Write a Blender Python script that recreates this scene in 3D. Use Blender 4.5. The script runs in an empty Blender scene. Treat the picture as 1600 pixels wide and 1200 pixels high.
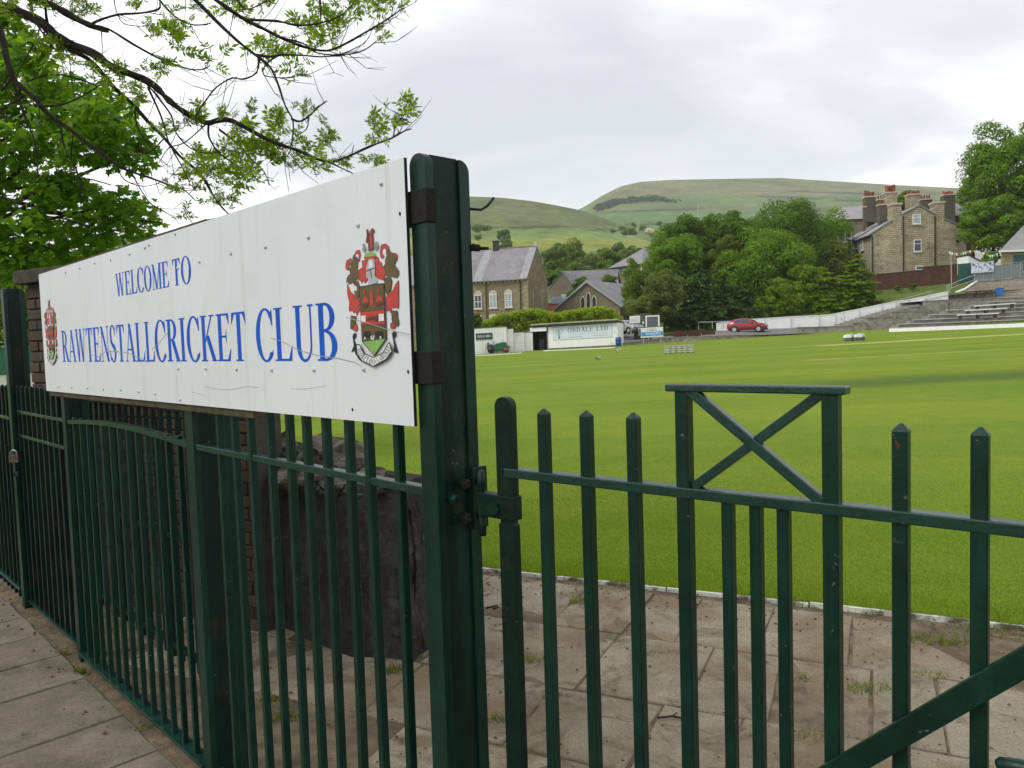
import bpy, bmesh, math, random
import numpy as np
from mathutils import Vector, Matrix
random.seed(7); rng = np.random.default_rng(7)
S = bpy.context.scene; COL = S.collection
# ------------------------------------------------------------------ camera
FPX = 1200.0; CH = 1.6                       # focal length in photo pixels, lens height
PITCH = math.atan(70/1200); ROLL = -math.atan(.032)
CM = Matrix.Rotation(math.pi/2-PITCH, 3, 'X') @ Matrix.Rotation(ROLL, 3, 'Z')
cam = bpy.data.cameras.new('camera'); cam.sensor_fit = 'HORIZONTAL'; cam.sensor_width = 36.0
cam.lens = 36.0*FPX/1600; cam.clip_start = .05; cam.clip_end = 9000
co = bpy.data.objects.new('camera', cam); COL.objects.link(co)
co.matrix_world = Matrix.Translation((0, 0, CH)) @ CM.to_4x4(); S.camera = co
# ------------------------------------------------------------------ overcast sky and a weak, wide sun
SUN = Vector((-.62, -.22, .75)).normalized()
W = bpy.data.worlds.new('World'); S.world = W; W.use_nodes = True
nt = W.node_tree; N = nt.nodes; L = nt.links; N.clear()
def wn(t, **k):
    n = N.new(t)
    for a, v in k.items(): setattr(n, a, v)
    return n
tc = wn('ShaderNodeTexCoord'); sep = wn('ShaderNodeSeparateXYZ'); L.new(tc.outputs['Generated'], sep.inputs[0])
def wm(op, a, b=None):
    n = wn('ShaderNodeMath', operation=op)
    for i, v in enumerate((a, b)):
        if v is None: continue
        if isinstance(v, (int, float)): n.inputs[i].default_value = v
        else: L.new(v, n.inputs[i])
    return n.outputs[0]
den = wm('ADD', wm('MAXIMUM', sep.outputs[2], 0.0), .22)
cb = wn('ShaderNodeCombineXYZ'); L.new(wm('DIVIDE', sep.outputs[0], den), cb.inputs[0]); L.new(wm('DIVIDE', sep.outputs[1], den), cb.inputs[1])
n1 = wn('ShaderNodeTexNoise'); n1.inputs['Scale'].default_value = 1.15; n1.inputs['Detail'].default_value = 4; n1.inputs['Roughness'].default_value = .5; n1.inputs['Distortion'].default_value = .35
mp = wn('ShaderNodeMapping'); mp.inputs['Location'].default_value = (2.1, 1.1, 0); mp.inputs['Scale'].default_value = (.75, 1.0, 1)
L.new(cb.outputs[0], mp.inputs[0]); L.new(mp.outputs[0], n1.inputs['Vector'])
cr = wn('ShaderNodeValToRGB'); e = cr.color_ramp.elements
e[0].position = .34; e[0].color = (.50, .51, .535, 1); e[1].position = .57; e[1].color = (.94, .94, .945, 1)
m_ = cr.color_ramp.elements.new(.46); m_.color = (.62, .628, .65, 1)
L.new(n1.outputs[0], cr.inputs[0])
sky = wn('ShaderNodeTexSky', sky_type='NISHITA'); sky.sun_disc = False
sky.sun_elevation = math.asin(SUN.z); sky.sun_rotation = math.atan2(SUN.x, SUN.y)
sky.dust_density = 2.0
sk = wn('ShaderNodeVectorMath', operation='SCALE'); sk.inputs[3].default_value = .10; L.new(sky.outputs[0], sk.inputs[0])
mx = wn('ShaderNodeMix', data_type='RGBA'); mx.inputs[0].default_value = .88
L.new(sk.outputs[0], mx.inputs[6]); L.new(cr.outputs[0], mx.inputs[7])
bg = wn('ShaderNodeBackground'); bg.inputs[1].default_value = 1.0; L.new(mx.outputs[2], bg.inputs[0])
wo = wn('ShaderNodeOutputWorld'); L.new(bg.outputs[0], wo.inputs[0])
sl = bpy.data.lights.new('sun', 'SUN'); sl.energy = 1.5; sl.angle = math.radians(22); sl.color = (1, .97, .92)
so = bpy.data.objects.new('sun', sl); COL.objects.link(so); so.location = (0, 0, 60)
so.rotation_euler = SUN.to_track_quat('Z', 'Y').to_euler()
S.view_settings.view_transform = 'Standard'; S.view_settings.look = 'None'; S.view_settings.gamma = 1
S.view_settings.use_curve_mapping = False; S.view_settings.exposure = 0.66
S.render.engine = 'CYCLES'; S.cycles.use_denoising = True; S.cycles.max_bounces = 6
S.cycles.transparent_max_bounces = 8; S.cycles.volume_bounces = 1
# ------------------------------------------------------------------ measuring: photo pixel + real distance -> point
def ray(x, y): return CM @ Vector(((x-800)/FPX, -(y-600)/FPX, -1))
CP = Vector((0, 0, CH))
def P(x, y, Y): d = ray(x, y); return CP + d*(Y/d.y)
G0 = -.12                                     # street and patio level
def gp(x, y, z=G0): d = ray(x, y); return CP + d*((z-CH)/d.z)
def zf(x, y):                                 # cricket field: a gently tilted plane
    return G0 + .0277*max(-60, min(x, 60)) + .0049*(y-4.5) - (.0277*2 if False else 0)
def fp(x, y):                                 # pixel -> point on the field
    d = ray(x, y); k = (G0-.0049*4.5-CH)/(d.z-.0277*d.x-.0049*d.y); return CP + d*k
# ------------------------------------------------------------------ object helpers
WO = {}
def tag(o, label=None, cat=None, group=None, kind=None):
    for k, v in (('label', label), ('category', cat), ('group', group), ('kind', kind)):
        if v: o[k] = v
    return o
def thing(name, loc, label=None, cat=None, group=None, kind=None):
    o = bpy.data.objects.new(name, None); COL.objects.link(o); o.empty_display_size = .2
    o.location = loc; WO[o] = Vector(loc); return tag(o, label, cat, group, kind)
def link(name, me, parent=None, origin=None):
    o = bpy.data.objects.new(name, me); COL.objects.link(o)
    if parent is not None:
        o.parent = parent; WO[o] = WO[parent]
    else:
        WO[o] = Vector(origin or (0, 0, 0)); o.location = WO[o]
    return o
def put(name, me, parent, loc, rot=(0, 0, 0), scale=(1, 1, 1)):   # shared mesh placed at a world point
    o = bpy.data.objects.new(name, me); COL.objects.link(o); o.parent = parent
    o.location = Vector(loc)-WO[parent]; o.rotation_euler = rot; o.scale = scale; WO[o] = Vector(loc); return o
class Fr:                                     # a frame on the ground: u along, v away (horizontal), z up
    def __init__(s, o, u):
        s.o = Vector((o[0], o[1], o[2] if len(o) > 2 else 0)); s.u = Vector((u[0], u[1], 0)).normalized(); s.v = Vector((-s.u.y, s.u.x, 0))
    def __call__(s, x, y, z): return s.o + s.u*x + s.v*y + Vector((0, 0, z))
    @property
    def ang(s): return math.atan2(s.u.y, s.u.x)
class MB:
    def __init__(s, fr=None): s.V = []; s.F = []; s.fr = fr or (lambda x, y, z: Vector((x, y, z)))
    def v(s, *p): s.V.append(s.fr(*p)); return len(s.V)-1
    def poly(s, pts): s.F.append([s.v(*p) for p in pts]); return s
    def box(s, x0, x1, y0, y1, z0, z1):
        i = [s.v(x, y, z) for z in (z0, z1) for x, y in ((x0, y0), (x1, y0), (x1, y1), (x0, y1))]
        s.F += [[i[k] for k in f] for f in ((3, 2, 1, 0), (4, 5, 6, 7), (0, 1, 5, 4), (1, 2, 6, 5), (2, 3, 7, 6), (3, 0, 4, 7))]; return s
    def prism(s, pts, a, b, ax='y'):          # polygon extruded along y (pts are x,z), x (pts y,z) or z (pts x,y)
        f = {'y': lambda p, t: (p[0], t, p[1]), 'x': lambda p, t: (t, p[0], p[1]), 'z': lambda p, t: (p[0], p[1], t)}[ax]
        A = [s.v(*f(p, a)) for p in pts]; B = [s.v(*f(p, b)) for p in pts]; n = len(pts)
        s.F += [A[::-1], B] + [[A[k], A[(k+1) % n], B[(k+1) % n], B[k]] for k in range(n)]; return s
    def tube(s, pts, rad, n=6, cap=True):
        pts = [Vector(p) for p in pts]
        if not hasattr(rad, '__len__'): rad = [rad]*len(pts)
        rings = []; up = Vector((.13, .21, .97))
        for k, p in enumerate(pts):
            t = (pts[min(k+1, len(pts)-1)]-pts[max(k-1, 0)]).normalized()
            a = t.cross(up)
            if a.length < .15: a = t.cross(Vector((1, 0, 0)))
            a.normalize(); b = t.cross(a)
            rings.append([s.v(*(p+(a*math.cos(q)+b*math.sin(q))*rad[k])) for q in [2*math.pi*j/n for j in range(n)]])
        for A, B in zip(rings, rings[1:]):
            s.F += [[A[j], A[(j+1) % n], B[(j+1) % n], B[j]] for j in range(n)]
        if cap: s.F += [rings[0][::-1], rings[-1]]
        return s
    def bar(s, a, b, w, h, up=(0, 0, 1)):     # rectangular bar between two points
        a = Vector(a); b = Vector(b); t = (b-a).normalized(); u = Vector(up); x = t.cross(u).normalized()*w/2; y = x.cross(t).normalized()*h/2
        A = [s.v(*(a+q)) for q in (x+y, -x+y, -x-y, x-y)]; B = [s.v(*(b+q)) for q in (x+y, -x+y, -x-y, x-y)]
        s.F += [A[::-1], B] + [[A[k], A[(k+1) % 4], B[(k+1) % 4], B[k]] for k in range(4)]; return s
    def cyl(s, a, b, r, n=12): return s.tube([a, b], r, n)
    def mesh(s, name, mat, smooth=False, org=(0, 0, 0)):
        me = bpy.data.meshes.new(name); o = Vector(org); me.from_pydata([v-o for v in s.V], [], s.F)
        if mat is not None: me.materials.append(mat)
        if smooth: me.polygons.foreach_set('use_smooth', [True]*len(me.polygons))
        me.update(); return me
    def build(s, name, mat, parent=None, smooth=False, bevel=0, origin=None):
        if parent is not None: origin = WO[parent]
        origin = Vector(origin if origin is not None else (0, 0, 0))
        me = s.mesh(name, mat, smooth, origin)
        bm = bmesh.new(); bm.from_mesh(me)
        bmesh.ops.recalc_face_normals(bm, faces=bm.faces)
        if bevel: bmesh.ops.bevel(bm, geom=bm.edges[:], offset=bevel, segments=2, affect='EDGES', profile=.6, clamp_overlap=True)
        bm.to_mesh(me); bm.free(); me.update()
        return link(name, me, parent, origin)
def quads(name, V, mat, parent, k=4, origin=None):     # V (n,k,3) -> one mesh of n k-gons
    n = len(V); o = np.array(WO[parent] if parent is not None else (origin or (0, 0, 0)))
    me = bpy.data.meshes.new(name); me.vertices.add(n*k); me.vertices.foreach_set('co', (V.reshape(-1, 3)-o).astype(np.float32).ravel())
    me.loops.add(n*k); me.loops.foreach_set('vertex_index', np.arange(n*k, dtype=np.int32))
    me.polygons.add(n); me.polygons.foreach_set('loop_start', np.arange(0, n*k, k, dtype=np.int32))
    me.update(calc_edges=True); me.validate(); me.materials.append(mat)
    return link(name, me, parent, None if parent is not None else tuple(o))
# ------------------------------------------------------------------ materials
MT = {}
def mnodes(name):
    m = bpy.data.materials.new(name); m.use_nodes = True; t = m.node_tree; b = t.nodes['Principled BSDF']; MT[name] = m; return m, t, b
def nd(t, ty, ins=None, **k):
    n = t.nodes.new(ty)
    for a, v in k.items(): setattr(n, a, v)
    for a, v in (ins or {}).items():
        if hasattr(v, 'is_output'): t.links.new(v, n.inputs[a])
        else: n.inputs[a].default_value = v
    return n
def c4(c): return (c[0], c[1], c[2], 1)
def noise(t, vec, scale, detail=4, rough=.55, dist=0):
    return nd(t, 'ShaderNodeTexNoise', {'Vector': vec, 'Scale': scale, 'Detail': detail, 'Roughness': rough, 'Distortion': dist}).outputs[0]
def ramp(t, fac, stops):
    n = nd(t, 'ShaderNodeValToRGB', {0: fac}); e = n.color_ramp.elements
    e[0].position, e[0].color = stops[0][0], c4(stops[0][1]); e[1].position, e[1].color = stops[-1][0], c4(stops[-1][1])
    for p, c in stops[1:-1]: e.new(p).color = c4(c)
    return n.outputs[0]
def mixc(t, fac, a, b, blend='MIX'):
    n = nd(t, 'ShaderNodeMix', data_type='RGBA', blend_type=blend)
    for i, v in ((0, fac), (6, a), (7, b)):
        if hasattr(v, 'is_output'): t.links.new(v, n.inputs[i])
        elif i == 0: n.inputs[0].default_value = v
        else: n.inputs[i].default_value = c4(v)
    return n.outputs[2]
def pos(t): return nd(t, 'ShaderNodeNewGeometry').outputs['Position']
def bump(t, b, h, s=.3, d=.01):
    n = nd(t, 'ShaderNodeBump', {'Height': h, 'Strength': s, 'Distance': d}); t.links.new(n.outputs[0], b.inputs['Normal'])
def paint(name, c, rough=.5, var=.25, scale=8, bs=.12, bd=.004, spec=.5, metal=0, dirt=None, dsc=3, damt=(.5, .7), rnd=0):
    m, t, b = mnodes(name); p = pos(t)
    n = noise(t, p, scale, 5); lo = [x*(1-var) for x in c]; hi = [min(1, x*(1+var)) for x in c]
    col = ramp(t, n, [(.3, lo), (.7, hi)])
    if dirt:
        d = noise(t, p, dsc, 6, .65, .4); f = nd(t, 'ShaderNodeMapRange', {0: d, 1: damt[0], 2: damt[1]}).outputs[0]
        col = mixc(t, f, col, dirt)
    if name.endswith('green_gloss_paint') or name.endswith('green_paint'):
        ch = nd(t, 'ShaderNodeMapRange', {0: noise(t, p, 75, 3, .6), 1: .665, 2: .70}).outputs[0]
        msk = nd(t, 'ShaderNodeMapRange', {0: noise(t, p, 6, 3), 1: .5, 2: .62}).outputs[0]
        col = mixc(t, nd(t, 'ShaderNodeMath', {0: ch, 1: msk}, operation='MULTIPLY').outputs[0], col, ramp(t, noise(t, p, 11, 2), [(.45, (.085, .03, .015)), (.55, (.10, .14, .13))]))
        fd = nd(t, 'ShaderNodeMapRange', {0: noise(t, nd(t, 'ShaderNodeMapping', {'Vector': p, 'Scale': (14, 14, 1.2)}).outputs[0], 1, 5, .65), 1: .52, 2: .75, 4: .45}).outputs[0]
        col = mixc(t, fd, col, (.011, .052, .038))
    if rnd:
        oi = nd(t, 'ShaderNodeObjectInfo').outputs['Random']; f = nd(t, 'ShaderNodeMapRange', {0: oi, 3: 1-rnd, 4: 1+rnd}).outputs[0]
        cc = nd(t, 'ShaderNodeVectorMath', {0: col}, operation='SCALE'); t.links.new(f, cc.inputs[3]); col = cc.outputs[0]
    t.links.new(col, b.inputs['Base Color']); b.inputs['Roughness'].default_value = rough; b.inputs['Specular IOR Level'].default_value = spec
    b.inputs['Metallic'].default_value = metal
    if bs: bump(t, b, noise(t, p, scale*6, 4), bs, bd)
    return m
def coursed(name, u, c1, c2, mort, w, h, msize=.012, rough=.85, stain=None, off=.5, bs=.5):
    m, t, b = mnodes(name); p = pos(t)
    s = nd(t, 'ShaderNodeSeparateXYZ', {0: p}).outputs
    d = nd(t, 'ShaderNodeVectorMath', {0: p, 1: (u[0], u[1], 0)}, operation='DOT_PRODUCT').outputs['Value']
    cx = nd(t, 'ShaderNodeCombineXYZ', {0: d, 1: s[2]}).outputs[0]
    br = nd(t, 'ShaderNodeTexBrick', {'Vector': cx, 'Color1': c4(c1), 'Color2': c4(c2), 'Mortar': c4(mort), 'Scale': 1, 'Mortar Size': msize, 'Mortar Smooth': .3, 'Bias': 0, 'Brick Width': w, 'Row Height': h}, offset=off)
    n = noise(t, p, .35, 5, .6); col = mixc(t, .35, br.outputs[0], ramp(t, n, [(.3, [x*.55 for x in c1]), (.7, [min(1, x*1.25) for x in c2])]))
    if stain:
        f = nd(t, 'ShaderNodeMapRange', {0: noise(t, p, .8, 6, .65, .5), 1: .52, 2: .75}).outputs[0]; col = mixc(t, f, col, stain)
    col = mixc(t, .25, col, ramp(t, noise(t, p, 9, 3), [(.3, (.3, .3, .3)), (.7, (1, 1, 1))]), 'MULTIPLY')
    t.links.new(col, b.inputs['Base Color']); b.inputs['Roughness'].default_value = rough; b.inputs['Specular IOR Level'].default_value = .25
    bump(t, b, br.outputs[1], -bs, .02); return m
def leafmat(name, c, hue=.35, trans=.35, rough=.5, c2=None, scale=1.2):
    m, t, b = mnodes(name); g = nd(t, 'ShaderNodeNewGeometry')
    r = g.outputs['Random Per Island']; lo = (c[0]*(1-hue)*.8, c[1]*(1-hue), c[2]*(1-hue)); hi = c2 or (c[0]*(1+hue)*1.25, c[1]*(1+hue*.8), c[2]*(1+hue*.3))
    col = ramp(t, r, [(0, lo), (.5, c), (1, hi)])
    col = mixc(t, .3, col, ramp(t, noise(t, g.outputs['Position'], scale, 3), [(.3, lo), (.7, hi)]))
    t.links.new(col, b.inputs['Base Color']); b.inputs['Roughness'].default_value = rough; b.inputs['Specular IOR Level'].default_value = .10
    tr = nd(t, 'ShaderNodeBsdfTranslucent', {0: mixc(t, .0, col, (1, 1, 1))}); br = nd(t, 'ShaderNodeVectorMath', {0: col, 1: (1.6, 1.6, .5)}, operation='MULTIPLY'); t.links.new(br.outputs[0], tr.inputs[0])
    ms = nd(t, 'ShaderNodeMixShader', {0: trans, 1: b.outputs[0], 2: tr.outputs[0]})
    t.links.new(ms.outputs[0], t.nodes['Material Output'].inputs[0]); return m
M_green = paint('green_gloss_paint', (.0030, .0235, .0155), .36, .3, 14, .25, .003, .28, 0, (.035, .022, .014), 9, (.66, .78))
M_rail = paint('rail_green_paint', (.0040, .031, .022), .27, .3, 14, .3, .003, .62, 0, (.035, .022, .014), 9, (.66, .78))
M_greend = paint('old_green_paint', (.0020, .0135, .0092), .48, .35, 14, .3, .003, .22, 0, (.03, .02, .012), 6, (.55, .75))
M_rust = paint('rusty_iron', (.010, .0085, .0075), .8, .4, 25, .5, .004, .3)
M_iron = paint('dark_iron', (.012, .014, .013), .55, .4, 30, .3, .003, .4)
M_sign = paint('white_sign_panel', (.70, .715, .735), .38, .035, 1.5, .02, .002, .4, 0, (.61, .62, .63), 1.3, (.55, .8))
t = M_sign.node_tree; b = t.nodes['Principled BSDF']; src = b.inputs['Base Color'].links[0].from_socket; p = pos(t)
st_ = noise(t, nd(t, 'ShaderNodeMapping', {'Vector': p, 'Scale': (9, 9, .35)}).outputs[0], 1.6, 6, .7)
c = mixc(t, nd(t, 'ShaderNodeMapRange', {0: st_, 1: .56, 2: .74}).outputs[0], src, (.54, .545, .54)); t.links.new(c, b.inputs['Base Color'])
M_wood = paint('mossy_timber', (.075, .065, .035), .9, .45, 20, .5, .006, .2)
M_blue = paint('blue_lettering', (.004, .095, .52), .5, .12, 4, 0, 0, .12, 0, (.03, .10, .42), 2.2, (.6, .8))
M_white = paint('white_paint', (.74, .74, .72), .7, .06, 3, .1, .004, .3, 0, (.45, .45, .41), 2.2, (.58, .85))
M_whitew = paint('white_render', (.78, .78, .76), .75, .05, 2, .15, .006, .3, 0, (.42, .42, .38), 1.1, (.6, .85))
M_conc = paint('concrete', (.26, .245, .20), .9, .3, 2.5, .4, .01, .2, 0, (.10, .095, .075), 1.4, (.5, .72))
M_concg = paint('grey_concrete', (.25, .245, .235), .9, .25, 1.2, .3, .01, .2, 0, (.12, .12, .11), 1.1, (.5, .75))
M_asph = paint('grey_tarmac', (.15, .148, .14), .95, .2, 6, .3, .005, .2)
M_alu = paint('grey_metal', (.36, .37, .38), .45, .15, 6, .05, .002, .5, .3)
M_galv = paint('galvanised_rail', (.33, .36, .37), .5, .15, 6, .05, .002, .5, .3)
M_glass = paint('window_glass', (.03, .035, .04), .08, .3, 1, 0, 0, .7)
M_curt = paint('net_curtain_window', (.33, .35, .37), .25, .25, 2, 0, 0, .6)
M_upvc = paint('white_window_frame', (.75, .75, .74), .5, .05, 3, 0, 0, .4)
M_lint = paint('pale_stone_dressing', (.46, .42, .32), .9, .2, 2, .2, .01, .2)
M_pot = paint('terracotta_pot', (.21, .062, .04), .85, .3, 4, .1, .01, .2, rnd=.25)
M_black = paint('black_plastic', (.012, .012, .013), .55, .3, 10, 0, 0, .4)
M_bark = paint('bark', (.036, .031, .026), .95, .5, 12, .7, .01, .1, 0, (.07, .075, .045), 5, (.55, .75))
M_barkd = paint('dark_bark', (.03, .026, .021), .95, .5, 6, .6, .02, .1)
M_soil = paint('dirt', (.145, .115, .078), 1, .4, 9, .7, .015, .1, 0, (.085, .064, .042), 3, (.45, .7))
M_sten = paint('black_gutter', (.02, .02, .02), .5, .2, 3, 0, 0, .4)
def attrmat(name, rough=.95, bscale=.05, bs=.4, bd=2, tint=None):
    m, t, b = mnodes(name); a = nd(t, 'ShaderNodeVertexColor'); p = pos(t)
    n = noise(t, p, bscale, 6, .6); n2 = noise(t, p, bscale*7, 4, .6)
    c = mixc(t, .75, a.outputs[0], ramp(t, n, [(.3, (.5, .5, .48)), (.5, (1, 1, 1)), (.72, (1, 1, 1))]), 'MULTIPLY')
    c = mixc(t, .75, c, ramp(t, n2, [(.32, (.5, .54, .5)), (.6, (1, 1, 1))]), 'MULTIPLY')
    t.links.new(c, b.inputs['Base Color']); b.inputs['Roughness'].default_value = rough; b.inputs['Specular IOR Level'].default_value = .1
    bump(t, b, n2, bs, bd); return m
# ================================================================== SETTING: field, patio, pavement, ground
def sm(a, b, x): t = max(0, min(1, (x-a)/(b-a))); return t*t*(3-2*t)
def interp(tab, x):
    if x <= tab[0][0]: return tab[0][1]
    for (a, p), (b, q) in zip(tab, tab[1:]):
        if x <= b: return p+(q-p)*(x-a)/(b-a)
    return tab[-1][1]
def zf(x, y):
    return G0 + .0277*max(-60, min(x, 60))*max(0, min(1, (y-3)/14)) + .0049*max(0, y-4.5) - .012
def yk(x): return 5.552-.467*x                 # kerb line between patio and field
KD = Vector((.906, -.423, 0)); KN = Vector((.423, .906, 0))
def grid(name, xs, f, mat, kind='structure', colf=None, smooth=True):
    nx = len(xs); rows = len(f(xs[0])); V = [p for x in xs for p in f(x)]
    F = [[i*rows+j, (i+1)*rows+j, (i+1)*rows+j+1, i*rows+j+1] for i in range(nx-1) for j in range(rows-1)]
    me = bpy.data.meshes.new(name); me.from_pydata(V, [], F); me.materials.append(mat)
    if smooth: me.polygons.foreach_set('use_smooth', [True]*len(F))
    if colf:
        ca = me.color_attributes.new('Col', 'FLOAT_COLOR', 'POINT')
        ca.data.foreach_set('color', [q for v in V for q in (*colf(v), 1)])
    me.update(); bm = bmesh.new(); bm.from_mesh(me); bmesh.ops.recalc_face_normals(bm, faces=bm.faces)
    bm.faces.ensure_lookup_table()
    if sum(fc.normal.z for fc in bm.faces) < 0: bmesh.ops.reverse_faces(bm, faces=bm.faces)
    bm.to_mesh(me); bm.free()
    return tag(link(name, me), kind=kind)
# mown turf: bands run across the view, plus worn strips of the square
m, t, b = mnodes('mown_turf'); p = pos(t); M_turf = m
mpg = nd(t, 'ShaderNodeMapping', {'Vector': p, 'Rotation': (0, 0, .06), 'Scale': (.03, .42, 1)}).outputs[0]
band = noise(t, mpg, 1.0, 3, .5, .2); blot = noise(t, p, .22, 5, .6); fine = noise(t, p, 38, 4, .7); mid = noise(t, p, 2.6, 5, .65)
wv = nd(t, 'ShaderNodeTexWave', {'Vector': nd(t, 'ShaderNodeMapping', {'Vector': p, 'Rotation': (0, 0, .10)}).outputs[0], 'Scale': .055, 'Distortion': .6, 'Detail': 2}, bands_direction='Y').outputs['Fac']
c = ramp(t, band, [(.3, (.108, .170, .024)), (.52, (.150, .205, .030)), (.72, (.205, .240, .045))])
c = mixc(t, .42, c, ramp(t, wv, [(.42, (.10, .172, .022)), (.58, (.20, .245, .045))]))
c = mixc(t, .38, c, ramp(t, mid, [(.3, (.085, .145, .018)), (.7, (.20, .235, .045))]))
c = mixc(t, .25, c, ramp(t, blot, [(.35, (.09, .16, .02)), (.65, (.23, .235, .055))]))
c = nd(t, 'ShaderNodeVectorMath', {0: c, 1: (1.03, 1.08, .70)}, operation='MULTIPLY').outputs[0]
c = mixc(t, .6, c, ramp(t, fine, [(.25, (.38, .45, .35)), (.6, (1, 1, 1))]), 'MULTIPLY')
def boxmask(x0, x1, y0, y1, soft):            # worn / re-seeded strips with a place of their own on the ground
    r = nd(t, 'ShaderNodeMapping', {'Vector': p, 'Rotation': (0, 0, .045)}).outputs[0]; s_ = nd(t, 'ShaderNodeSeparateXYZ', {0: nd(t, 'ShaderNodeVectorMath', {0: r, 1: nd(t, 'ShaderNodeVectorMath', {0: nd(t, 'ShaderNodeTexNoise', {'Vector': p, 'Scale': .5}).outputs[1], 3: 1.2}, operation='SCALE').outputs[0]}, operation='ADD').outputs[0]}).outputs
    def edge(v, a, sgn): return nd(t, 'ShaderNodeMapRange', {0: v, 1: a, 2: a+sgn*soft}).outputs[0]
    f = edge(s_[0], x0, 1)
    for q in (edge(s_[0], x1, -1), edge(s_[1], y0, 1), edge(s_[1], y1, -1)): f = nd(t, 'ShaderNodeMath', {0: f, 1: q}, operation='MULTIPLY').outputs[0]
    return f
c = mixc(t, nd(t, 'ShaderNodeMath', {0: boxmask(6.5, 60, 18.2, 22.8, 1.8), 1: .85}, operation='MULTIPLY').outputs[0], c, (.065, .105, .022))
c = mixc(t, nd(t, 'ShaderNodeMath', {0: boxmask(17, 70, 47.0, 49.6, .5), 1: .6}, operation='MULTIPLY').outputs[0], c, (.36, .36, .13))
c = mixc(t, nd(t, 'ShaderNodeMath', {0: boxmask(11, 70, 32.0, 33.4, .5), 1: .35}, operation='MULTIPLY').outputs[0], c, (.30, .32, .10))
t.links.new(c, b.inputs['Base Color']); b.inputs['Roughness'].default_value = .9; b.inputs['Specular IOR Level'].default_value = .04
bump(t, b, fine, .5, .02)
xs = list(np.concatenate([np.linspace(-70, -8, 14), np.linspace(-7, 8, 46), np.linspace(9, 75, 24)]))
def fcol(x):
    y0 = yk(x); return [(x, y0+(96-y0)*tt**2.2, zf(x, y0+(96-y0)*tt**2.2)) for tt in np.linspace(0, 1, 60)]
grid('cricket_field', xs, fcol, M_turf)
# wide ground sheet under and beyond everything
M_gnd = paint('rough_ground', (.07, .095, .03), 1, .4, .4, .4, .05, .1)
ys = [-80, -20, 0, 4, 10, 30, 60, 94, 98, 110, 140, 200, 320, 600, 1200, 2600, 5200]
def gz(x, y):
    if y < 95: return zf(x, y)-.30
    return 1.0+max(-1, min(2, x*.02))-.002*min(y-95, 300)
grid('ground', [-4000, -2000, -900, -300, -120, -60, -30, -12, -4, 0, 4, 12, 30, 60, 120, 300, 900, 2000, 4000], lambda x: [(x, y, gz(x, y)) for y in ys], M_gnd)
# patio of worn flags inside the railings: dirt bed + single flags
m, t, b = mnodes('worn_flagstone'); p = pos(t); M_flag = m
oi = nd(t, 'ShaderNodeObjectInfo').outputs['Random']
c = ramp(t, noise(t, p, 5, 8, .68), [(.25, (.14, .122, .092)), (.5, (.225, .198, .152)), (.75, (.32, .285, .225))])
c = mixc(t, .3, c, ramp(t, oi, [(0, (.165, .142, .105)), (.5, (.235, .205, .155)), (1, (.275, .25, .205))]))
c = mixc(t, nd(t, 'ShaderNodeMapRange', {0: noise(t, p, 1.1, 6, .65, .6), 1: .44, 2: .58}).outputs[0], c, (.165, .125, .08))
c = mixc(t, nd(t, 'ShaderNodeMapRange', {0: noise(t, p, 26, 5, .7), 1: .62, 2: .74}).outputs[0], c, (.085, .068, .046))
c = mixc(t, nd(t, 'ShaderNodeMapRange', {0: noise(t, p, 1.9, 6, .7), 1: .66, 2: .78}).outputs[0], c, (.09, .105, .04))
t.links.new(c, b.inputs['Base Color']); b.inputs['Roughness'].default_value = .88; b.inputs['Specular IOR Level'].default_value = .25
def cracks(t, p, c, dark, sc=1.25, thr=.016):
    w_ = nd(t, 'ShaderNodeVectorMath', {0: p, 1: nd(t, 'ShaderNodeVectorMath', {0: nd(t, 'ShaderNodeTexNoise', {'Vector': p, 'Scale': 4.0, 'Detail': 4}).outputs[1], 3: .22}, operation='SCALE').outputs[0]}, operation='ADD').outputs[0]
    vo = nd(t, 'ShaderNodeTexVoronoi', {'Vector': w_, 'Scale': sc}, feature='DISTANCE_TO_EDGE').outputs['Distance']
    f = nd(t, 'ShaderNodeMath', {0: nd(t, 'ShaderNodeMapRange', {0: vo, 1: thr, 2: thr*.3}).outputs[0], 1: nd(t, 'ShaderNodeMapRange', {0: noise(t, p, 1.7, 3), 1: .47, 2: .56}).outputs[0]}, operation='MULTIPLY').outputs[0]
    return mixc(t, f, c, dark)
c = nd(t, 'ShaderNodeVectorMath', {0: cracks(t, p, c, (.12, .10, .07), .8, .005), 1: (1.06, 1.06, 1.0)}, operation='MULTIPLY').outputs[0]
c = mixc(t, .7, c, ramp(t, noise(t, p, 120, 3, .75), [(.32, (.45, .43, .40)), (.5, (1, 1, 1)), (.72, (1.35, 1.35, 1.32))]), 'MULTIPLY'); c = mixc(t, nd(t, 'ShaderNodeMapRange', {0: noise(t, p, 2.3, 8, .72, 1.0), 1: .5, 2: .6}).outputs[0], c, ramp(t, noise(t, p, 22, 6, .7), [(.3, (.085, .064, .042)), (.6, (.165, .13, .088))])); t.links.new(c, b.inputs['Base Color'])
bump(t, b, noise(t, p, 45, 7, .7), .55, .012)
patio = MB(); pts = [(-4.2, yk(-4.2)), (7, yk(7)), (9.5, -2.5), (2, -3.2), (-.02, 1.75), (-4.9, 6.75)]
patio.poly([(x, y, G0-.010) for x, y in pts]); patio = patio.build('patio', M_soil); tag(patio, kind='structure')
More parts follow.
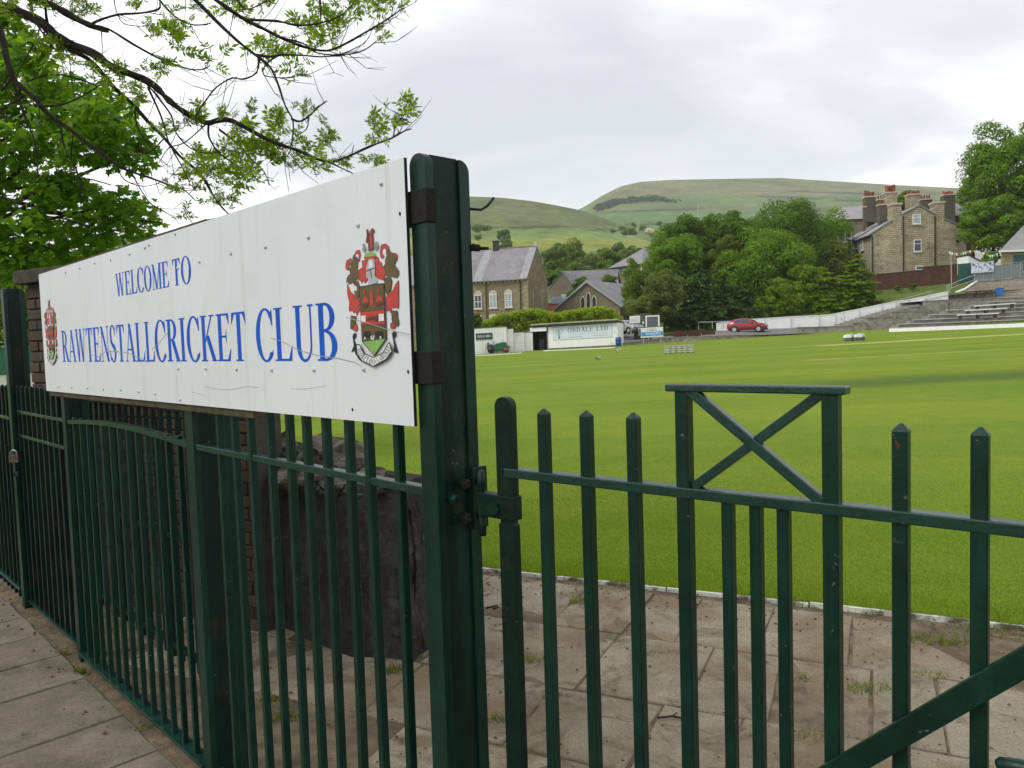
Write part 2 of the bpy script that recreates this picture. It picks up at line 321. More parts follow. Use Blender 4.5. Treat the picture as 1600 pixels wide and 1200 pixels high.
def slab_mesh(w, l, h, seed):
    r = random.Random(seed); mb = MB(); n = 3
    ring = []
    for (ax, ay), (bx, by) in zip([(-1, -1), (1, -1), (1, 1), (-1, 1)], [(1, -1), (1, 1), (-1, 1), (-1, -1)]):
        for k in range(n):
            q = k/n; ring.append(((ax+(bx-ax)*q)*w/2+r.uniform(-.006, .006), (ay+(by-ay)*q)*l/2+r.uniform(-.006, .006)))
    A = [mb.v(x, y, -h) for x, y in ring]; B = [mb.v(x, y, -.007) for x, y in ring]; C = [mb.v(x*.982, y*.982, r.uniform(-.001, .001)) for x, y in ring]; k = len(ring)
    mb.F += [[A[i], A[(i+1) % k], B[(i+1) % k], B[i]] for i in range(k)]+[[B[i], B[(i+1) % k], C[(i+1) % k], C[i]] for i in range(k)]+[C]
    return mb.mesh('flagstone', M_flag)
FO = Vector((-.247, 1.965, 0)); FD = Vector((-.697, .717, 0)).normalized(); FN = Vector((-FD.y, FD.x, 0))   # railing line, FN points to the street (left-back)
if FN.x > 0: FN = -FN
WIDTHS = (.62, .76, .9, .70)
SM = {}
def slab(w, l, h=.05):
    k = (round(w, 2), round(l, 2), random.randrange(3))
    if k not in SM: SM[k] = slab_mesh(w-.012, l-.012, h, hash(k) % 999)
    return SM[k]
ka = math.atan2(KD.y, KD.x); r0 = random.Random(5); row = 0; dist = .09
K0 = Vector((0, yk(0), 0)); nflag = 0
while dist < 6.0:
    l = r0.choice((.6, .6, .75)); a = -4.6+r0.uniform(0, .5)
    while a < 5.2:
        w = r0.choice(WIDTHS); cpt = K0+KD*(a+w/2)-KN*(dist+l/2); a += w
        q = (cpt-FO); inside = q.dot(FN) < -.42 if cpt.x < -.3 else (cpt.y > 1.0 or cpt.x > .4)
        if not inside or cpt.x < -3.4 or cpt.y < .2 or cpt.x > cpt.y*.74+.5: continue
        if cpt.x < -1.9 and cpt.y > 4.9: continue
        if r0.random() < .33:                       # broken flag: two pieces a little apart
            q_ = round(r0.uniform(.35, .65), 1); sk_ = r0.uniform(-.04, .04)
            for s_, ww in ((-1, w*q_), (1, w*(1-q_))):
                cc = cpt+KD*(s_*(w-ww)/2); put('flagstone', slab(ww, l), patio, cc+Vector((0, 0, G0+r0.uniform(-.014, .003))), (r0.uniform(-.014, .014), r0.uniform(-.014, .014), ka+sk_*.6))
            continue
        put('flagstone', slab(w, l), patio, cpt+Vector((0, 0, G0+r0.uniform(-.012, .004))), (r0.uniform(-.011, .011), r0.uniform(-.011, .011), ka+r0.uniform(-.012, .012))); nflag += 1
    dist += l
# white painted kerb edging the grass, in single stones
kerb = thing('kerb', (K0.x, K0.y, G0), 'white painted edging kerb between flagged path and mown grass', 'kerb')
a = -3.4
while a < 4.2:
    w = .9; c0 = K0+KD*(a+w/2)+KN*.005; a += w
    mb = MB(); r1 = random.Random(int(a*100)); z0, z1 = G0-.10, G0+.016
    n = 9; ring = []
    for k in range(n+1): ring.append((-w/2+.006+(w-.012)*k/n, -.011+r1.uniform(-.006, .004)))
    for k in range(n, -1, -1): ring.append((-w/2+.006+(w-.012)*k/n, .011+r1.uniform(-.003, .003)))
    mb.prism(ring, 0, z1-z0, 'z'); me = mb.mesh('edging_stone', MT.get('chipped_white') or paint('chipped_white', (.52, .52, .48), .8, .2, 6, .3, .005, .2, 0, (.10, .09, .06), 5, (.47, .58)))
    put('edging_stone', me, kerb, (c0.x, c0.y, z0+r1.uniform(-.008, .006)), (0, 0, ka))
# pavement on the street side
pav = MB(); A = FO+FN*.05-FD*1.5; B = FO+FN*.05+FD*8; 
pav.poly([tuple(q+Vector((0, 0, G0-.04))) for q in (A, B, B+FN*6, A+FN*6)]); pav = tag(pav.build('pavement', M_soil), kind='structure')
fa = math.atan2(FD.y, FD.x); r0 = random.Random(11); off = .065
m, t, b = mnodes('pavement_flag'); p = pos(t); M_pflag = m; oi = nd(t, 'ShaderNodeObjectInfo').outputs['Random']
c = ramp(t, noise(t, p, 7, 8, .68), [(.25, (.095, .084, .064)), (.5, (.165, .147, .114)), (.75, (.25, .225, .18))])
c = mixc(t, .3, c, ramp(t, oi, [(0, (.09, .083, .064)), (1, (.165, .155, .125))]))
c = mixc(t, nd(t, 'ShaderNodeMapRange', {0: noise(t, p, 2.2, 6, .7, .8), 1: .46, 2: .66}).outputs[0], c, (.085, .075, .050))
c = mixc(t, nd(t, 'ShaderNodeMapRange', {0: noise(t, p, 60, 3, .7), 1: .6, 2: .72}).outputs[0], c, (.07, .062, .048))
c = mixc(t, .7, c, ramp(t, noise(t, p, 130, 3, .75), [(.32, (.45, .42, .38)), (.5, (1.03, .97, .88)), (.72, (1.35, 1.28, 1.15))]), 'MULTIPLY'); t.links.new(c, b.inputs['Base Color']); b.inputs['Roughness'].default_value = .88; bump(t, b, noise(t, p, 60, 6, .7), .5, .01)
SP = {}
while off < 3.2:
    l = .82 if off < .3 else .6; a = -1.0+r0.uniform(0, .3)
    while a < 7.5:
        w = r0.choice((.45, .6, .6)); cpt = FO+FD*(a+w/2)+FN*(off+l/2); a += w
        if cpt.x < -cpt.y*.78-.4 or cpt.y < .9: continue
        k = (w, l)
        if k not in SP: SP[k] = slab_mesh(w-.010, l-.010, .05, int(w*77)); SP[k].materials[0] = M_pflag
        put('flagstone', SP[k], pav, (cpt.x, cpt.y, G0+r0.uniform(-.008, .003)), (r0.uniform(-.006, .006), r0.uniform(-.006, .006), fa+r0.uniform(-.006, .006)))
    off += l
# dirt strip under the railings with bits of litter stone
ds = MB()
for k in range(60):
    s0 = -.9+k*.15
    for q in range(4):
        pass
r0 = random.Random(3); xs = np.linspace(-1.6, 8, 90)
def dcol(s): return [tuple(FO+FD*s+FN*w+Vector((0, 0, G0-.012+r0.uniform(-.012, .012)-(.02 if w < -.36 else 0)))) for w in np.linspace(-.46, .075, 9)]
grid('dirt_strip', list(xs), dcol, M_soil)
# ================================================================== hills
HL = [(-900, 470), (-300, 440), (0, 412), (60, 406), (150, 388), (245, 366), (330, 341), (430, 328), (520, 320), (650, 311), (740, 307), (785, 309), (830, 314), (870, 321), (905, 328), (960, 346), (1020, 364), (1100, 386), (1300, 425), (1700, 455)]
HR = [(300, 420), (700, 375), (850, 345), (905, 327), (920, 319), (940, 306), (970, 291), (1000, 284), (1050, 281), (1100, 280), (1220, 278), (1300, 283), (1400, 289), (1500, 294), (1650, 300), (1900, 320), (2400, 380)]
from mathutils import noise as mno
def nz(x, y, s, sd=0): return mno.fractal(Vector((x*s, y*s, sd)), 1.0, 2.0, 4)
def colat(v):                                   # back to photo coordinates, for laying out the land's own colours
    q = CM.transposed() @ (Vector(v)-CP); return 800+FPX*q.x/-q.z, 600-FPX*q.y/-q.z
def hill(name, crest, r0, R, base, px, colf, shape):
    def f(x):
        c = interp(crest, x); out = [tuple(P(x, 548, r0*.45)), tuple(P(x, 536, r0*.8))]
        for k in range(64):
            tt = k/55; rr = r0+(R-r0)*tt
            if tt <= 1: y = base+(c-base)*shape(tt)
            else: y = c+(tt-1)*130
            pnt = P(x, y, rr); pnt.z += nz(pnt.x, pnt.y, 7/R)*R*.006*min(1, tt*3)*(0 if .93 < tt <= 1.02 else 1); out.append(tuple(pnt))
        return out
    return grid(name, px, f, MT['hill_'+name], colf=colf)
attrmat('hill_near_hill', bscale=.012, bs=.35, bd=3); attrmat('hill_far_hill', bscale=.008, bs=.3, bd=4)
def cl(v):
    x, y = colat(v); n = nz(v[0], v[1], .012, 3); n2 = nz(v[0], v[1], .045, 9)
    y += n*5
    lo = 394 if x < 1100 else 405
    if y < 357-(x-730)*.004: c = np.array((.105, .135, .045))*(1+.35*n2)+np.array((.03, .0, .005))*max(0, n); 
    elif y < 374: c = np.array((.155, .225, .06))*(1+.1*n2)
    elif y < 392 and 560 < x < 1120: c = np.array((.215, .235, .04))*(1+.15*n2)
    else: c = np.array((.09, .145, .04))*(1+.2*n2)
    if y < 330 and x > 840: c = c*.75
    if abs(y-357-(x-800)*.01) < 1.6: c = np.array((.04, .06, .02))
    return tuple(np.clip(c, .01, 1))
hill('near_hill', HL, 320, 900, 425, list(np.linspace(-900, 1700, 260)), cl, lambda q: q**.9)
def cr_(v):
    x, y = colat(v); n = nz(v[0], v[1], .006, 3); n2 = nz(v[0], v[1], .03, 9); y += n*6
    if y < 303: c = np.array((.165, .165, .08))*(1+.2*n2)
    elif y < 331+(x-900)*.012: c = np.array((.125, .17, .065))*(1+.15*n2)
    elif y < 352: c = np.array((.105, .17, .055))*(1+.2*n2)
    else: c = np.array((.12, .16, .055))*(1+.3*n2)
    for (xa, ya), (xb, yb) in (((1180, 306), (1520, 322)), ((1230, 298), (1420, 305)), ((905, 333), (1100, 326)), ((960, 352), (1120, 346))):
        if xa < x < xb and abs(y-n*6-(ya+(yb-ya)*(x-xa)/(xb-xa))) < 1.1: c = np.array((.05, .055, .035))
    return tuple(np.clip(c, .01, 1))
hill('far_hill', HR, 620, 1500, 400, list(np.linspace(300, 2400, 300)), cr_, lambda q: q**.8)
# ================================================================== RAILINGS, POSTS, GATE, SIGN
def fpt(s, n, z): p = FO+FD*s+FN*n; return Vector((p.x, p.y, z))          # s along railing (away), n to the street
class FrR:                                                                # frame on the railing: x = s, y = n
    def __call__(s, x, y, z): return fpt(x, y, z)
fr = FrR()
def dome(x0, x1, z0, z1, r, n=6):                                         # plate outline with rounded top
    pts = [(x0, z0), (x1, z0)]
    pts += [(x1-r+r*math.sin(a), z1-r+r*math.cos(a)) for a in [math.pi/2*(1-k/n) for k in range(n+1)]]
    pts += [(x0+r-r*math.sin(a), z1-r+r*math.cos(a)) for a in [math.pi/2*k/n for k in range(n+1)]]
    return pts
def hpost(name, s0, z1, label, grp, w=.064, deep=.142, front=.02, zb=G0-.05):
    t_ = thing(name, fpt(s0, 0, G0), label, 'post', grp)
    MB(fr).prism(dome(s0, s0+w, zb, z1, w*.46), front, front-.024).build('flange', M_green, t_, bevel=.002)
    # web: recessed channel seen on the end
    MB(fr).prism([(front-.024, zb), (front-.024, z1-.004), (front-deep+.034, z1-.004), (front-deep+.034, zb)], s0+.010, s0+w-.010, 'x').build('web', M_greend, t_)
    pts = [(front-deep+.034, zb), (front-deep+.034, z1-.006)]+[(front-deep+.03-.03*math.sin(a), z1-.036+.03*math.cos(a)) for a in [math.pi/2*k/6 for k in range(7)]]+[(front-deep, zb)]
    MB(fr).prism(pts, s0+.002, s0+w-.002, 'x').build('rear_flange', M_green, t_, bevel=.002)
    return t_
GP = 'channel posts of the railings'
mainp = hpost('gate_post', -.099, 2.060, 'tall dark green channel post with rounded top at right end of sign', GP)
hpost('railing_post', 1.405, 1.95, 'green channel post under the middle of the welcome sign', GP, .075, .155)
hpost('railing_post', 3.17, 1.95, 'narrow green channel post under the left part of the sign', GP, .055, .12)
lp = hpost('gate_post', 4.46, 2.05, 'tall dark green post with padlock left of the sign', GP, .075, .125)
# bits on the main post: bent wire hook, bolts, small lower hook
def onpost(z, n): return fpt(-.102, n, z)
b0 = onpost(1.935, -.130); MB().tube([b0+Vector((-.01, .0, 0)), b0+Vector((.018, .0, -.003)), b0+Vector((.035, -.004, .006)), b0+Vector((.052, -.006, .026))], .0035, 6).build('wire_hook', M_iron, mainp, True)
b0 = onpost(1.835, -.130); MB().tube([b0+Vector((-.01, 0, .003)), b0+Vector((.012, 0, 0))], [.010, .009], 6).tube([b0+Vector((.008, 0, 0)), b0+Vector((.034, -.004, -.002))], .004, 6).build('bolt', M_rust, mainp, True)
b0 = onpost(.90, -.130); MB().tube([b0+Vector((-.005, 0, -.004)), b0+Vector((.012, 0, .0)), b0+Vector((.024, 0, .003)), b0+Vector((.028, 0, -.002)), b0+Vector((.014, 0, -.006))], .0028, 6).build('wire_hook', M_iron, mainp, True)
# hinge block on the end of the main post
hin = []
for z in (1.238, 1.150):
    for n_ in (-.058, -.108):
        c0 = fpt(-.10, n_, z+(.0 if n_ > -.1 else .004)); a = -FD
        MB().tube([c0, c0+a*.016, c0+a*.026], [.0155, .0155, .009], 6).build('bolt', M_rust, mainp)
c0 = fpt(-.10, -.022, 1.205); MB().tube([c0, c0-FD*.014, c0-FD*.020], [.014, .014, .008], 6).build('bolt', M_green, mainp)
MB(fr).box(-.112, -.100, -.135, -.085, 1.115, 1.275).build('hinge_plate', M_greend, mainp, bevel=.003)
# bars ------------------------------------------------------------
def bar_mesh(w, d, z0, z1, point=.018, mat=M_green):
    mb = MB(); h = z1-z0
    A = [mb.v(x, y, 0) for x, y in ((-w/2, -d/2), (w/2, -d/2), (w/2, d/2), (-w/2, d/2))]
    B = [mb.v(x, y, h-point) for x, y in ((-w/2, -d/2), (w/2, -d/2), (w/2, d/2), (-w/2, d/2))]
    mb.F += [A[::-1]]+[[A[k], A[(k+1) % 4], B[(k+1) % 4], B[k]] for k in range(4)]
    if point: T = mb.v(0, 0, h); mb.F += [[B[k], B[(k+1) % 4], T] for k in range(4)]
    else: mb.F += [B]
    me = mb.mesh('bar', mat); bm = bmesh.new(); bm.from_mesh(me)
    bmesh.ops.bevel(bm, geom=[e for e in bm.edges], offset=.0022, segments=1, affect='EDGES'); bm.to_mesh(me); bm.free(); return me
rb = random.Random(2)
def rail(t_, s0, s1, n, z, w=.03, h=.022, mat=M_rail, name='rail'):
    o = MB(); o.bar(fpt(s0, n, z), fpt(s1, n, z), w, h); return o.build(name, mat, t_, bevel=.002)
# panel between main post and middle post
pa = thing('railings', fpt(.65, 0, G0), 'green bar railing panel in front of the dark stone block', 'railing', 'railing panels under the sign')
rail(pa, -.033, 1.404, 0, 1.222); rail(pa, -.033, 1.404, 0, -.075, .045, .012)
bm_ = bar_mesh(.024, .024, -.09, 1.46); bs_ = bar_mesh(.028, .026, -.09, 1.445)
for k, s in enumerate((.0855, .2097, .3277, .4482, .5627, .6771, .8043, .9316, 1.063, 1.205)):
    put('bar', bm_, pa, fpt(s, 0, -.09), (rb.uniform(-.005, .005), rb.uniform(-.005, .005), fa+rb.uniform(-.03, .03)))
put('bar', bar_mesh(.016, .03, -.09, 1.42), pa, fpt(-.028, -.035, -.09), (0, 0, fa))
# panel between middle post and narrow post, slightly arched top rail with bar ends standing through
pb = thing('railings', fpt(2.3, 0, G0), 'green bar railing panel with bowed top rail under the left half of sign', 'railing', 'railing panels under the sign')
pts = [fpt(1.48+(3.168-1.48)*k/12, 0, 1.222+.03*math.sin(math.pi*k/12)) for k in range(13)]
mb = MB()
for a, c in zip(pts, pts[1:]): mb.bar(a, c, .03, .022)
mb.build('rail', M_rail, pb); rail(pb, 1.48, 3.168, 0, -.085, .06, .012)
for k in range(13):
    s = 1.60+k*.122; z = 1.222+.03*math.sin(math.pi*(s-1.48)/1.69)
    if k == 0: bb_ = bar_mesh(.022, .022, -.09, 1.255, .004)
    put('bar', bb_, pb, fpt(s, 0, -.09), (0, 0, fa+rb.uniform(-.03, .03)))
# gate leaf folded back behind that panel
pc = thing('folded_gate', fpt(2.4, -.3, G0), 'second row of green bars, gate folded back behind the left railing', 'gate')
for z in (1.30, .62, .02): rail(pc, 2.25, 3.95, -.30, z, .03, .024, M_greend)
bc_ = bar_mesh(.026, .02, -.05, 1.42, .0, M_greend)
for k in range(15): put('bar', bc_, pc, fpt(2.30+k*.112, -.30, -.05), (0, 0, fa+rb.uniform(-.03, .03)))
for s in (2.25, 3.95): put('stile', bar_mesh(.045, .04, -.06, 1.46, .0, M_greend), pc, fpt(s, -.30, -.06), (0, 0, fa))
# short piece between narrow post and tall left post
pd = thing('railings', fpt(3.6, 0, G0), 'short railing piece with two rails beside the padlocked post', 'railing', 'railing panels under the sign')
rail(pd, 3.225, 4.46, -.02, 1.22, .025, .02); rail(pd, 3.225, 4.46, -.02, 1.06, .025, .02); rail(pd, 3.225, 4.46, -.02, -.08, .04, .012)
bd_ = bar_mesh(.022, .022, -.09, 1.40, .01, M_greend)
for k in range(10): put('bar', bd_, pd, fpt(3.33+k*.122, -.02, -.09), (0, 0, fa))
# railing going on to the left of the tall post
pe = thing('railings', fpt(5.2, 0, G0), 'dark green railing running on left of the padlocked post', 'railing', 'railing panels under the sign')
rail(pe, 4.57, 6.9, 0, 1.17); rail(pe, 4.57, 6.9, 0, -.02, .05, .02)
be_ = bar_mesh(.024, .024, -.09, 1.40, .016, M_greend)
for k in range(19): put('bar', be_, pe, fpt(4.66+k*.122, 0, -.09), (0, 0, fa))
# padlock and chain
pk = thing('padlock', fpt(4.44, .05, .93), 'brass padlock on a chain, on the tall post at far left', 'padlock')
b0 = P(22, 716, fpt(4.44, .05, 1).y); MB().box(b0.x-.03, b0.x+.035, b0.y-.012, b0.y+.012, b0.z-.03, b0.z+.025).build('body', paint('worn_brass', (.11, .075, .05), .5, .4, 40, .2, .002, .5, .5), pk, bevel=.004)
MB().tube([b0+Vector((.022*math.cos(a), 0, .025+.03*math.sin(a))) for a in [math.pi*k/8 for k in range(9)]], .006, 6).build('shackle', M_alu, pk, True)
b1 = P(26, 740, b0.y); MB().box(b1.x-.018, b1.x+.018, b1.y-.01, b1.y+.01, b1.z-.02, b1.z+.012).build('small_lock', M_iron, pk, bevel=.003)
ch = thing('chain', b0+Vector((0, 0, .04)), 'rusty chain from the padlock to the railing bars', 'chain')
e0, e1 = P(8, 690, b0.y), P(60, 690, b0.y+.05)
path = [e0, e0+Vector((.02, 0, -.06)), b0+Vector((.0, 0, .04)), b0+Vector((.05, .01, .045)), P(45, 700, b0.y+.03), e1]
for (a, c) in zip(path, path[1:]):
    n = max(1, int((c-a).length/.026))
    for k in range(n):
        q = a.lerp(c, (k+.5)/n); dd = (c-a).normalized(); s_ = dd.cross(Vector((0, 1, 0))).normalized() if k % 2 else dd.cross(Vector((0, 0, 1))).normalized()
        MB().tube([q+dd*.016*math.cos(w)+s_*.009*math.sin(w) for w in [2*math.pi*j/8 for j in range(9)]], .0032, 5).build('chain_link', M_rust, ch, True)
# ------------------------------------------------------------------ open gate on the right
GO = P(790, 650, 1.85); q = ray(-650, 577); GD = -Vector((q.x, q.y, 0)).normalized(); GN = Vector((-abs(GD.y), -abs(GD.x), 0))
def gpt(s, n, z): p = GO+GD*s+GN*n; return Vector((p.x, p.y, z))
ga = math.atan2(GD.y, GD.x)
gate = thing('open_gate', gpt(.6, 0, G0), 'open green bar gate with crossed top panel in front of the cricket field', 'gate')
class FrG:
    def __call__(s, x, y, z): return gpt(x, y, z)
fg = FrG()
MB(fg).prism(dome(-.026, .026, 1.20, 1.462, .024), -.011, .011).build('stile', M_greend, gate, bevel=.002)
MB(fg).prism([(-.026, -.05), (.028, -.05), (.026, 1.150), (.020, 1.155), (.020, 1.165), (-.018, 1.165), (-.018, 1.155), (-.024, 1.150)], -.011, .011).build('stile', M_greend, gate, bevel=.002)
hs = MB(fg); hs.box(-.088, .030, -.016, .016, 1.163, 1.222); hs = hs.build('hinge_strap', M_greend, gate, bevel=.003)
c0 = gpt(-.035, .017, 1.19); MB().tube([c0, c0+GN*.012+GD*.01], [.016, .015], 6).build('bolt', M_green, hs)
mb = MB(); mb.tube([Vector((-.085+.0, 1.905, z)) for z in (1.11, 1.145, 1.15, 1.235, 1.24, 1.275)], [.009, .011, .009, .009, .011, .009], 8); mb.build('hinge_knuckle', M_greend, gate, True)
g = MB(fg); g.box(.0, 1.32, -.0165, .0165, 1.268, 1.290); rl = g.build('top_rail', M_rail, gate, bevel=.003)
MB(fg).box(.03, 1.32, -.0165, .0165, .02, .045).build('bottom_rail', M_rail, gate, bevel=.003)
gb = bar_mesh(.025, .025, .03, 1.440, .014)
for s in (.1145, .2365, .3575, .8727, .9902, 1.108, 1.225): put('bar', gb, gate, gpt(s, 0, .03), (rb.uniform(-.002, .002), rb.uniform(-.002, .002), ga+rb.uniform(-.02, .02)))
for s in (.473, .7617): put('bar', bar_mesh(.028, .028, .03, 1.485, 0), gate, gpt(s, 0, .03), (0, 0, ga))
gs_ = bar_mesh(.022, .022, .03, 1.272, 0)
for s in (.5646, .6214, .6743): put('bar', gs_, gate, gpt(s, 0, .03), (0, 0, ga))
MB(fg).box(.440, .790, -.018, .018, 1.484, 1.499).build('panel_cap', M_rail, gate, bevel=.003)
mb = MB(); mb.bar(gpt(.490, .004, 1.487), gpt(.748, .004, 1.288), .020, .020, GN); mb.build('cross_bar', M_rail, gate, bevel=.002)
mb = MB(); mb.bar(gpt(.745, -.006, 1.486), gpt(.490, -.006, 1.290), .018, .020, GN); mb.build('cross_bar', M_rail, gate, bevel=.002)
mb = MB(); mb.bar(gpt(.02, .022, .075), gpt(1.30, .022, 1.315), .040, .012, GN); mb.build('brace', M_green, gate, bevel=.002)
mb = MB(); mb.tube([gpt(1.018, .03, .905), gpt(1.024, .03, .907), gpt(1.05, .03, .91), gpt(1.30, .03, .915)], [.006, .011, .013, .013], 8); mb.build('latch_bolt', M_green, gate, True)
MB(fg).box(1.30, 1.34, -.02, .02, -.02, 1.47).build('stile', M_green, gate, bevel=.002)
# ------------------------------------------------------------------ welcome sign
SL = Vector((-2.670, 4.400, 0)); SR = Vector((-.247, 1.910, 0)); SU = (SR-SL).normalized(); SLEN = (SR-SL).length; SZ0, SZ1 = 1.390, 2.052
SNV = Vector((SU.y, -SU.x, 0))
if SNV.y > 0: SNV = -SNV
class FrS:
    def __call__(s, x, y, z): p = SL+SU*x+SNV*y; return Vector((p.x, p.y, z))
fs_ = FrS()
def suv(x, y):                                  # photo pixel -> (u, z) on the sign face
    d = ray(x, y); k = (SL-CP).dot(SNV)/d.dot(SNV); q = CP+d*k; return (q-SL).dot(SU), q.z
sign = thing('welcome_sign', fs_(SLEN/2, 0, SZ0), 'long white welcome sign with blue lettering and two crests', 'sign')
m_pan = MB(fs_)
nx = 40; ring = []
pv = [[m_pan.v(SLEN*i/nx, -.001-.004*abs(math.sin(i*1.7))*(1 if j in (0, 4) else .4), SZ0+(SZ1-SZ0)*j/4) for j in range(5)] for i in range(nx+1)]
pvb = [[m_pan.v(SLEN*i/nx, -.009, SZ0+(SZ1-SZ0)*j/4) for j in range(5)] for i in range(nx+1)]
# front is kept flat so that lettering lies on it
m_pan = MB(fs_); m_pan.box(0, SLEN, -.006, 0, SZ0, SZ1); m_pan.build('panel', M_sign, sign)
edge = MB(fs_); edge.box(SLEN+.0005, SLEN+.0025, -.007, .0008, SZ0, SZ1); edge.build('edge_trim', M_black, sign)
bt = MB(fs_); bt.box(.03, SLEN-.9, -.055, -.0075, SZ0-.028, SZ0+.05); bt.build('batten', M_wood, sign, bevel=.004)
bt = MB(fs_); bt.box(-.002, SLEN-1.2, -.05, -.0075, SZ1-.06, SZ1+.012); bt.build('batten', M_wood, sign, bevel=.004)
for z in (1.93, 1.535):
    br = MB(fs_); br.box(SLEN-.10, SLEN+.066, -.045, -.012, z-.04, z+.042); br.build('bracket', M_rust, sign, bevel=.003)
RIV = [(596, 287), (482, 371), (415, 386), (361, 396), (312, 409), (560, 352), (227, 387), (203, 397), (233, 383), (148, 411), (125, 419), (103, 426), (278, 461-42), (569, 577), (491, 578), (425, 578), (370, 577), (279, 576), (322, 576), (92, 604), (112, 605), (137, 606), (162, 608), (189, 609), (217, 612), (243, 615), (282, 624)]
rv = MB(); 
rings = [[rv.v(r*math.cos(a), z_, r*math.sin(a)) for a in [2*math.pi*k/10 for k in range(10)]] for r, z_ in ((.0065, 0), (.006, .003), (.003, .0052))]
for A, B in zip(rings, rings[1:]): rv.F += [[A[j], A[(j+1) % 10], B[(j+1) % 10], B[j]] for j in range(10)]
rv.F += [rings[-1]]; rvm = rv.mesh('rivet', paint('rivet_head', (.55, .56, .58), .35, .1, 20, 0, 0, .5, .2), True)
sa = math.atan2(SNV.y, SNV.x)-math.pi/2
for x, y in RIV: u, z = suv(x, y); put('rivet', rvm, sign, fs_(u, .0003, z), (0, 0, sa))
for x, y in ((625, 334), (638, 581), (551, 640), (274, 367+0), (173, 407)):
    u, z = suv(x, y); MB(fs_).prism([(u+.004*math.cos(a), z+.005*math.sin(a)) for a in [2*math.pi*k/8 for k in range(8)]], .0003, .0012).build('screw', M_iron, sign)
# serif capitals drawn from strokes -------------------------------------------------
TK, TN, SE = .150, .042, .032
def arc(cx, cy, rx, ry, a0, a1, wt, wn, n=20):
    out = []; inn = []
    for k in range(n+1):
        a = math.radians(a0+(a1-a0)*k/n); c, s = math.cos(a), math.sin(a)
        out.append((cx+rx*c, cy+ry*s)); inn.append((cx+(rx-wt)*c, cy+(ry-wn)*s))
    return [[out[k], out[k+1], inn[k+1], inn[k]] for k in range(n)]
def rect(x0, x1, y0, y1): return [[(x0, y0), (x1, y0), (x1, y1), (x0, y1)]]
def ser(xc, w, y): return [[(xc-w/2-.075, y), (xc+w/2+.075, y), (xc+w/2+.075, y+SE), (xc-w/2-.075, y+SE)]] if y < .5 else [[(xc-w/2-.075, y-SE), (xc+w/2+.075, y-SE), (xc+w/2+.075, y), (xc-w/2-.075, y)]]
def stem(xc, w=TK, b=True, t=True): return rect(xc-w/2, xc+w/2, 0, 1)+(ser(xc, w, 0) if b else [])+(ser(xc, w, 1) if t else [])
def dg(x0, y0, x1, y1, w): return [[(x0-w/2, y0), (x0+w/2, y0), (x1+w/2, y1), (x1-w/2, y1)]]
def fin(x, y, dx, dy): return [[(x, y), (x, y+dy), (x-dx, y)]]
GL = {}
GL['I'] = (.36, stem(.18)); GL['L'] = (.64, stem(.17)+rect(.17, .60, 0, TN)+[[(.60, 0), (.63, .27), (.61, .27), (.5, TN)]])
GL['E'] = (.64, stem(.17)+rect(.17, .57, 0, TN)+rect(.17, .56, 1-TN, 1)+rect(.2, .45, .5, .5+TN)+[[(.57, 0), (.62, .26), (.60, .26), (.47, TN)], [(.56, 1), (.57, .78), (.55, .78), (.46, 1-TN)], [(.45, .36), (.45, .68), (.40, .52)]])
GL['F'] = (.58, stem(.17)+rect(.17, .54, 1-TN, 1)+rect(.2, .44, .49, .49+TN)+[[(.54, 1), (.56, .76), (.54, .76), (.45, 1-TN)], [(.44, .34), (.44, .68), (.39, .51)]])
GL['T'] = (.64, stem(.32, TK, True, False)+rect(.05, .59, 1-TN, 1)+[[(.05, 1), (.16, 1-TN), (.045, .76), (.03, .76)], [(.59, 1), (.61, .76), (.595, .76), (.48, 1-TN)]])
GL['O'] = (.76, arc(.38, .5, .35, .52, 0, 360, TK*.95, .035, 36)); GL['Q'] = (.76, GL['O'][1]+dg(.42, .02, .62, -.22, .13))
GL['C'] = (.70, arc(.40, .5, .36, .52, 42, 318, TK*1.0, .04, 30)+[[(.65, 1.0), (.66, .68), (.635, .68), (.57, .86)], [(.66, .22), (.675, .22), (.56, .04), (.5, .04)]])
GL['G'] = (.74, GL['C'][1][:30]+rect(.53, .67, .05, .42)+ser(.6, .14, .42)); GL['D'] = (.74, stem(.17)+arc(.26, .5, .43, .50, -90, 90, TK, TN)+rect(.17, .27, 0, TN)+rect(.17, .27, 1-TN, 1))
GL['B'] = (.66, stem(.17)+arc(.29, .755, .28, .245, -90, 90, TK*.95, TN, 14)+arc(.29, .265, .33, .265, -90, 90, TK, TN, 14)+rect(.17, .3, 0, TN)+rect(.17, .3, 1-TN, 1)+rect(.17, .3, .505, .505+TN))
GL['R'] = (.70, stem(.17)+arc(.29, .745, .28, .255, -90, 90, TK*.95, TN, 14)+rect(.17, .3, .49, .49+TN)+rect(.17, .3, 1-TN, 1)+dg(.62, 0, .36, .5, .16)+rect(.5, .70, 0, SE))
GL['P'] = (.62, GL['R'][1][:20]); GL['K'] = (.74, stem(.17)+dg(.24, .42, .56, 1, .055)+dg(.63, 0, .34, .56, .16)+rect(.52, .73, 0, SE)+rect(.45, .66, 1-SE, 1))
GL['A'] = (.74, dg(.09, 0, .37, 1, .045)+dg(.60, 0, .355, 1, .15)+rect(.19, .48, .30, .30+TN)+rect(.0, .19, 0, SE)+rect(.48, .74, 0, SE))
GL['N'] = (.76, dg(.14, 0, .14, .97, .042)+dg(.62, 0, .14, 1, .145)+dg(.62, .0, .62, 1, .042)+rect(.04, .25, 0, SE)+rect(.02, .2, 1-SE, 1)+rect(.51, .73, 1-SE, 1))
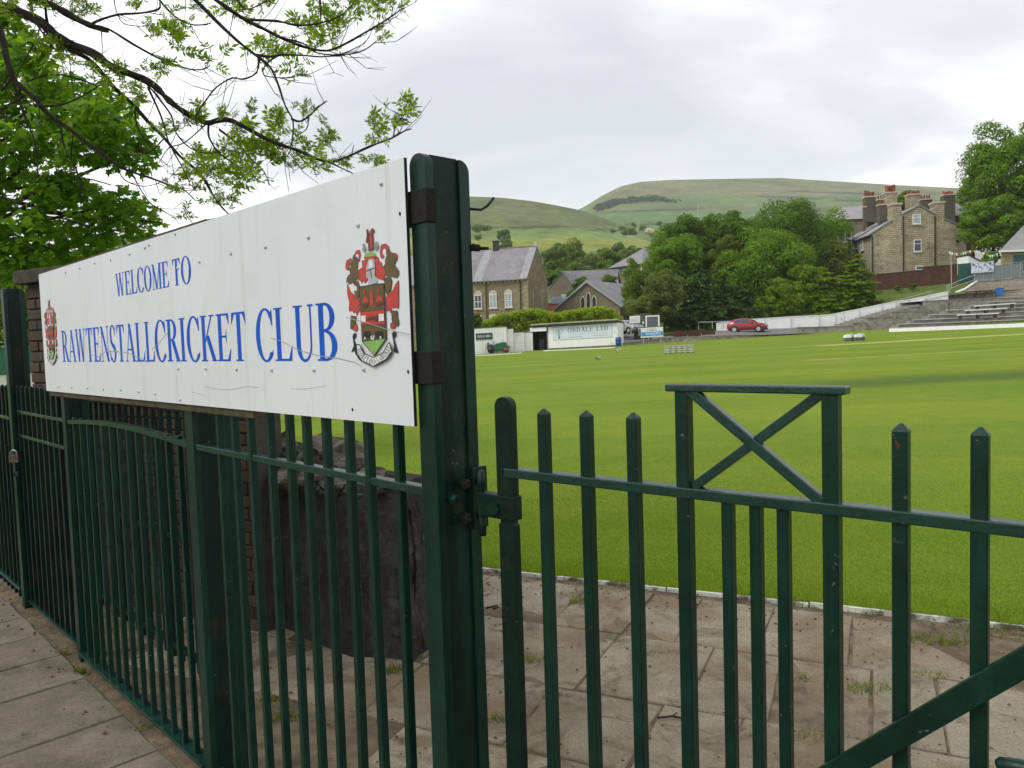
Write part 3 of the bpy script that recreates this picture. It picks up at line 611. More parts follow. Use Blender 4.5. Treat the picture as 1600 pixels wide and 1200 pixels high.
GL['M'] = (.92, dg(.14, 0, .14, .97, .042)+dg(.45, 0, .16, 1, .14)+dg(.45, 0, .74, 1, .045)+stem(.76, .14)+rect(.04, .25, 0, SE)+rect(.02, .22, 1-SE, 1))
GL['W'] = (1.0, dg(.30, 0, .12, 1, .14)+dg(.31, 0, .47, .9, .04)+dg(.68, 0, .49, 1, .14)+dg(.69, 0, .87, 1, .04)+rect(.0, .25, 1-SE, 1)+rect(.38, .60, 1-SE, 1)+rect(.77, .98, 1-SE, 1))
GL['U'] = (.76, rect(.13, .27, .28, 1)+ser(.20, TK, 1)+arc(.38, .30, .25, .32, 180, 360, .14, .05, 16)[:9]+arc(.38, .30, .25, .32, 270, 360, .045, .05, 10)+rect(.585, .63, .28, 1)+ser(.61, .03, 1))
GL['S'] = (.56, arc(.28, .755, .215, .265, 35, 255, .11, .04, 16)+arc(.27, .245, .225, .265, -145, 75, .11, .04, 16)+[[(.07, .66), (.17, .60), (.48, .34), (.42, .26), (.1, .52)]]+[[(.46, 1.0), (.47, .72), (.45, .72), (.40, .88)], [(.05, 0), (.04, .32), (.06, .32), (.11, .12)]])
GL['H'] = (.78, stem(.17)+stem(.61)+rect(.2, .6, .48, .48+TN)); GL[' '] = (.26, []); GL['J'] = (.44, rect(.2, .34, .2, 1)+ser(.27, TK, 1)+arc(.14, .2, .2, .22, 180, 360, .12, .05, 10))
GL['.'] = (.25, rect(.08, .18, .4, .5))
def lettering(txt, fn, u0, u1, z0, z1, mat, parent, name='letter', gap=.0, lay=.0006, split=True):
    tw = sum(GL[c][0]+gap for c in txt)-gap; sc = (u1-u0)/tw; x = 0; allb = MB()
    for c in txt:
        mb = MB() if split else allb
        for k, pl in enumerate(GL[c][1]):
            pl = list(pl)
            mb.F.append([len(mb.V)+j for j in range(len(pl))])
            for a, b_ in pl: mb.V.append(fn(u0+(x+a)*sc, lay+.00003*k, z0+b_*(z1-z0)))
        if split and mb.V: face_to(mb, fn); mb.build(name, mat, parent)
        x += GL[c][0]+gap
    if not split: face_to(allb, fn); allb.build(name, mat, parent)
def face_to(mb, fn): pass
def px_text(txt, xl, xr, yt, yb, gap=0):
    u0, zt = suv(xl, yt); u1, _ = suv(xr, yt); zb = suv(xl, yb)[1]; return u0, u1
u0, _ = suv(181, 444); u1, _ = suv(245, 432); zA = suv(240, 453)[1]; zB = suv(240, 413)[1]
lettering('WELCOME', fs_, suv(181, 444)[0], suv(264, 428)[0], zA, zB, M_blue, sign)
lettering('TO', fs_, suv(269, 425)[0], suv(299, 420)[0], zA, zB, M_blue, sign)
zA = suv(460, 564)[1]; zB = suv(460, 478)[1]
for w, a, b_ in (('RAWTENSTALL', 96, 241), ('CRICKET', 241, 386), ('CLUB', 399, 529)): lettering(w, fs_, suv(a, 530)[0], suv(b_, 525)[0], zA, zB, M_blue, sign)
# crests ----------------------------------------------------------------------------
def flat(name, c): return paint(name, c, .45, .12, 30, 0, 0, .4)
CRC = {'red': flat('crest_red', (.50, .045, .03)), 'gold': flat('crest_gold', (.115, .075, .018)), 'ink': flat('crest_black', (.012, .012, .012)), 'grey': flat('crest_silver', (.42, .43, .44)), 'green': flat('crest_green', (.21, .42, .09)), 'white': flat('crest_white', (.72, .72, .72)), 'drk': flat('crest_brown', (.10, .03, .015)), 'sage': flat('crest_sage', (.22, .28, .2))}
CR = [('red', 'curl', [(165, 290), (175, 250), (200, 245), (210, 280), (200, 330), (188, 325), (195, 285), (180, 270)]), ('red', 'curl', [(98, 370), (105, 325), (135, 305), (145, 330), (125, 345), (120, 395), (105, 390)]),
 ('red', 'mantle', [(222, 325), (258, 318), (262, 470), (240, 492), (232, 470), (222, 492), (210, 470), (195, 465), (190, 400), (225, 375)]),
 ('gold', 'mantle', [(160, 275), (172, 300), (180, 295), (192, 330), (185, 400), (200, 440), (165, 480), (125, 500), (118, 480), (106, 485), (108, 450), (120, 428), (135, 420), (128, 390), (138, 372), (130, 350), (150, 330), (148, 300)]),
 ('red', 'mantle', [(112, 495), (140, 560), (175, 590), (205, 630), (207, 655), (196, 660), (202, 690), (180, 735), (172, 705), (160, 715), (152, 690), (135, 705), (125, 690), (128, 640), (112, 570)]),
 ('gold', 'curl', [(155, 490), (190, 475), (203, 520), (195, 600), (185, 612), (176, 575), (165, 560), (168, 545), (184, 550), (180, 515), (165, 510)]),
 ('gold', 'curl', [(140, 735), (180, 745), (172, 780), (176, 800), (158, 840), (135, 830), (138, 780)]), ('red', 'curl', [(160, 815), (180, 800), (190, 830), (180, 855), (160, 845)]), ('ink', 'tassel', [(150, 890), (160, 868), (178, 865), (182, 890), (165, 915), (175, 940), (182, 1010), (160, 1000), (140, 1012), (160, 960), (155, 915)]),
 ('red', 'curl', [(358, 250), (370, 205), (400, 198), (420, 222), (425, 240), (405, 250), (395, 228), (375, 235), (372, 262), (388, 290), (375, 308), (362, 285)]), ('red', 'curl', [(455, 265), (478, 272), (490, 290), (480, 325), (462, 312)]),
 ('red', 'mantle', [(325, 300), (345, 295), (352, 325), (365, 340), (372, 365), (395, 390), (402, 420), (388, 440), (385, 470), (365, 462), (345, 455), (325, 430)]),
 ('gold', 'mantle', [(405, 252), (425, 235), (440, 255), (452, 275), (472, 298), (482, 322), (465, 350), (480, 372), (497, 395), (497, 430), (480, 450), (440, 440), (400, 432), (402, 400), (385, 370), (400, 345), (398, 320), (410, 290)]),
 ('red', 'mantle', [(495, 470), (497, 660), (488, 682), (475, 668), (462, 678), (450, 665), (440, 715), (430, 690), (408, 700), (405, 600), (430, 560), (455, 545), (472, 500)]),
 ('gold', 'curl', [(392, 470), (410, 446), (435, 450), (446, 480), (440, 530), (422, 560), (420, 592), (405, 560), (395, 520)]), ('gold', 'curl', [(445, 700), (488, 700), (490, 750), (500, 790), (490, 812), (465, 815), (450, 770)]), ('red', 'curl', [(438, 800), (455, 785), (472, 800), (468, 830), (442, 830)]),
 ('ink', 'tassel', [(450, 870), (462, 852), (482, 855), (480, 890), (465, 905), (475, 940), (497, 1012), (478, 1015), (462, 1000), (464, 950), (455, 905)]),
 ('grey', 'helmet', [(275, 312), (295, 303), (312, 312), (322, 360), (320, 430), (342, 488), (300, 500), (268, 527), (275, 465), (255, 440), (258, 370)]), ('ink', 'visor', [(258, 398), (318, 376), (320, 383), (258, 406)]), ('white', 'helmet_light', [(282, 322), (300, 318), (308, 360), (300, 372), (276, 378)]), ('ink', 'visor', [(286, 395), (292, 393), (302, 450), (297, 455)]),
 ('red', 'wreath', [(240, 296), (330, 284), (326, 306), (246, 314)]), ('green', 'wreath', [(246, 282), (262, 262), (312, 256), (326, 272), (328, 285), (244, 297)]),
 ('drk', 'squirrel', [(258, 92), (268, 84), (278, 112), (284, 140), (290, 95), (303, 79), (318, 90), (316, 112), (306, 108), (308, 150), (314, 235), (275, 256), (272, 195), (254, 185), (262, 130)]), ('red', 'squirrel_tail', [(294, 100), (306, 90), (300, 130), (306, 225), (288, 240), (284, 150)]),
 ('sage', 'twig', [(228, 200), (242, 192), (246, 215), (262, 235), (248, 245), (240, 272), (235, 245), (224, 240), (236, 225)]), ('sage', 'twig', [(320, 195), (340, 176), (346, 195), (352, 215), (340, 232), (345, 250), (330, 245), (318, 250), (326, 215)]),
 ('ink', 'shield_edge', [(203, 517), (392, 490), (411, 908), (320, 1040), (227, 932)]), ('gold', 'shield_field', [(210, 523), (387, 498), (393, 688), (216, 703)]), ('red', 'shield_bar', [(216, 708), (394, 692), (402, 798), (220, 806)]), ('gold', 'shield_field', [(221, 811), (403, 803), (406, 903), (233, 927)]), ('green', 'shield_base', [(235, 931), (405, 908), (320, 1031)]),
 ('red', 'stag', [(238, 605), (250, 590), (272, 602), (280, 635), (266, 630), (240, 642), (232, 628)]), ('red', 'stag', [(336, 600), (352, 585), (380, 598), (384, 630), (362, 625), (346, 640), (336, 622)]), ('red', 'spindle', [(286, 580), (294, 555), (305, 550), (314, 575), (314, 640), (303, 672), (290, 655)]), ('drk', 'stag', [(228, 650), (282, 642), (270, 672), (240, 680)]), ('drk', 'stag', [(335, 645), (388, 636), (375, 662), (345, 670)]),
 ('red', 'antler', [(240, 575), (250, 535), (256, 537), (248, 580)]), ('red', 'antler', [(345, 565), (356, 528), (362, 530), (354, 572)]),
 ('white', 'bale', [(222, 738), (258, 733), (258, 783), (224, 786)]), ('white', 'bale', [(357, 724), (395, 720), (398, 774), (358, 778)]), ('drk', 'fox', [(265, 755), (285, 745), (335, 738), (352, 725), (354, 760), (340, 782), (322, 765), (285, 768), (272, 775)]),
 ('ink', 'bull', [(243, 860), (265, 850), (290, 855), (298, 885), (290, 905), (268, 900), (255, 912), (244, 895)]), ('ink', 'bull', [(330, 862), (350, 850), (385, 850), (390, 890), (375, 905), (352, 898), (335, 902)]), ('white', 'bull_face', [(250, 895), (260, 895), (260, 912), (250, 912)]), ('white', 'bull_face', [(296, 888), (328, 884), (322, 915), (302, 915)]), ('white', 'bull_face', [(366, 890), (378, 890), (378, 908), (368, 908)]), ('ink', 'bull_horn', [(305, 890), (320, 888), (314, 906)]),
 ('ink', 'scroll', [(190, 948), (218, 950), (250, 1016), (320, 1046), (390, 1010), (428, 938), (442, 932), (462, 1002), (448, 1030), (420, 1066), (320, 1120), (230, 1076), (214, 1068), (180, 1016)]), ('white', 'scroll', [(196, 956), (214, 957), (246, 1022), (320, 1053), (394, 1017), (432, 946), (438, 944), (455, 1002), (440, 1018), (414, 1058), (320, 1111), (236, 1069), (200, 1020)])]
def cuv(x, y): return suv(520+x/4.8, 340+y/4.8)
uL, _ = suv(68.5, 525); uR, _ = suv(91.5, 525); cxl = (uL+uR)/2; ua, _ = cuv(98, 650); ub, _ = cuv(497, 650); SH = (ua+ub)/2-cxl
for sh, nm in ((0, 'crest'), (SH, 'crest')):
    cb_ = None
    for k, (cm, nme, pl) in enumerate(CR):
        mb = MB(fs_); mb.poly([(cuv(a, b_)[0]-sh, .0005+.00012*k, cuv(a, b_)[1]) for a, b_ in pl])
        if cm in ('red', 'gold', 'green') and nme in ('mantle', 'curl'):     # dark drawn outline under the colour
            cx = sum(a for a, _ in pl)/len(pl); cy = sum(b_ for _, b_ in pl)/len(pl)
            ob = MB(fs_); ob.poly([(cuv(a+(5 if a > cx else -5)*.6, b_+(5 if b_ > cy else -5)*.6)[0]-sh, .0004+.00012*k, cuv(a, b_+(5 if b_ > cy else -5)*.6)[1]) for a, b_ in pl])
        else: ob = None
        if cb_ is None: cb_ = mb.build('crest', CRC[cm], sign); o_ = cb_
        else: o_ = mb.build(nme, CRC[cm], cb_)
        if ob: ob.build(nme+'_outline', CRC['ink'], cb_)
    txt = 'FLORET.QUI.LABORAT'; tot = sum(GL[c][0] for c in txt); x = 0
    path = [(207, 985), (232, 1030), (268, 1062), (320, 1083), (372, 1058), (408, 1020), (440, 968)]
    plen = [0]
    for a, c in zip(path, path[1:]): plen.append(plen[-1]+math.hypot(c[0]-a[0], c[1]-a[1]))
    allb = MB()
    for ci, c in enumerate(txt):
        w = GL[c][0]; sc = plen[-1]/tot; mid_ = (x+w/2)*sc; x += w
        k = max(i for i in range(len(path)-1) if plen[i] <= mid_ or i == 0); q = (mid_-plen[k])/(plen[k+1]-plen[k])
        cx, cy = path[k][0]+(path[k+1][0]-path[k][0])*q, path[k][1]+(path[k+1][1]-path[k][1])*q; an = math.atan2(path[k+1][1]-path[k][1], path[k+1][0]-path[k][0])
        for pl in GL[c][1]:
            allb.F.append([len(allb.V)+j for j in range(len(pl))])
            for a, b_ in pl:
                lx, ly = (a-w/2)*sc*.85, -(b_-.5)*40; wx, wy = cx+lx*math.cos(an)-ly*math.sin(an), cy+lx*math.sin(an)+ly*math.cos(an); uu, zz = cuv(wx, wy); allb.V.append(fs_(uu-sh, .0005+.00012*(len(CR)+1), zz))
    allb.build('motto', CRC['ink'], cb_)
# scratches and grime runs on the face
M_scr = flat('scratch_grey', (.33, .34, .33))
for pth, w in (([(424, 528), (440, 533), (470, 548), (500, 556), (530, 560), (555, 566), (565, 572), (572, 582)], .0022), ([(140, 553), (155, 558), (165, 549), (178, 549), (200, 551), (220, 560), (232, 566)], .003), ([(238, 546), (247, 538), (258, 524), (263, 520)], .0025), ([(320, 604), (340, 608), (360, 609), (385, 604), (405, 605)], .0012), ([(455, 607), (470, 608), (490, 606), (512, 602)], .001), ([(545, 496), (580, 505), (610, 515), (645, 523)], .0022), ([(300, 612), (315, 616), (325, 621)], .001)):
    q = [suv(*a) for a in pth]; mb = MB(fs_)
    for a, c in zip(q, q[1:]): mb.poly([(a[0], .0074, a[1]-w/2), (c[0], .0074, c[1]-w/2), (c[0], .0074, c[1]+w/2), (a[0], .0074, a[1]+w/2)])
    for i in range(len(mb.V)): mb.V[i] = mb.V[i]-SNV*(.0074-(.0079 if 540 < pth[0][0] else .0016))
    mb.build('scratch', M_scr, sign)
# ================================================================== BUILDINGS AND GROUND OBJECTS BEYOND THE FIELD
M_slate = coursed('grey_slate', (1, 0), (.175, .17, .18), (.235, .225, .235), (.10, .10, .105), .35, .22, .01, .6, (.26, .25, .25), .5, .3)
M_slate2 = coursed('pale_slate', (.94, -.34), (.25, .245, .255), (.31, .30, .31), (.13, .13, .135), .4, .25, .01, .6, None, .5, .3)
M_lead = paint('pale_slate_strip', (.245, .24, .25), .6, .15, 1.5, .1, .01, .3)
M_scho = coursed('chapel_stone', (-.95, .31), (.215, .175, .105), (.33, .27, .165), (.12, .10, .065), .62, .26, .025, .9, (.13, .11, .08))
M_schg = coursed('chapel_gable_stone', (.31, .95), (.215, .175, .105), (.33, .27, .165), (.12, .10, .065), .62, .26, .025, .9, (.15, .12, .08))
M_hous = coursed('terrace_stone', (.99, -.14), (.31, .265, .165), (.50, .44, .30), (.13, .115, .08), .62, .26, .032, .9, (.13, .11, .07))
M_housl = coursed('side_stone', (.14, .99), (.27, .24, .17), (.36, .32, .24), (.15, .13, .1), .42, .165, .018, .9)
M_club = coursed('clubhouse_stone', (1, 0), (.33, .28, .15), (.42, .36, .21), (.19, .16, .1), .6, .22, .014, .9)
M_hallst = coursed('hall_stone', (.97, -.25), (.17, .145, .10), (.225, .19, .13), (.12, .10, .075), .5, .2, .014, .9)
M_redb = coursed('red_brick_wall', (.99, -.1), (.085, .034, .025), (.12, .052, .037), (.06, .036, .03), .225, .075, .008, .9, (.16, .09, .04))
M_reta = coursed('retaining_stone', (1, 0), (.33, .28, .235), (.42, .36, .30), (.18, .15, .13), .9, .35, .03, .95, (.22, .18, .15))
M_quo = paint('quoin_stone', (.31, .26, .17), .9, .2, 2, .2, .01, .2)
def hz(x): return 530-.032*(x-800)
def zat(x, y, Y): return P(x, y, Y).z
def wnd(parent, fn, xc, z0, z1, w, pane=M_glass, frame=M_upvc, sill=True, bars=(1, 1), head=None, n='window', d=0.0):
    """a window on a wall whose outward direction is -y of the frame: frame + sill + pane(s)"""
    b_ = .055 if w > .7 else .05
    f = MB(fn); f.box(xc-w/2, xc-w/2+b_*1.4, d-.05, d+.05, z0, z1); f.box(xc+w/2-b_*1.4, xc+w/2, d-.05, d+.05, z0, z1); f.box(xc-w/2+b_*1.4, xc+w/2-b_*1.4, d-.05, d+.05, z0, z0+b_*1.4); f.box(xc-w/2+b_*1.4, xc+w/2-b_*1.4, d-.05, d+.05, z1-b_*1.4, z1)
    for k in range(1, bars[0]+1): x = xc-w/2+w*k/(bars[0]+1); f.box(x-b_/2, x+b_/2, d-.045, d+.045, z0+.05, z1-.05)
    for k in range(1, bars[1]+1): z = z0+(z1-z0)*(k/(bars[1]+1) if bars[1] > 1 or bars[0] else .66); f.box(xc-w/2+.05, xc+w/2-.05, d-.047, d+.043, z-b_/2, z+b_/2)
    f = f.build(n, frame, parent)
    MB(fn).box(xc-w/2+.02, xc+w/2-.02, d-.02, d+.02, z0+.02, z1-.02).build('pane', pane, f)
    if sill: MB(fn).box(xc-w/2-.15, xc+w/2+.15, d-.13, d+.02, z0-.16, z0-.004).build('sill', M_lint, f)
    if head: MB(fn).box(xc-w/2-.1, xc+w/2+.1, d-.04, d+.02, z1+.004, z1+head).build('lintel', M_lint, f)
    return f
# ---- chapel / school with slate roof ---------------------------------------------------
K = P(825, 470, 108); fc = Fr((K.x, K.y, 0), (.95, -.31))          # x to the right along the front (origin = right corner), y away
ev, rg, dp, ln = 10.25, 14.9, 10.4, 26
sch = thing('chapel', (K.x-8, K.y+5, 1), 'long stone chapel with grey slate roof and white arched windows left of the hedge', 'building')
MB(fc).prism([(0, 0), (0, ev), (dp/2, rg-.25), (dp, ev), (dp, 0)], -ln, -.02, 'x').build('wall', M_scho, sch)
MB(fc).prism([(-.02, 0), (-.02, ev), (dp/2, rg-.2), (dp+.02, ev), (dp+.02, 0)], -.03, .03, 'x').build('gable', M_schg, sch)
rf = MB(fc); 
for s in (0, 1):
    a = (-.45 if not s else dp+.45); q = ev-.45*(rg-ev)/(dp/2)+.12
    rf.prism([(a, q), (dp/2, rg+.12), (dp/2, rg), (a, q-.12)], -ln-.3, .05, 'x')
rf = rf.build('roof', M_slate, sch)
def rstrip(x0, x1, off=0.004):
    s = MB(fc); q = lambda y: ev+.12+(y)*(rg-ev)/(dp/2)+.012
    s.poly([(x0, -.44, q(-.44)+off), (x1, -.44, q(-.44)+off), (x1, dp/2, q(dp/2)+off), (x0, dp/2, q(dp/2)+off)]); s.build('verge_strip', M_lead, rf)
rstrip(-1.05, .04); rstrip(-8.0, -6.7)
MB(fc).box(-ln, .05, dp/2-.09, dp/2+.09, rg+.10, rg+.24).build('ridge_tiles', paint('ridge_clay', (.24, .17, .11), .9, .3, 3), rf)
MB(fc).box(-.35, .1, dp/2-.22, dp/2+.22, rg+.05, rg+.75).build('finial', M_lint, rf, bevel=.05)
MB(fc).box(-6.6, -5.85, dp/2-.4, dp/2+.35, rg-.3, rg+1.15).box(-6.7, -5.75, dp/2-.5, dp/2+.45, rg+1.15, rg+1.3).build('chimney', M_sten, rf)
MB(fc).box(-ln, .04, -.42, -.28, ev-.42, ev-.26).build('gutter', M_sten, rf)
for x in (-1.05, -6.15, -11.4): MB(fc).tube([fc(x, -.14, 0)-fc.o+Vector(fc.o) if False else (x, -.14, .5), (x, -.14, ev-.4)], .07, 6).build('downpipe', M_sten, sch)
cv = MB(fc)
for k in range(40): cv.box(-.9-k*.62, -.62-k*.62, -.2, -.022, ev-.62, ev-.42)
cv.build('corbel_course', M_lint, sch)
for k in range(14): MB(fc).box(-.75 if k % 2 else -.5, .045, -.05, .3, 1.2+k*.62, 1.2+k*.62+.56).build('quoin', M_quo, sch)
for i, px_ in enumerate((747, 770.5, 794.5, 723, 700)):
    q = fc.o; d = ray(px_, 465); 
    tt = (Vector((K.x, K.y, 0))-CP).dot(fc.v)/d.dot(fc.v); x = (CP+d*tt-fc.o).dot(fc.u)
    z1 = 8.05; w = wnd(sch, fc, x, z1-1.95, z1, 1.08, M_glass if i in (0, 3) else M_curt, bars=(1, 1), sill=True, d=-.06)
    ap = MB(fc); pts = [(x+.62*math.cos(a), z1+.0+.62*math.sin(a)) for a in [math.pi*k/10 for k in range(11)]]; ap.prism(pts, -.07, .02); ap.build('arch', M_lint, sch)
    wnd(sch, fc, x-.1, 3.2, 4.95, 1.08, M_glass if i == 0 else M_curt, bars=(1, 1), d=-.06)
    ap = MB(fc); pts = [(x-.1+.62*math.cos(a), 4.955+.3*math.sin(a)) for a in [math.pi*k/10 for k in range(11)]]; ap.prism(pts, -.07, .02); ap.build('arch', M_lint, sch)
fgab = Fr(fc(0.035, 0, 0), (fc.v.x, fc.v.y))
for y in (2.7, 7.3): wnd(sch, fgab, y, 5.6, 8.6, .55, M_glass, M_lint, bars=(0, 1), d=-.04)
# ---- hall with three lancets -----------------------------------------------------------
K = P(869, 482, 118); R_ = P(969, 477, 112); u = (R_-K); wd = math.hypot(u.x, u.y); fh = Fr((K.x, K.y, 0), (u.x, u.y))
apx = P(918, 441, 115); za = apx.z; ze1 = zat(869, 484, 118); ze2 = zat(969, 478, 112); xa = (apx-fh.o).dot(fh.u)
hall = thing('church_hall', (apx.x, apx.y+5, 1), 'low stone hall with three lancet windows in its gable, behind the hedge', 'building')
MB(fh).prism([(0, 0), (0, ze1), (xa, za), (wd, ze2), (wd, 0)], 0, 11).build('wall', M_hallst, hall)
rf = MB(fh); rf.prism([(-.4, ze1-.25), (xa, za+.05), (xa, za+.3), (-.5, ze1)], -.25, 12); rf.prism([(xa, za+.05), (wd+.4, ze2-.25), (wd+.5, ze2), (xa, za+.3)], -.25, 12); rf = rf.build('roof', M_slate, hall)
MB(fh).prism([(-.45, ze1-.28), (xa, za-.08), (wd+.45, ze2-.28), (wd+.45, ze2-.02), (xa, za+.32), (-.45, ze1-.02)], -.33, -.252).build('barge', paint('grey_barge', (.30, .31, .32), .7, .1, 2), rf)
for k, (dx, hh) in enumerate(((-.95, 2.0), (0, 2.55), (.95, 2.0))):
    x = xa+.15+dx; zb = za-4.1
    pts = [(x-.42, zb-.1), (x+.42, zb-.1), (x+.42, zb+hh-.5), (x+.22, zb+hh-.05), (x, zb+hh+.18), (x-.22, zb+hh-.05), (x-.42, zb+hh-.5)]
    w = MB(fh); w.prism(pts, -.10, -.01); w = w.build('lancet_window', M_lint, hall)
    pts = [(x-.27, zb+.05), (x+.27, zb+.05), (x+.27, zb+hh-.52), (x+.12, zb+hh-.15), (x, zb+hh-.02), (x-.12, zb+hh-.15), (x-.27, zb+hh-.52)]
    MB(fh).prism(pts, -.13, -.10).build('pane', M_glass, w)
# ---- house behind the hall --------------------------------------------------------------
K = P(860, 462, 140); fb = Fr((K.x, K.y, 0), (.93, -.36)); za = zat(879, 426, 141); ze = zat(860, 452, 140)
hb = thing('stone_house', (K.x+4, K.y+3, 1), 'stone house with long grey roof behind the three-lancet hall', 'building')
MB(fb).prism([(0, 0), (0, ze), (2.6, za), (5.6, ze), (5.6, 0)], 0, .5).build('gable', M_hallst, hb)
MB(fb).box(.3, 11, .55, 6.5, 0, ze+.4).build('wall', M_hallst, hb)
rf = MB(fb); rf.poly([(2.3, -.2, za+.1), (11.6, 4.2, za+.2), (12.2, 2.0, ze-.4), (5.2, -.3, ze-.6)]); rf.poly([(2.3, -.2, za+.1), (11.6, 4.2, za+.2), (11.6, 7.5, ze), (-.3, 6.5, ze-.3), (-.3, -.1, ze-.1)]); rf.build('roof', M_slate, hb)
wnd(hb, fb, 2.9, ze-2.4, ze-1.1, 1.6, M_curt, bars=(1, 0), d=-.06)
# ---- hipped house -----------------------------------------------------------------------
K = P(956, 440, 150); R_ = P(1004, 440, 143); u = R_-K; wd = math.hypot(u.x, u.y); fq = Fr((K.x, K.y, 0), (u.x, u.y)); ze = zat(957, 417, 150)-.2; za = zat(1000, 390, 150)
hp = thing('hipped_house', (K.x+3, K.y+4, 1), 'stone house with pyramid hipped slate roof left of the big trees', 'building')
MB(fq).box(0, wd, 0, 9, 0, ze).build('wall', M_hallst, hp)
rf = MB(fq); o_ = .55; A_ = (-o_, -o_, ze-.05); B_ = (wd+o_, -o_, ze-.05); C_ = (wd+o_, 9+o_, ze-.05); D_ = (-o_, 9+o_, ze-.05); T1 = (wd*.62, 3.6, za); T2 = (wd*.66, 5.4, za)
rf.poly([A_, B_, T1]); rf.poly([B_, C_, T2, T1]); rf.poly([C_, D_, T2]); rf.poly([D_, A_, T1, T2]); rf.poly([A_, D_, C_, B_]); rf.build('roof', M_slate, hp)
wnd(hp, fq, 1.55, ze-2.0, ze-.55, 1.15, M_curt, bars=(1, 0), d=-.05); wnd(hp, fq, 3.5, ze-1.35, ze-.6, .7, M_curt, bars=(0, 0), d=-.05)
MB(fq).tube([(wd-.1, -.12, 1), (wd-.1, -.12, ze)], .12, 6).build('downpipe', M_upvc, hp)
# small outbuildings between
o_ = P(871, 468, 128); vn = thing('grey_shed', (o_.x, o_.y, o_.z-2), 'small grey shed with sloping front between chapel and hall', 'shed')
fv = Fr((o_.x-1.2, o_.y, o_.z-2), (1, 0)); MB(fv).prism([(0, 0), (0, 1.6), (.5, 2.5), (1.9, 2.5), (2.6, 1.5), (2.6, 0)], 0, 2.5).build('body', paint('blue_grey_panel', (.22, .24, .27), .5, .15, 2), vn); MB(fv).box(2.65, 3.9, .5, 2.2, .8, 2.1).build('lean_to', M_white, vn)
o_ = P(865, 481, 122); og = thing('garden_shed', (o_.x, o_.y, o_.z-1.5), 'orange brick outhouse with low roof beside the chapel gable', 'shed')
fv = Fr((o_.x-1.2, o_.y, o_.z-1.6), (1, -.1)); MB(fv).box(0, 2.9, 0, 2, 0, 2.3).build('wall', paint('orange_brick', (.30, .09, .045), .9, .2, 4), og); MB(fv).prism([(-.1, 2.25), (3, 2.1), (3, 2.25), (-.1, 2.45)], -.1, 2.1).build('roof', M_slate, og)
# ---- sheds along the boundary ------------------------------------------------------------
K = P(857, 545, 82); R_ = P(965, 539.5, 79.5); u = R_-K; wd = math.hypot(u.x, u.y); fo = Fr((K.x, K.y, zf(K.x, K.y)), (u.x, u.y)); sl_ = R_.z-K.z
tilt = (zf(R_.x, R_.y)-zf(K.x, K.y))/wd
class FrT:
    def __init__(s, f, k): s.f = f; s.k = k; s.o = f.o; s.u = f.u; s.v = f.v
    def __call__(s, x, y, z): return s.f(x, y, z+s.k*x)
ft = FrT(fo, tilt); hh = 2.42
sh = thing('white_shed', (K.x+3.5, K.y+1.5, fo.o.z), 'long white shed wall carrying a pale blue banner', 'shed')
MB(ft).box(0, wd, 0, 3.2, -.2, hh).build('wall', M_whitew, sh)
MB(ft).prism([(-.35, hh+.25), (3.5, hh+.02), (3.5, hh+.16), (-.35, hh+.40)], -1.8, wd+.1, 'x').build('roof', paint('mossy_felt', (.30, .33, .20), .9, .3, 1.5), sh)
MB(ft).box(-1.75, wd+.06, -.30, -.10, hh+.02, hh+.22).build('fascia', M_sten, sh)
MB(ft).box(0, wd, -.045, -.004, -.05, .14).build('plinth', paint('splashed_plinth', (.14, .14, .11), .9, .4, 3), sh)
bx0, bx1, bz0, bz1 = wd*.075, wd*.93, hh*.40, hh*.96
bn = thing('banner', ft((bx0+bx1)/2, -.05, bz0), 'pale blue lettered banner with a tree emblem on the white shed', 'banner')
MB(ft).box(bx0, bx1, -.03, -.006, bz0, bz1).build('sheet', paint('pale_banner', (.60, .66, .71), .6, .04, 2, 0, 0), bn)
M_ltx = paint('slate_blue_print', (.085, .11, .16), .6, .1, 3, 0, 0); M_ltg = paint('pale_print', (.33, .38, .43), .6, .1, 3, 0, 0); M_ltr = paint('teal_print', (.20, .40, .40), .6, .2, 5, 0, 0)
W_ = bx1-bx0; Hh = bz1-bz0; lf = lambda x, y, z: ft(x, -.032-y, z)
fw = MB(ft)
for a in ((bx0, bx1, bz0, bz0+.03), (bx0, bx1, bz1-.03, bz1), (bx0, bx0+.03, bz0, bz1), (bx1-.03, bx1, bz0, bz1)): fw.box(a[0], a[1], -.034, -.031, a[2], a[3])
fw.build('border', M_ltg, bn)
lettering('OBDALE', lf, bx0+W_*.25, bx0+W_*.685, bz0+Hh*.53, bz0+Hh*.90, M_ltx, bn, gap=.06)
lettering('LTD', lf, bx0+W_*.735, bx0+W_*.935, bz0+Hh*.53, bz0+Hh*.90, M_ltx, bn, gap=.06)
lettering('CHARTERED ACCOUNTANTS', lf, bx0+W_*.27, bx0+W_*.93, bz0+Hh*.33, bz0+Hh*.43, M_ltg, bn, 'small_print', .12, split=False)
MB(ft).box(bx0+W_*.26, bx0+W_*.5, -.034, -.031, bz0+Hh*.14, bz0+Hh*.19).build('small_print', M_ltg, bn); MB(ft).box(bx0+W_*.68, bx0+W_*.92, -.034, -.031, bz0+Hh*.17, bz0+Hh*.21).build('small_print', M_ltg, bn)
tx, tz = bx0+W_*.105, bz0+Hh*.52; te = MB(ft)
for k in range(46):
    a = rb.uniform(0, 6.28); r = math.sqrt(rb.random()); x, z = tx+r*.46*math.cos(a), tz+.15+r*.38*math.sin(a); te.box(x-.05, x+.05, -.034-.0001*k, -.031, z-.035, z+.035)
te.build('tree_emblem', M_ltr, bn); MB(ft).prism([(tx-.09, bz0+.14), (tx+.09, bz0+.14), (tx+.035, tz), (tx-.035, tz)], -.036, -.031).build('tree_emblem', M_ltx, bn)
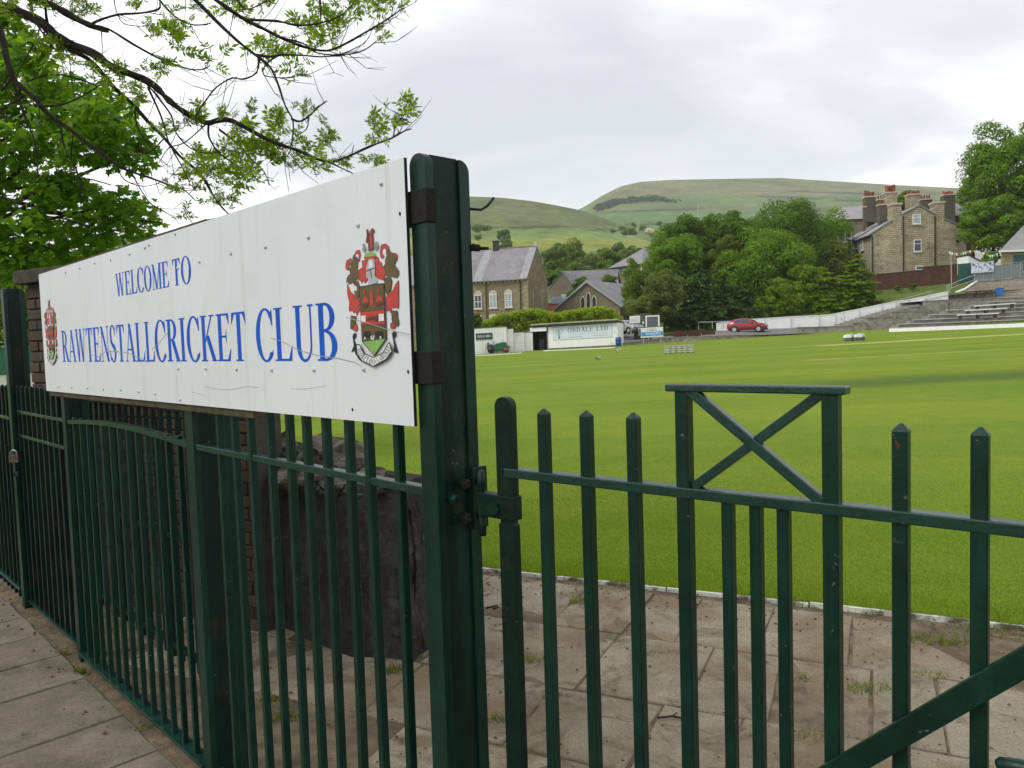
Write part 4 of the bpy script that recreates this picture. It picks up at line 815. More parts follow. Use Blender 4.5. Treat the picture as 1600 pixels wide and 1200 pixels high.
# dark open bay between the sheds
by = thing('shed_bay', ft(-.9, 1, 0), 'dark open doorway bay with white lintel left of the banner shed', 'shed')
MB(ft).box(-1.65, -.02, 1.4, 1.6, -.2, hh).build('back_wall', paint('dark_boards', (.03, .028, .025), .9, .4, 3), by)
MB(ft).box(-1.78, -1.66, -.1, 1.6, -.2, hh).build('side', M_greend, by); MB(ft).box(-1.95, -.12, -.22, -.05, hh-.42, hh).build('lintel', M_white, by)
MB(ft).box(-.13, -.02, -.03, .1, -.2, hh-.44).build('jamb', M_conc, by); MB(ft).box(-1.3, -.8, 1.0, 1.35, -.1, 1.2).build('stored_box', paint('grey_box', (.09, .09, .09), .8, .3, 3), by)
# low white shed pieces
def wbox(name, label, xl, xr, yt, yb, Y, dpt=2.2, ribs=0, g=None):
    a, c = P(xl, yb, Y), P(xr, yb, Y); f = FrT(Fr((a.x, a.y, a.z), (c.x-a.x, 0.0)), (zf(c.x, c.y)-zf(a.x, a.y))/(c.x-a.x)); w = c.x-a.x; h = zat((xl+xr)/2, yt, Y)-(a.z+c.z)/2
    t_ = thing(name, tuple((a+c)/2), label, 'shed', g); MB(f).box(0, w, 0, dpt, -.3, h).build('wall', M_whitew, t_)
    for k in range(ribs): x = w*(k+.5)/ribs; MB(f).box(x-.05, x+.05, -.045, -.002, 0, h-.05).build('rib', M_whitew, t_)
    MB(f).box(-.04, w+.04, -.06, dpt+.05, h+.003, h+.06).build('roof_sheet', paint('stained_roof', (.14, .13, .11), .9, .4, 2), t_)
    return t_, f, w, h
sA, fA, wA, hA = wbox('white_container', 'white ribbed container with a green name board, behind the roller', 728, 793, 514.5, 551.5, 80, 2.4, 14, 'white sheds')
nb = thing('name_board', fA(3, -.1, hA*.55), 'dark green name board with white letters on the ribbed container', 'sign')
x0 = (745-728)/(793-728)*wA; x1 = (771-728)/65*wA-.05
MB(fA).box(x0-.05, x1, -.09, -.05, hA*.52, hA*.79).build('board', paint('green_board', (.008, .055, .042), .5, .1, 3, 0, 0), nb)
lettering('JIMLESS', lambda x, y, z: fA(x, -.092-y, z), x0+.1, x0+.92, hA*.61, hA*.71, M_upvc, nb); lettering('BIKES', lambda x, y, z: fA(x, -.092-y, z), x0+1.0, x1-.1, hA*.61, hA*.71, M_upvc, nb)
wbox('white_container', 'narrow white ribbed container end right of the green name board', 793.3, 803, 514, 549, 80.3, 2, 3, 'white sheds')
sB, fB, wB, hB = wbox('white_hut', 'low white hut panel behind the blue barrel', 803.5, 820, 520, 548.5, 81, 2, 2, 'white sheds')
lettering('DUELLING', lambda x, y, z: fB(x, -.05-y, z), .15, wB-.25, hB*.84, hB*.92, M_ltg, sB, 'small_print', split=False)
wbox('white_hut', 'small white hut next to the dark doorway bay', 820.5, 833, 519.5, 547.5, 81.5, 2, 0, 'white sheds')
# white boundary boards on the grass
for n_, (xa_, ya_, xb_, yb_, l_) in enumerate(((742, 556.5, 815, 552, 'white boundary board laid in front of the green roller'), (850, 548.5, 960, 543.5, 'white edging board along the foot of the banner shed'))):
    a, c = fp(xa_, ya_), fp(xb_, yb_); f = FrT(Fr((a.x, a.y, zf(a.x, a.y)), (c.x-a.x, c.y-a.y)), (zf(c.x, c.y)-zf(a.x, a.y))/(c-a).length)
    o = MB(f).box(0, (c-a).length, -.12, .12, -.02, .07).build('boundary_board', M_white, origin=a); tag(o, l_, 'board', 'boundary boards')
# ---- roller (green), barrels -------------------------------------------------------------
o_ = fp(777, 551.5); f = Fr((o_.x, o_.y-.6, zf(o_.x, o_.y)+.01), (1, 0)); M_rg = paint('machine_green', (.008, .10, .035), .45, .2, 4); M_rr = paint('machine_red', (.16, .02, .018), .5, .3, 4)
ro = thing('roller', tuple(f.o), 'green pitch roller with red front wheel in front of the white container', 'roller')
MB(f).prism([(-.25, .32), (-.28, .80), (-.02, 1.02), (.12, 1.0), (.3, 1.08), (.92, 1.12), (1.05, .95), (.98, .5), (.8, .38)], -.42, .42).build('body', M_rg, ro, bevel=.03)
MB(f).cyl((-.62, -.52, .36), (-.62, .52, .36), .36, 20).build('rear_drum', M_sten, ro, True); MB(f).cyl((.98, -.44, .27), (.98, .44, .27), .27, 20).build('front_drum', M_rr, ro, True)
MB(f).box(-1.02, -.30, -.45, .45, .42, .80).box(-.98, -.85, -.4, .4, .8, 1.12).box(-.72, -.42, -.32, .32, .8, .92).build('seat', M_sten, ro, bevel=.02)
MB(f).tube([(-.25, 0, .8), (-.38, 0, 1.15)], .025, 6).tube([(-.38+.05*math.cos(a), .17*math.sin(a), 1.16+.05*math.cos(a)) for a in [2*math.pi*k/12 for k in range(13)]], .02, 5).build('steering_wheel', M_black, ro)
MB(f).box(.95, 1.30, -.3, .3, .60, .68).box(1.22, 1.30, -.4, .4, .45, .64).build('front_frame', M_sten, ro); MB(f).tube([(.55, -.2, 1.1), (.55, -.2, 1.32), (.75, -.2, 1.34)], .02, 6).build('exhaust', M_black, ro)
def barrel(px_, py_, c, lab, h=.95, r=.29):
    q = fp(px_, py_); f = Fr((q.x, q.y+.7, zf(q.x, q.y)), (1, 0)); t_ = thing('barrel', tuple(f.o), lab, 'barrel', 'barrels by the hut'); m_ = paint(lab[:5]+'_barrel', c, .45, .15, 5)
    zz = [0, .03, .3, .33, .36, .6, .63, .66, .92, .95]; rr = [.94, 1, 1, 1.05, 1, 1, 1.05, 1, 1, .93]
    MB(f).tube([(0, 0, z*h/.95) for z in zz], [r*k for k in rr], 18).build('drum', m_, t_, True); MB(f).cyl((0, 0, h), (0, 0, h+.03), r*.8, 16).build('lid', m_, t_); return t_
barrel(796, 548, (.02, .07, .32), 'blue plastic barrel standing between roller and hut', .95, .25); barrel(803.5, 548.5, (.03, .12, .14), 'teal plastic barrel standing right of the blue barrel', 1.0, .30); barrel(968, 541, (.01, .05, .22), 'dark blue barrel at the right end of the banner shed', .9, .3)
# ---- low wall round the car park, platform ------------------------------------------------
PT = [(965, 541, 82, 537), (1000, 537.5, 82, 533), (1038, 533.5, 82, 527.5), (1100, 531, 82, 525), (1160, 529, 82.5, 523), (1247, 526.5, 83, 520)]
wl = thing('low_wall', tuple(fp(1140, 530)), 'long low concrete wall below the parked red car', 'wall')
pp = []
for x, yb, Y, yt in PT: q = P(x, yt, Y); pp.append((q.x, q.y, q.z))
for a, c in zip(pp, pp[1:]):
    d = math.hypot(c[0]-a[0], c[1]-a[1]); f = FrT(Fr(a, (c[0]-a[0], c[1]-a[1])), (c[2]-a[2])/d); MB(f).box(0, d-.01, 0, .35, -2.0, -.06).build('wall_section', M_conc, wl); MB(f).box(-.03, d-.02, -.05, .4, -.055, .02).build('coping', M_concg, wl)
# car park surface behind the wall
plat = [(960, 537), (1000, 534), (1060, 528), (1160, 523.3), (1250, 520)]
def pcol(x):
    q = P(x, interp(plat, x), 82.4); z2 = 1.62 if x > 1080 else 1.1
    return [(q.x, q.y, q.z-.07), (q.x*1.03, 85, max(q.z, z2)-.02), (q.x*1.09, 90, z2+.12), (q.x*1.25, 102, z2+1.2)]
grid('car_park', [955, 980, 1000, 1040, 1080, 1120, 1180, 1250, 1285], pcol, M_asph)
# stepped wall, white wall, steps, terrace -------------------------------------------------
stw = thing('stepped_wall', tuple(fp(1340, 520)), 'buff concrete wall stepping up to the right beside the stand steps', 'wall')
SEG = [(1247, 1333, 511, 508.5, 83), (1331.5, 1355, 504, 503, 83.2), (1353.5, 1395, 495.5, 494, 83.6), (1394, 1427, 486.5, 485, 84.6), (1426, 1446, 478.5, 477.5, 86), (1445, 1482, 469.5, 468, 87)]
for xa_, xb_, ya_, yb_, Y in SEG:
    a, c = P(xa_, ya_, Y), P(xb_, yb_, Y); w = c.x-a.x; f = FrT(Fr(tuple(a), (1, 0)), (c.z-a.z)/w)
    MB(f).box(0, w, 0, .45, -5, -.10).build('wall_section', M_conc, stw); MB(f).box(-.04, w+.04, -.06, .5, -.095, .0).build('coping', M_concg, stw)
wwl = thing('white_wall', tuple(P(1300, 505, 90)), 'white painted wall climbing beside the steps behind the red car', 'wall')
WW = [(1120, 505.5, 511), (1150, 500.5, 512), (1195, 497.5, 512.5), (1236, 495, 511.5), (1280, 493, 509), (1306, 490.5, 506), (1319, 487.5, 503), (1343, 483, 499), (1378, 475.5, 493.5), (1400, 471.5, 486.5), (1420, 468.5, 481.5), (1445, 463.5, 476), (1482, 455.5, 469)]
for (xa_, ya_, ba_), (xb_, yb_, bb2) in zip(WW, WW[1:]):
    Y = 91+(xa_-1120)*.004; a, c = P(xa_, ya_, Y), P(xb_, yb_, Y); w = c.x-a.x; f = FrT(Fr(tuple(a), (1, 0)), (c.z-a.z)/w); h = zat(xa_, ya_, Y)-zat(xa_, ba_, Y)
    MB(f).box(0, w-.03, 0, .25, -h-1, -.03).build('wall_section', M_whitew, wwl); MB(f).box(-.01, w-.02, -.04, .3, -.027, .05).build('coping', M_white, wwl)
sts = thing('steps', tuple(P(1390, 492, 88)), 'flight of dark concrete steps between white wall and stepped wall', 'steps')
for k in range(20):
    q = k/19; x = 1310+q*160; y = 511-q*43-3*math.sin(q*3.1); a = P(x, y, 86.5+q*2); w = 8.6*87/1200+.35
    MB(Fr((a.x, a.y, a.z), (1, 0))).box(0, w, 0, 4.0, -1.2, -.02+.0).build('step', M_concg if k % 2 else M_conc, sts)
# the terraced stand: rows climbing away from the field
std = thing('terrace', tuple(fp(1480, 516)), 'grey concrete terrace rows with white benches at the right of the field', 'terrace')
rows = [(1393, 513.5, 78.6), (1404, 507.5, 79.8), (1428, 500.5, 81), (1452, 493, 82.2), (1480, 485.5, 83.4), (1516, 478.5, 84.6), (1545, 472.5, 85.8)]
for k, (xl, yl, Y) in enumerate(rows):
    a = P(xl, yl, Y); c = P(1720, yl-(1720-xl)*.0365, Y); f = FrT(Fr(tuple(a), (1, 0)), (c.z-a.z)/(c.x-a.x)); x = 0; W_ = c.x-a.x; r1 = random.Random(k)
    while x < W_:
        w = min(r1.uniform(1.6, 3.2), W_-x); MB(f).box(x, x+w-.025, r1.uniform(-.03, .03), 1.5, -3, r1.uniform(-.02, .02)).build('terrace_block', M_concg, std); MB(f).box(x, x+w-.02, -.16, .25, .022, .10).build('nosing', M_lint, std); x += w
a, c = fp(1390, 518.5), fp(1640, 509.3); d = (c-a).length; f = FrT(Fr((a.x, a.y, zf(a.x, a.y)), (c.x-a.x, c.y-a.y)), (zf(c.x, c.y)-zf(a.x, a.y))/d)
kb = MB(f); kb.box(0, d, -.1, .15, -.05, .30); kb = kb.build('white_kerb', M_white, origin=a, bevel=.02); tag(kb, 'white painted kerb along the foot of the terrace', 'kerb')
def bench(xl, xr, yl, yr, Y, lab):
    a, c = P(xl, yl, Y), P(xr, yr, Y); w = c.x-a.x; f = FrT(Fr(tuple(a), (1, 0)), (c.z-a.z)/w); t_ = thing('terrace_bench', tuple((a+c)/2-Vector((0, 0, .5))), lab, 'bench', 'white plank benches on the terrace')
    MB(f).box(0, w, -.2, .2, -.10, 0).build('plank', M_white, t_)
    for q in (.06, .5, .94): MB(f).box(w*q-.12, w*q+.12, -.12, .14, -.55, -.105).build('pier', paint('dark_pier', (.05, .05, .05), .9, .3, 3) if 'dark_pier' not in MT else MT['dark_pier'], t_)
bench(1497, 1559, 491.5, 488.8, 80.4, 'lowest of the three white plank benches on the terrace'); bench(1509, 1572, 484.5, 481, 81.6, 'middle of the three white plank benches on the terrace'); bench(1524, 1585, 477.5, 473, 82.8, 'highest of the three white plank benches on the terrace')
# front wall of the picnic level, with the level itself
a, c = P(1446, 470, 87.2), P(1720, 459, 87.2); f = FrT(Fr(tuple(a), (1, 0)), (c.z-a.z)/(c.x-a.x)); W_ = c.x-a.x
tw = thing('terrace_wall', tuple((a+c)/2), 'buff concrete wall behind the top terrace row, below the picnic tables', 'wall'); x = 2.7
while x < W_: w = 2.7; MB(f).box(x, x+w-.02, 0, .4, -4, -.08).build('wall_section', M_conc, tw); MB(f).box(x, x+w-.02, -.06, .5, -.075, 0).build('coping', M_concg, tw); x += w
pl = MB(f); pl.poly([(-.5, .3, -.02), (W_, .3, -.02), (W_, 8, .25), (-.5, 8, .0)]); tag(pl.build('picnic_level', M_conc), kind='structure')
# retaining wall + railing + clubhouse level
a, c = P(1494, 451.5, 93), P(1720, 423, 91); 
rt = thing('retaining_wall', tuple(P(1560, 466, 93)), 'tall brownish retaining wall behind the picnic tables', 'wall')
rp = [(1480, 462, 93.5), (1508, 450.5, 93.3), (1527, 438, 93), (1560, 435.5, 92.6), (1600, 431.5, 92.2), (1720, 424, 91.5)]
for (xa_, ya_, Ya), (xb_, yb_, Yb) in zip(rp, rp[1:]):
    a, c = P(xa_, ya_, Ya), P(xb_, yb_, Yb); d = math.hypot(c.x-a.x, c.y-a.y); f = FrT(Fr(tuple(a), (c.x-a.x, c.y-a.y)), (c.z-a.z)/d)
    MB(f).box(0, d, 0, .5, -6, -.16).build('wall_section', M_reta, rt); MB(f).box(-.02, d, -.08, .6, -.155, .0).build('coping', M_white if xa_ < 1520 else M_concg, rt)
ra = thing('railing', tuple(P(1560, 434, 92.5)), 'grey metal railing along the top of the brownish retaining wall', 'railing')
a, c = P(1523, 438, 92.9), P(1700, 424, 91.7); d = math.hypot(c.x-a.x, c.y-a.y); f = FrT(Fr(tuple(a), (c.x-a.x, c.y-a.y)), (c.z-a.z)/d)
for z in (1.75,): MB(f).bar((0, 0.1, z), (d, .1, z), .05, .05).build('rail', M_galv, ra)
for k in range(13): MB(f).tube([(k*1.05, .1, -.3), (k*1.05, .1, 1.78)], .032, 6).build('rail_post', M_galv, ra)
MB(f).box(0, 5.6, .14, .15, .0, 1.6).build('mesh_panel', paint('grey_mesh', (.16, .19, .19), .8, .3, 20), ra)
bnr = thing('event_banner', tuple(f(1.6, -.05, 1)), 'pale banner with small figures on the grey railing below the clubhouse', 'banner')
MB(f).box(-.4, 2.15, -.02, .02, .85, 2.15).build('sheet', paint('pale_figures', (.55, .58, .66), .6, .25, 2.5, 0, 0, .4, 0, (.12, .16, .22), 3.5, (.52, .6)), bnr)
for x in (-.15, 1.75): MB(f).prism([(x+.14*math.cos(q), 1.87+.16*math.sin(q)) for q in [2*math.pi*k/10 for k in range(10)]], -.03, -.021).build('emblem', M_ltx, bnr)
# bunting
bu = thing('bunting', tuple(P(1520, 396, 95)), 'string of red, white and green bunting strung beside the gable end', 'bunting')
pb_ = [P(1484+k*7, 393+2.5*math.sin(k*.9)+(3 if k > 8 else 0), 95) for k in range(12)]; MB().tube(pb_, .02, 4).build('cord', M_black, bu)
for k, q in enumerate(pb_[:-1]):
    for j in (0, .5):
        q2 = q.lerp(pb_[k+1], j); MB().poly([(q2.x-.14, q2.y, q2.z), (q2.x+.14, q2.y, q2.z), (q2.x+.02, q2.y-.05, q2.z-.42)]).build('flag', (M_white, CRC['red'], CRC['green'])[(2*k+int(j*2)) % 3 if k % 3 else 0], bu)
# clubhouse at the right edge
K = P(1564, 432, 96); fl = Fr((K.x, K.y, zat(1564, 437, 96)), (1, -.05)); ze = zat(1562, 392, 96)-fl.o.z; za = zat(1600, 352, 99)-fl.o.z
cb = thing('clubhouse', tuple(K), 'pale stone clubhouse with slate roof and green shuttered window at right edge', 'building')
MB(fl).prism([(0, 0), (14, 0), (14, 9), (6.2, 9)], -2, ze, 'z').build('wall', M_club, cb)
rf = MB(fl); rf.poly([(-.5, -.5, ze-.02), (14, -.5, ze-.02), (14, 4.5, za+1.0), (6.2, 4.5, za+1.0)]); rf.poly([(-.5, -.5, ze-.02), (6.2, 4.5, za+1.0), (6.4, 9.5, ze-.02)]); rf.poly([(6.2, 4.5, za+1.0), (14, 4.5, za+1.0), (14, 9.5, ze-.02), (6.4, 9.5, ze-.02)]); rf = rf.build('roof', M_slate2, cb)
MB(fl).box(-.55, 14, -.62, -.5, ze-.22, ze+.0).build('gutter', M_white, rf)
wz = MB(fl); wz.box(1.5, 5, -.06, .05, ze-2.6, ze-.55); wz = wz.build('shutter', paint('teal_shutter', (.02, .10, .085), .6, .2, 2), cb); MB(fl).box(1.4, 5.1, -.14, .02, ze-2.8, ze-2.61).build('sill', M_lint, wz)
for k in range(7): MB(fl).box(1.5, 5, -.075, -.061, ze-2.5+k*.28, ze-2.36+k*.28).build('slat', MT['teal_shutter'], wz)
# ---- gable end of the terrace on the hill -------------------------------------------------
K = P(1362, 426, 108); R_ = P(1511, 416, 106.5); u = R_-K; wd = math.hypot(u.x, u.y); fz = Fr((K.x, K.y, 0), (u.x, u.y))
def hx(px_, py_):                               # pixel on the gable plane -> (x, z)
    d = ray(px_, py_); k = (fz.o-CP).dot(fz.v)/d.dot(fz.v); q = CP+d*k; return (q-fz.o).dot(fz.u), q.z
ho = thing('terrace_house', (K.x+6, K.y+4, 9), 'big stone gable end of a terrace with red chimney pots, on the hillside', 'building')
prof = [hx(1362, 432), hx(1362, 366), hx(1394, 345.5), hx(1410, 336), hx(1436, 322), hx(1460, 336), hx(1476, 344.5), hx(1510.5, 356), hx(1511, 432)]; zb = 7.2
prof[0] = (prof[1][0], zb); prof[-1] = (prof[-2][0], zb)
MB(fz).prism(prof, 0, .6).build('gable', M_hous, ho)
ln = 15
MB(fz).prism([(prof[1][0]+.05, zb), (prof[1][0]+.05, prof[1][1]-.1), (prof[4][0], prof[4][1]-.3), (prof[7][0]-.05, prof[7][1]-.1), (prof[7][0]-.05, zb)], .62, ln).build('wall', M_housl, ho)
rf = MB(fz)
def rpl(a, c, y0, y1, th=.16): rf.prism([(a[0], a[1]), (c[0], c[1]), (c[0], c[1]+th), (a[0], a[1]+th)], y0, y1)
e_ = hx(1360.5, 366.5); rpl((e_[0]-.35, e_[1]-.15), (prof[2][0]-.0, prof[2][1]+.08), -.12, ln); rpl((prof[3][0]-.15, prof[3][1]-.02), (prof[4][0], prof[4][1]+.06), -.12, ln); rpl((prof[5][0]+.15, prof[5][1]-.02), (prof[4][0], prof[4][1]+.06), -.12, ln)
e2 = hx(1511.5, 356.5); rpl((e2[0]+.3, e2[1]-.1), (prof[6][0], prof[6][1]+.08), -.12, ln); rf = rf.build('roof', M_slate2, ho)
for y0 in (5, 5.25): MB(fz).prism([(e_[0]-.35, e_[1]+.02), (prof[2][0], prof[2][1]+.26), (prof[2][0], prof[2][1]+.36), (e_[0]-.35, e_[1]+.14)], y0, y0+.12).build('party_strip', M_sten, rf)
for xa_, xb_, yt in ((1394.5, 1408.5, 319.5), (1460, 1475.5, 317)):
    a = hx(xa_, 345); c = hx(xb_, yt); MB(fz).box(a[0], c[0], -.03, 1.6, a[1]-2.2, c[1]).build('chimney_breast', M_hous, ho); MB(fz).box(a[0]-.12, c[0]+.12, -.14, 1.7, c[1]+.004, c[1]+.24).build('coping', M_lint, ho)
M_stk = coursed('sooty_stack', (1, 0), (.10, .088, .07), (.15, .13, .10), (.07, .06, .05), .4, .17, .015, .95)
def stack(parent, xl, xr, yt, yb, Y, pots, pr=.16, ph=.75, mat=None, capm=None):
    a, c = P(xl, yb, Y), P(xr, yt, Y); f = Fr((a.x, a.y, a.z), (1, -.1)); w = c.x-a.x; h = c.z-a.z; s = MB(f); s.box(0, w, 0, w*.8, -2.5, h); s = s.build('chimney', mat or M_stk, parent)
    MB(f).box(-.1, w+.1, -.1, w*.8+.1, h+.004, h+.2).build('chimney_cap', capm or M_lint, s)
    for k in range(pots): x = w*(k+.5)/pots; r = random.Random(int(xl+k)); MB(f).tube([(x, w*.4+r.uniform(-.2, .2), h+.2), (x, w*.4, h+.2+ph*r.uniform(.8, 1.2))], [pr, pr*.8], 8).build('chimney_pot', M_pot, s)
stack(ho, 1352.5, 1368, 308, 322, 122, 4, .2, .85); stack(ho, 1385, 1401, 301.5, 320, 118, 3, .28, 1.1, M_hous); stack(ho, 1420, 1439, 304.5, 316, 118, 5, .2, .55, M_hous); stack(ho, 1475, 1492, 305, 322, 116, 4, .2, .5); stack(ho, 1374, 1386, 320.5, 342, 111, 2, .12, .5); stack(ho, 1441, 1456, 312, 322, 117, 4, .13, .55); stack(ho, 1372, 1383, 312.5, 322, 121, 3, .13, .6); stack(ho, 1349, 1353, 324, 338, 118, 2, .12, .6)
for (px_, yt, yb, w, s) in ((1432, 334.5, 350, 1.05, 1), (1433.5, 374.5, 393, 1.0, 1), (1436, 415.5, 421.5, .95, 0)):
    x, z1 = hx(px_, yt); _, z0 = hx(px_, yb); w_ = wnd(ho, fz, x, z0, z1, w, M_curt if px_ == 1432 else M_glass, sill=bool(s), bars=(0, 1 if s else 0), d=-.06)
for px_, y0, y1 in ((1411, 338, 424), (1460.5, 338, 419), (1362.3, 368, 426), (1510.5, 358, 415)):
    a, c = hx(px_, y0), hx(px_+ (y1-y0)*.02, y1); MB(fz).tube([(a[0], -.12, a[1]), (a[0], -.12, c[1])], .09, 6).build('downpipe', M_sten, ho)
x, z = hx(1496, 377); MB(fz).box(x-.16, x+.16, -.08, .01, z-.14, z+.14).build('vent', M_sten, ho)
# side windows + scaffolding on the left return
fsd = Fr(fz(prof[1][0]+.03, ln, 0), (-fz.v.x, -fz.v.y))
for y in (3, 7, 11):
    for z in (10.2, 12.8): wnd(ho, fsd, y, z, z+1.5, .95, M_glass, d=-.06)
sc = thing('scaffolding', tuple(P(1335, 420, 116)), 'grey scaffolding with plank lifts against the terrace side wall', 'scaffolding')
q0 = P(1322, 425, 117)
for i, px_ in enumerate((1321, 1331, 1341, 1351)):
    for Y in (113.5, 115.5): a, c = P(px_, 425, Y), P(px_, 362, Y); MB().tube([(a.x, a.y, 6), (a.x, a.y, c.z)], .035, 5).build('pole', M_galv, sc)
for py_ in (372, 388, 402): a, c = P(1318, py_, 113.4), P(1354, py_, 113.4); MB().bar(a, c, .06, .06).build('ledger', M_galv, sc); a2, c2 = P(1319, py_+3, 114.4), P(1353, py_+3, 114.4); MB().bar(a2, c2, 1.4, .08).build('plank_lift', paint('grey_boards', (.13, .125, .12), .9, .3, 3) if 'grey_boards' not in MT else MT['grey_boards'], sc)
# older block behind on the left
K = P(1311, 344, 128); fy = Fr((K.x, K.y, 0), (1, -.12)); ze = zat(1311, 343.5, 128); za = zat(1326, 326, 131)
ob = thing('rear_terrace', tuple(K), 'grey stone rear terrace with slate roof left of the big gable end', 'building')
MB(fy).box(0, 7, 0, 8, 5, ze).build('wall', M_housl, ob); rf = MB(fy); rf.poly([(-.4, -.4, ze-.05), (7, -.4, ze-.05), (7, 3.5, za+.5), (1.6, 3.5, za+.3)]); rf.poly([(-.4, -.4, ze-.05), (1.6, 3.5, za+.3), (-.4, 8, ze-.05)]); rf.poly([(1.6, 3.5, za+.3), (7, 3.5, za+.5), (7, 8, ze-.05), (-.4, 8, ze-.05)]); rf.build('roof', M_slate2, ob)
for x in (1.6, 4.2): wnd(ob, fy, x, ze-3.0, ze-1.2, .9, M_glass, d=-.06)
stack(ob, 1355, 1366, 327, 340, 124, 2, .12, .6)
# roofs to the right of the gable: slate roof over red wall, tudor house, red car on the lane
K = P(1476, 345, 118); fx = Fr((K.x, K.y, 0), (1, -.1)); ze = zat(1490, 337.5, 118)
rh = thing('red_house', tuple(K), 'red brick house with dark slate roof right of the chimney breast', 'building'); MB(fx).box(-.5, 4.2, 0, 7, 6, ze).build('wall', M_redb, rh); rf = MB(fx); rf.poly([(-.8, -.4, ze), (5.0, -.4, ze-.1), (2.6, 3, ze+2.6), (-.8, 3, ze+2.8)]); rf.poly([(5.0, -.4, ze-.1), (5.0, 7.4, ze-.1), (2.6, 3, ze+2.6)]); rf.build('roof', M_slate, rh)
K = P(1507, 370, 128); fx = Fr((K.x, K.y, 0), (1, -.1)); z0 = zat(1507, 372, 128); td = thing('tudor_house', tuple(K), 'black and white timbered house front above the lane, by the right tree', 'building')
MB(fx).box(0, 6, 0, 6, 5, z0+2.4).build('wall', M_white, td); MB(fx).box(-.1, 6.1, -.12, -.01, z0+1.45, z0+1.65).build('timber', M_sten, td); rf = MB(fx); rf.prism([(-.6, z0+2.3), (6.4, z0+2.3), (3, z0+4.5)], -.4, 6); rf.build('roof', M_slate, td)
for x in (.2, 1.0, 1.8, 2.6, 3.4): MB(fx).box(x, x+.14, -.11, -.01, z0+1.66, z0+2.4).build('timber', M_sten, td)
# white garden hut near the banner, small grey lane wall
K = P(1513, 424, 100); fx = Fr((K.x, K.y, 0), (1, 0)); z1 = zat(1513, 399, 100); wg = thing('white_lean_to', tuple(K), 'white lean-to with sloping roof between gable end and banner', 'shed')
MB(fx).prism([(0, 6), (0, z1), (2.5, z1-1.25), (2.5, 6)], 0, 2.5).build('wall', M_whitew, wg); MB(fx).prism([(-.1, z1+.02), (2.7, z1-1.37), (2.7, z1-1.25), (-.1, z1+.14)], -.1, 2.6).build('roof', M_sten, wg)
# ---- red brick boundary wall with green boarded part --------------------------------------
bw = thing('brick_boundary_wall', tuple(P(1430, 450, 100)), 'dark red brick garden wall below the big gable end', 'wall')
BW = [(1358, 429, 1443, 421.5), (1443, 417, 1496, 412.5)]
for xa_, ya_, xb_, yb_ in BW:
    a, c = P(xa_, ya_, 100), P(xb_, yb_, 100); w = c.x-a.x; f = FrT(Fr(tuple(a), (1, 0)), (c.z-a.z)/w); MB(f).box(0, w-.01, 0, .3, -4.5, -.08).build('wall_section', M_redb, bw); MB(f).box(0, w-.01, -.05, .35, -.075, 0).build('coping', paint('dark_coping', (.06, .04, .035), .9, .3, 3) if 'dark_coping' not in MT else MT['dark_coping'], bw)
gbw = thing('green_boarding', tuple(P(1510, 435, 99.8)), 'dark green boarded fence at the right end of the brick wall', 'fence')
a, c = P(1497, 412.5, 99.9), P(1524, 410, 99.9); w = c.x-a.x; f = FrT(Fr(tuple(a), (1, 0)), (c.z-a.z)/w)
for k in range(8): MB(f).box(k*w/8, (k+1)*w/8-.015, 0, .08, -4, 0).build('board', MT['teal_shutter'], gbw)
fpole = MB(); a, c = P(1487, 458, 97), P(1486, 396, 97); fpole.tube([(a.x, a.y, 5), tuple(c)], .06, 6); fpole = fpole.build('flag_pole', M_galv, origin=(a.x, a.y, 5)); tag(fpole, 'thin grey pole in front of the brick garden wall', 'pole')
# hand rails on the steps
hr = thing('handrail', tuple(P(1450, 460, 90.5)), 'grey handrail sloping up beside the white wall to the railing', 'railing')
MB().tube([P(1388, 473, 90.7), P(1456, 455, 90.7), P(1457, 461, 90.7)], .035, 6).build('rail', M_galv, hr); MB().tube([P(1480, 446, 92.5), P(1524, 429, 92.6)], .04, 6).tube([P(1480, 452, 92.5), P(1524, 437, 92.6)], .04, 6).build('rail', M_galv, hr)
for x, y, y2 in ((1480, 445, 458), (1483, 445, 458), (1420, 464, 470), (1452, 456, 465)): MB().tube([P(x, y, 92), P(x, y2, 92)], .04, 6).build('rail_post', M_galv, hr)
r2 = thing('railing', tuple(P(1115, 510, 89)), 'pale grey tube railing left of the red car', 'railing')
MB().tube([P(1091.5, 515, 88), P(1091.5, 503.5, 88), P(1113, 503, 88), P(1130, 502.3, 88.5), P(1148, 501.5, 89)], .045, 6).build('rail', M_galv, r2)
for x in (1113, 1130): MB().tube([P(x, 503, 88), P(x, 514, 88)], .04, 6).build('rail_post', M_galv, r2)
# picnic tables and bin
M_ptab = paint('brown_picnic_timber', (.07, .045, .035), .85, .35, 8)
def picnic(px_, py_, Y, lab):
    q = P(px_, py_, Y); f = Fr(tuple(q), (1, .1)); t_ = thing('picnic_table', tuple(q), lab, 'picnic table', 'picnic tables above the terrace')
    MB(f).box(-.9, .9, -.38, .38, .70, .75).build('table_top', M_ptab, t_)
    for s in (-1, 1): MB(f).box(-.9, .9, s*.72-.13, s*.72+.13, .42, .46).build('seat', M_ptab, t_)
    for x in (-.6, .6):
        for s in (-1, 1): MB(f).bar((x, s*.25, .70), (x, s*.62, 0), .08, .05, (1, 0, 0)).build('leg', M_ptab, t_)
        MB(f).box(x-.03, x+.03, -.75, .75, .36, .42).build('cross_beam', M_ptab, t_)
picnic(1521, 465.5, 90.3, 'left one of three brown picnic tables'); picnic(1535, 464.5, 89.6, 'middle one of three brown picnic tables'); picnic(1553, 463, 90.6, 'brown picnic table next to the blue bin')
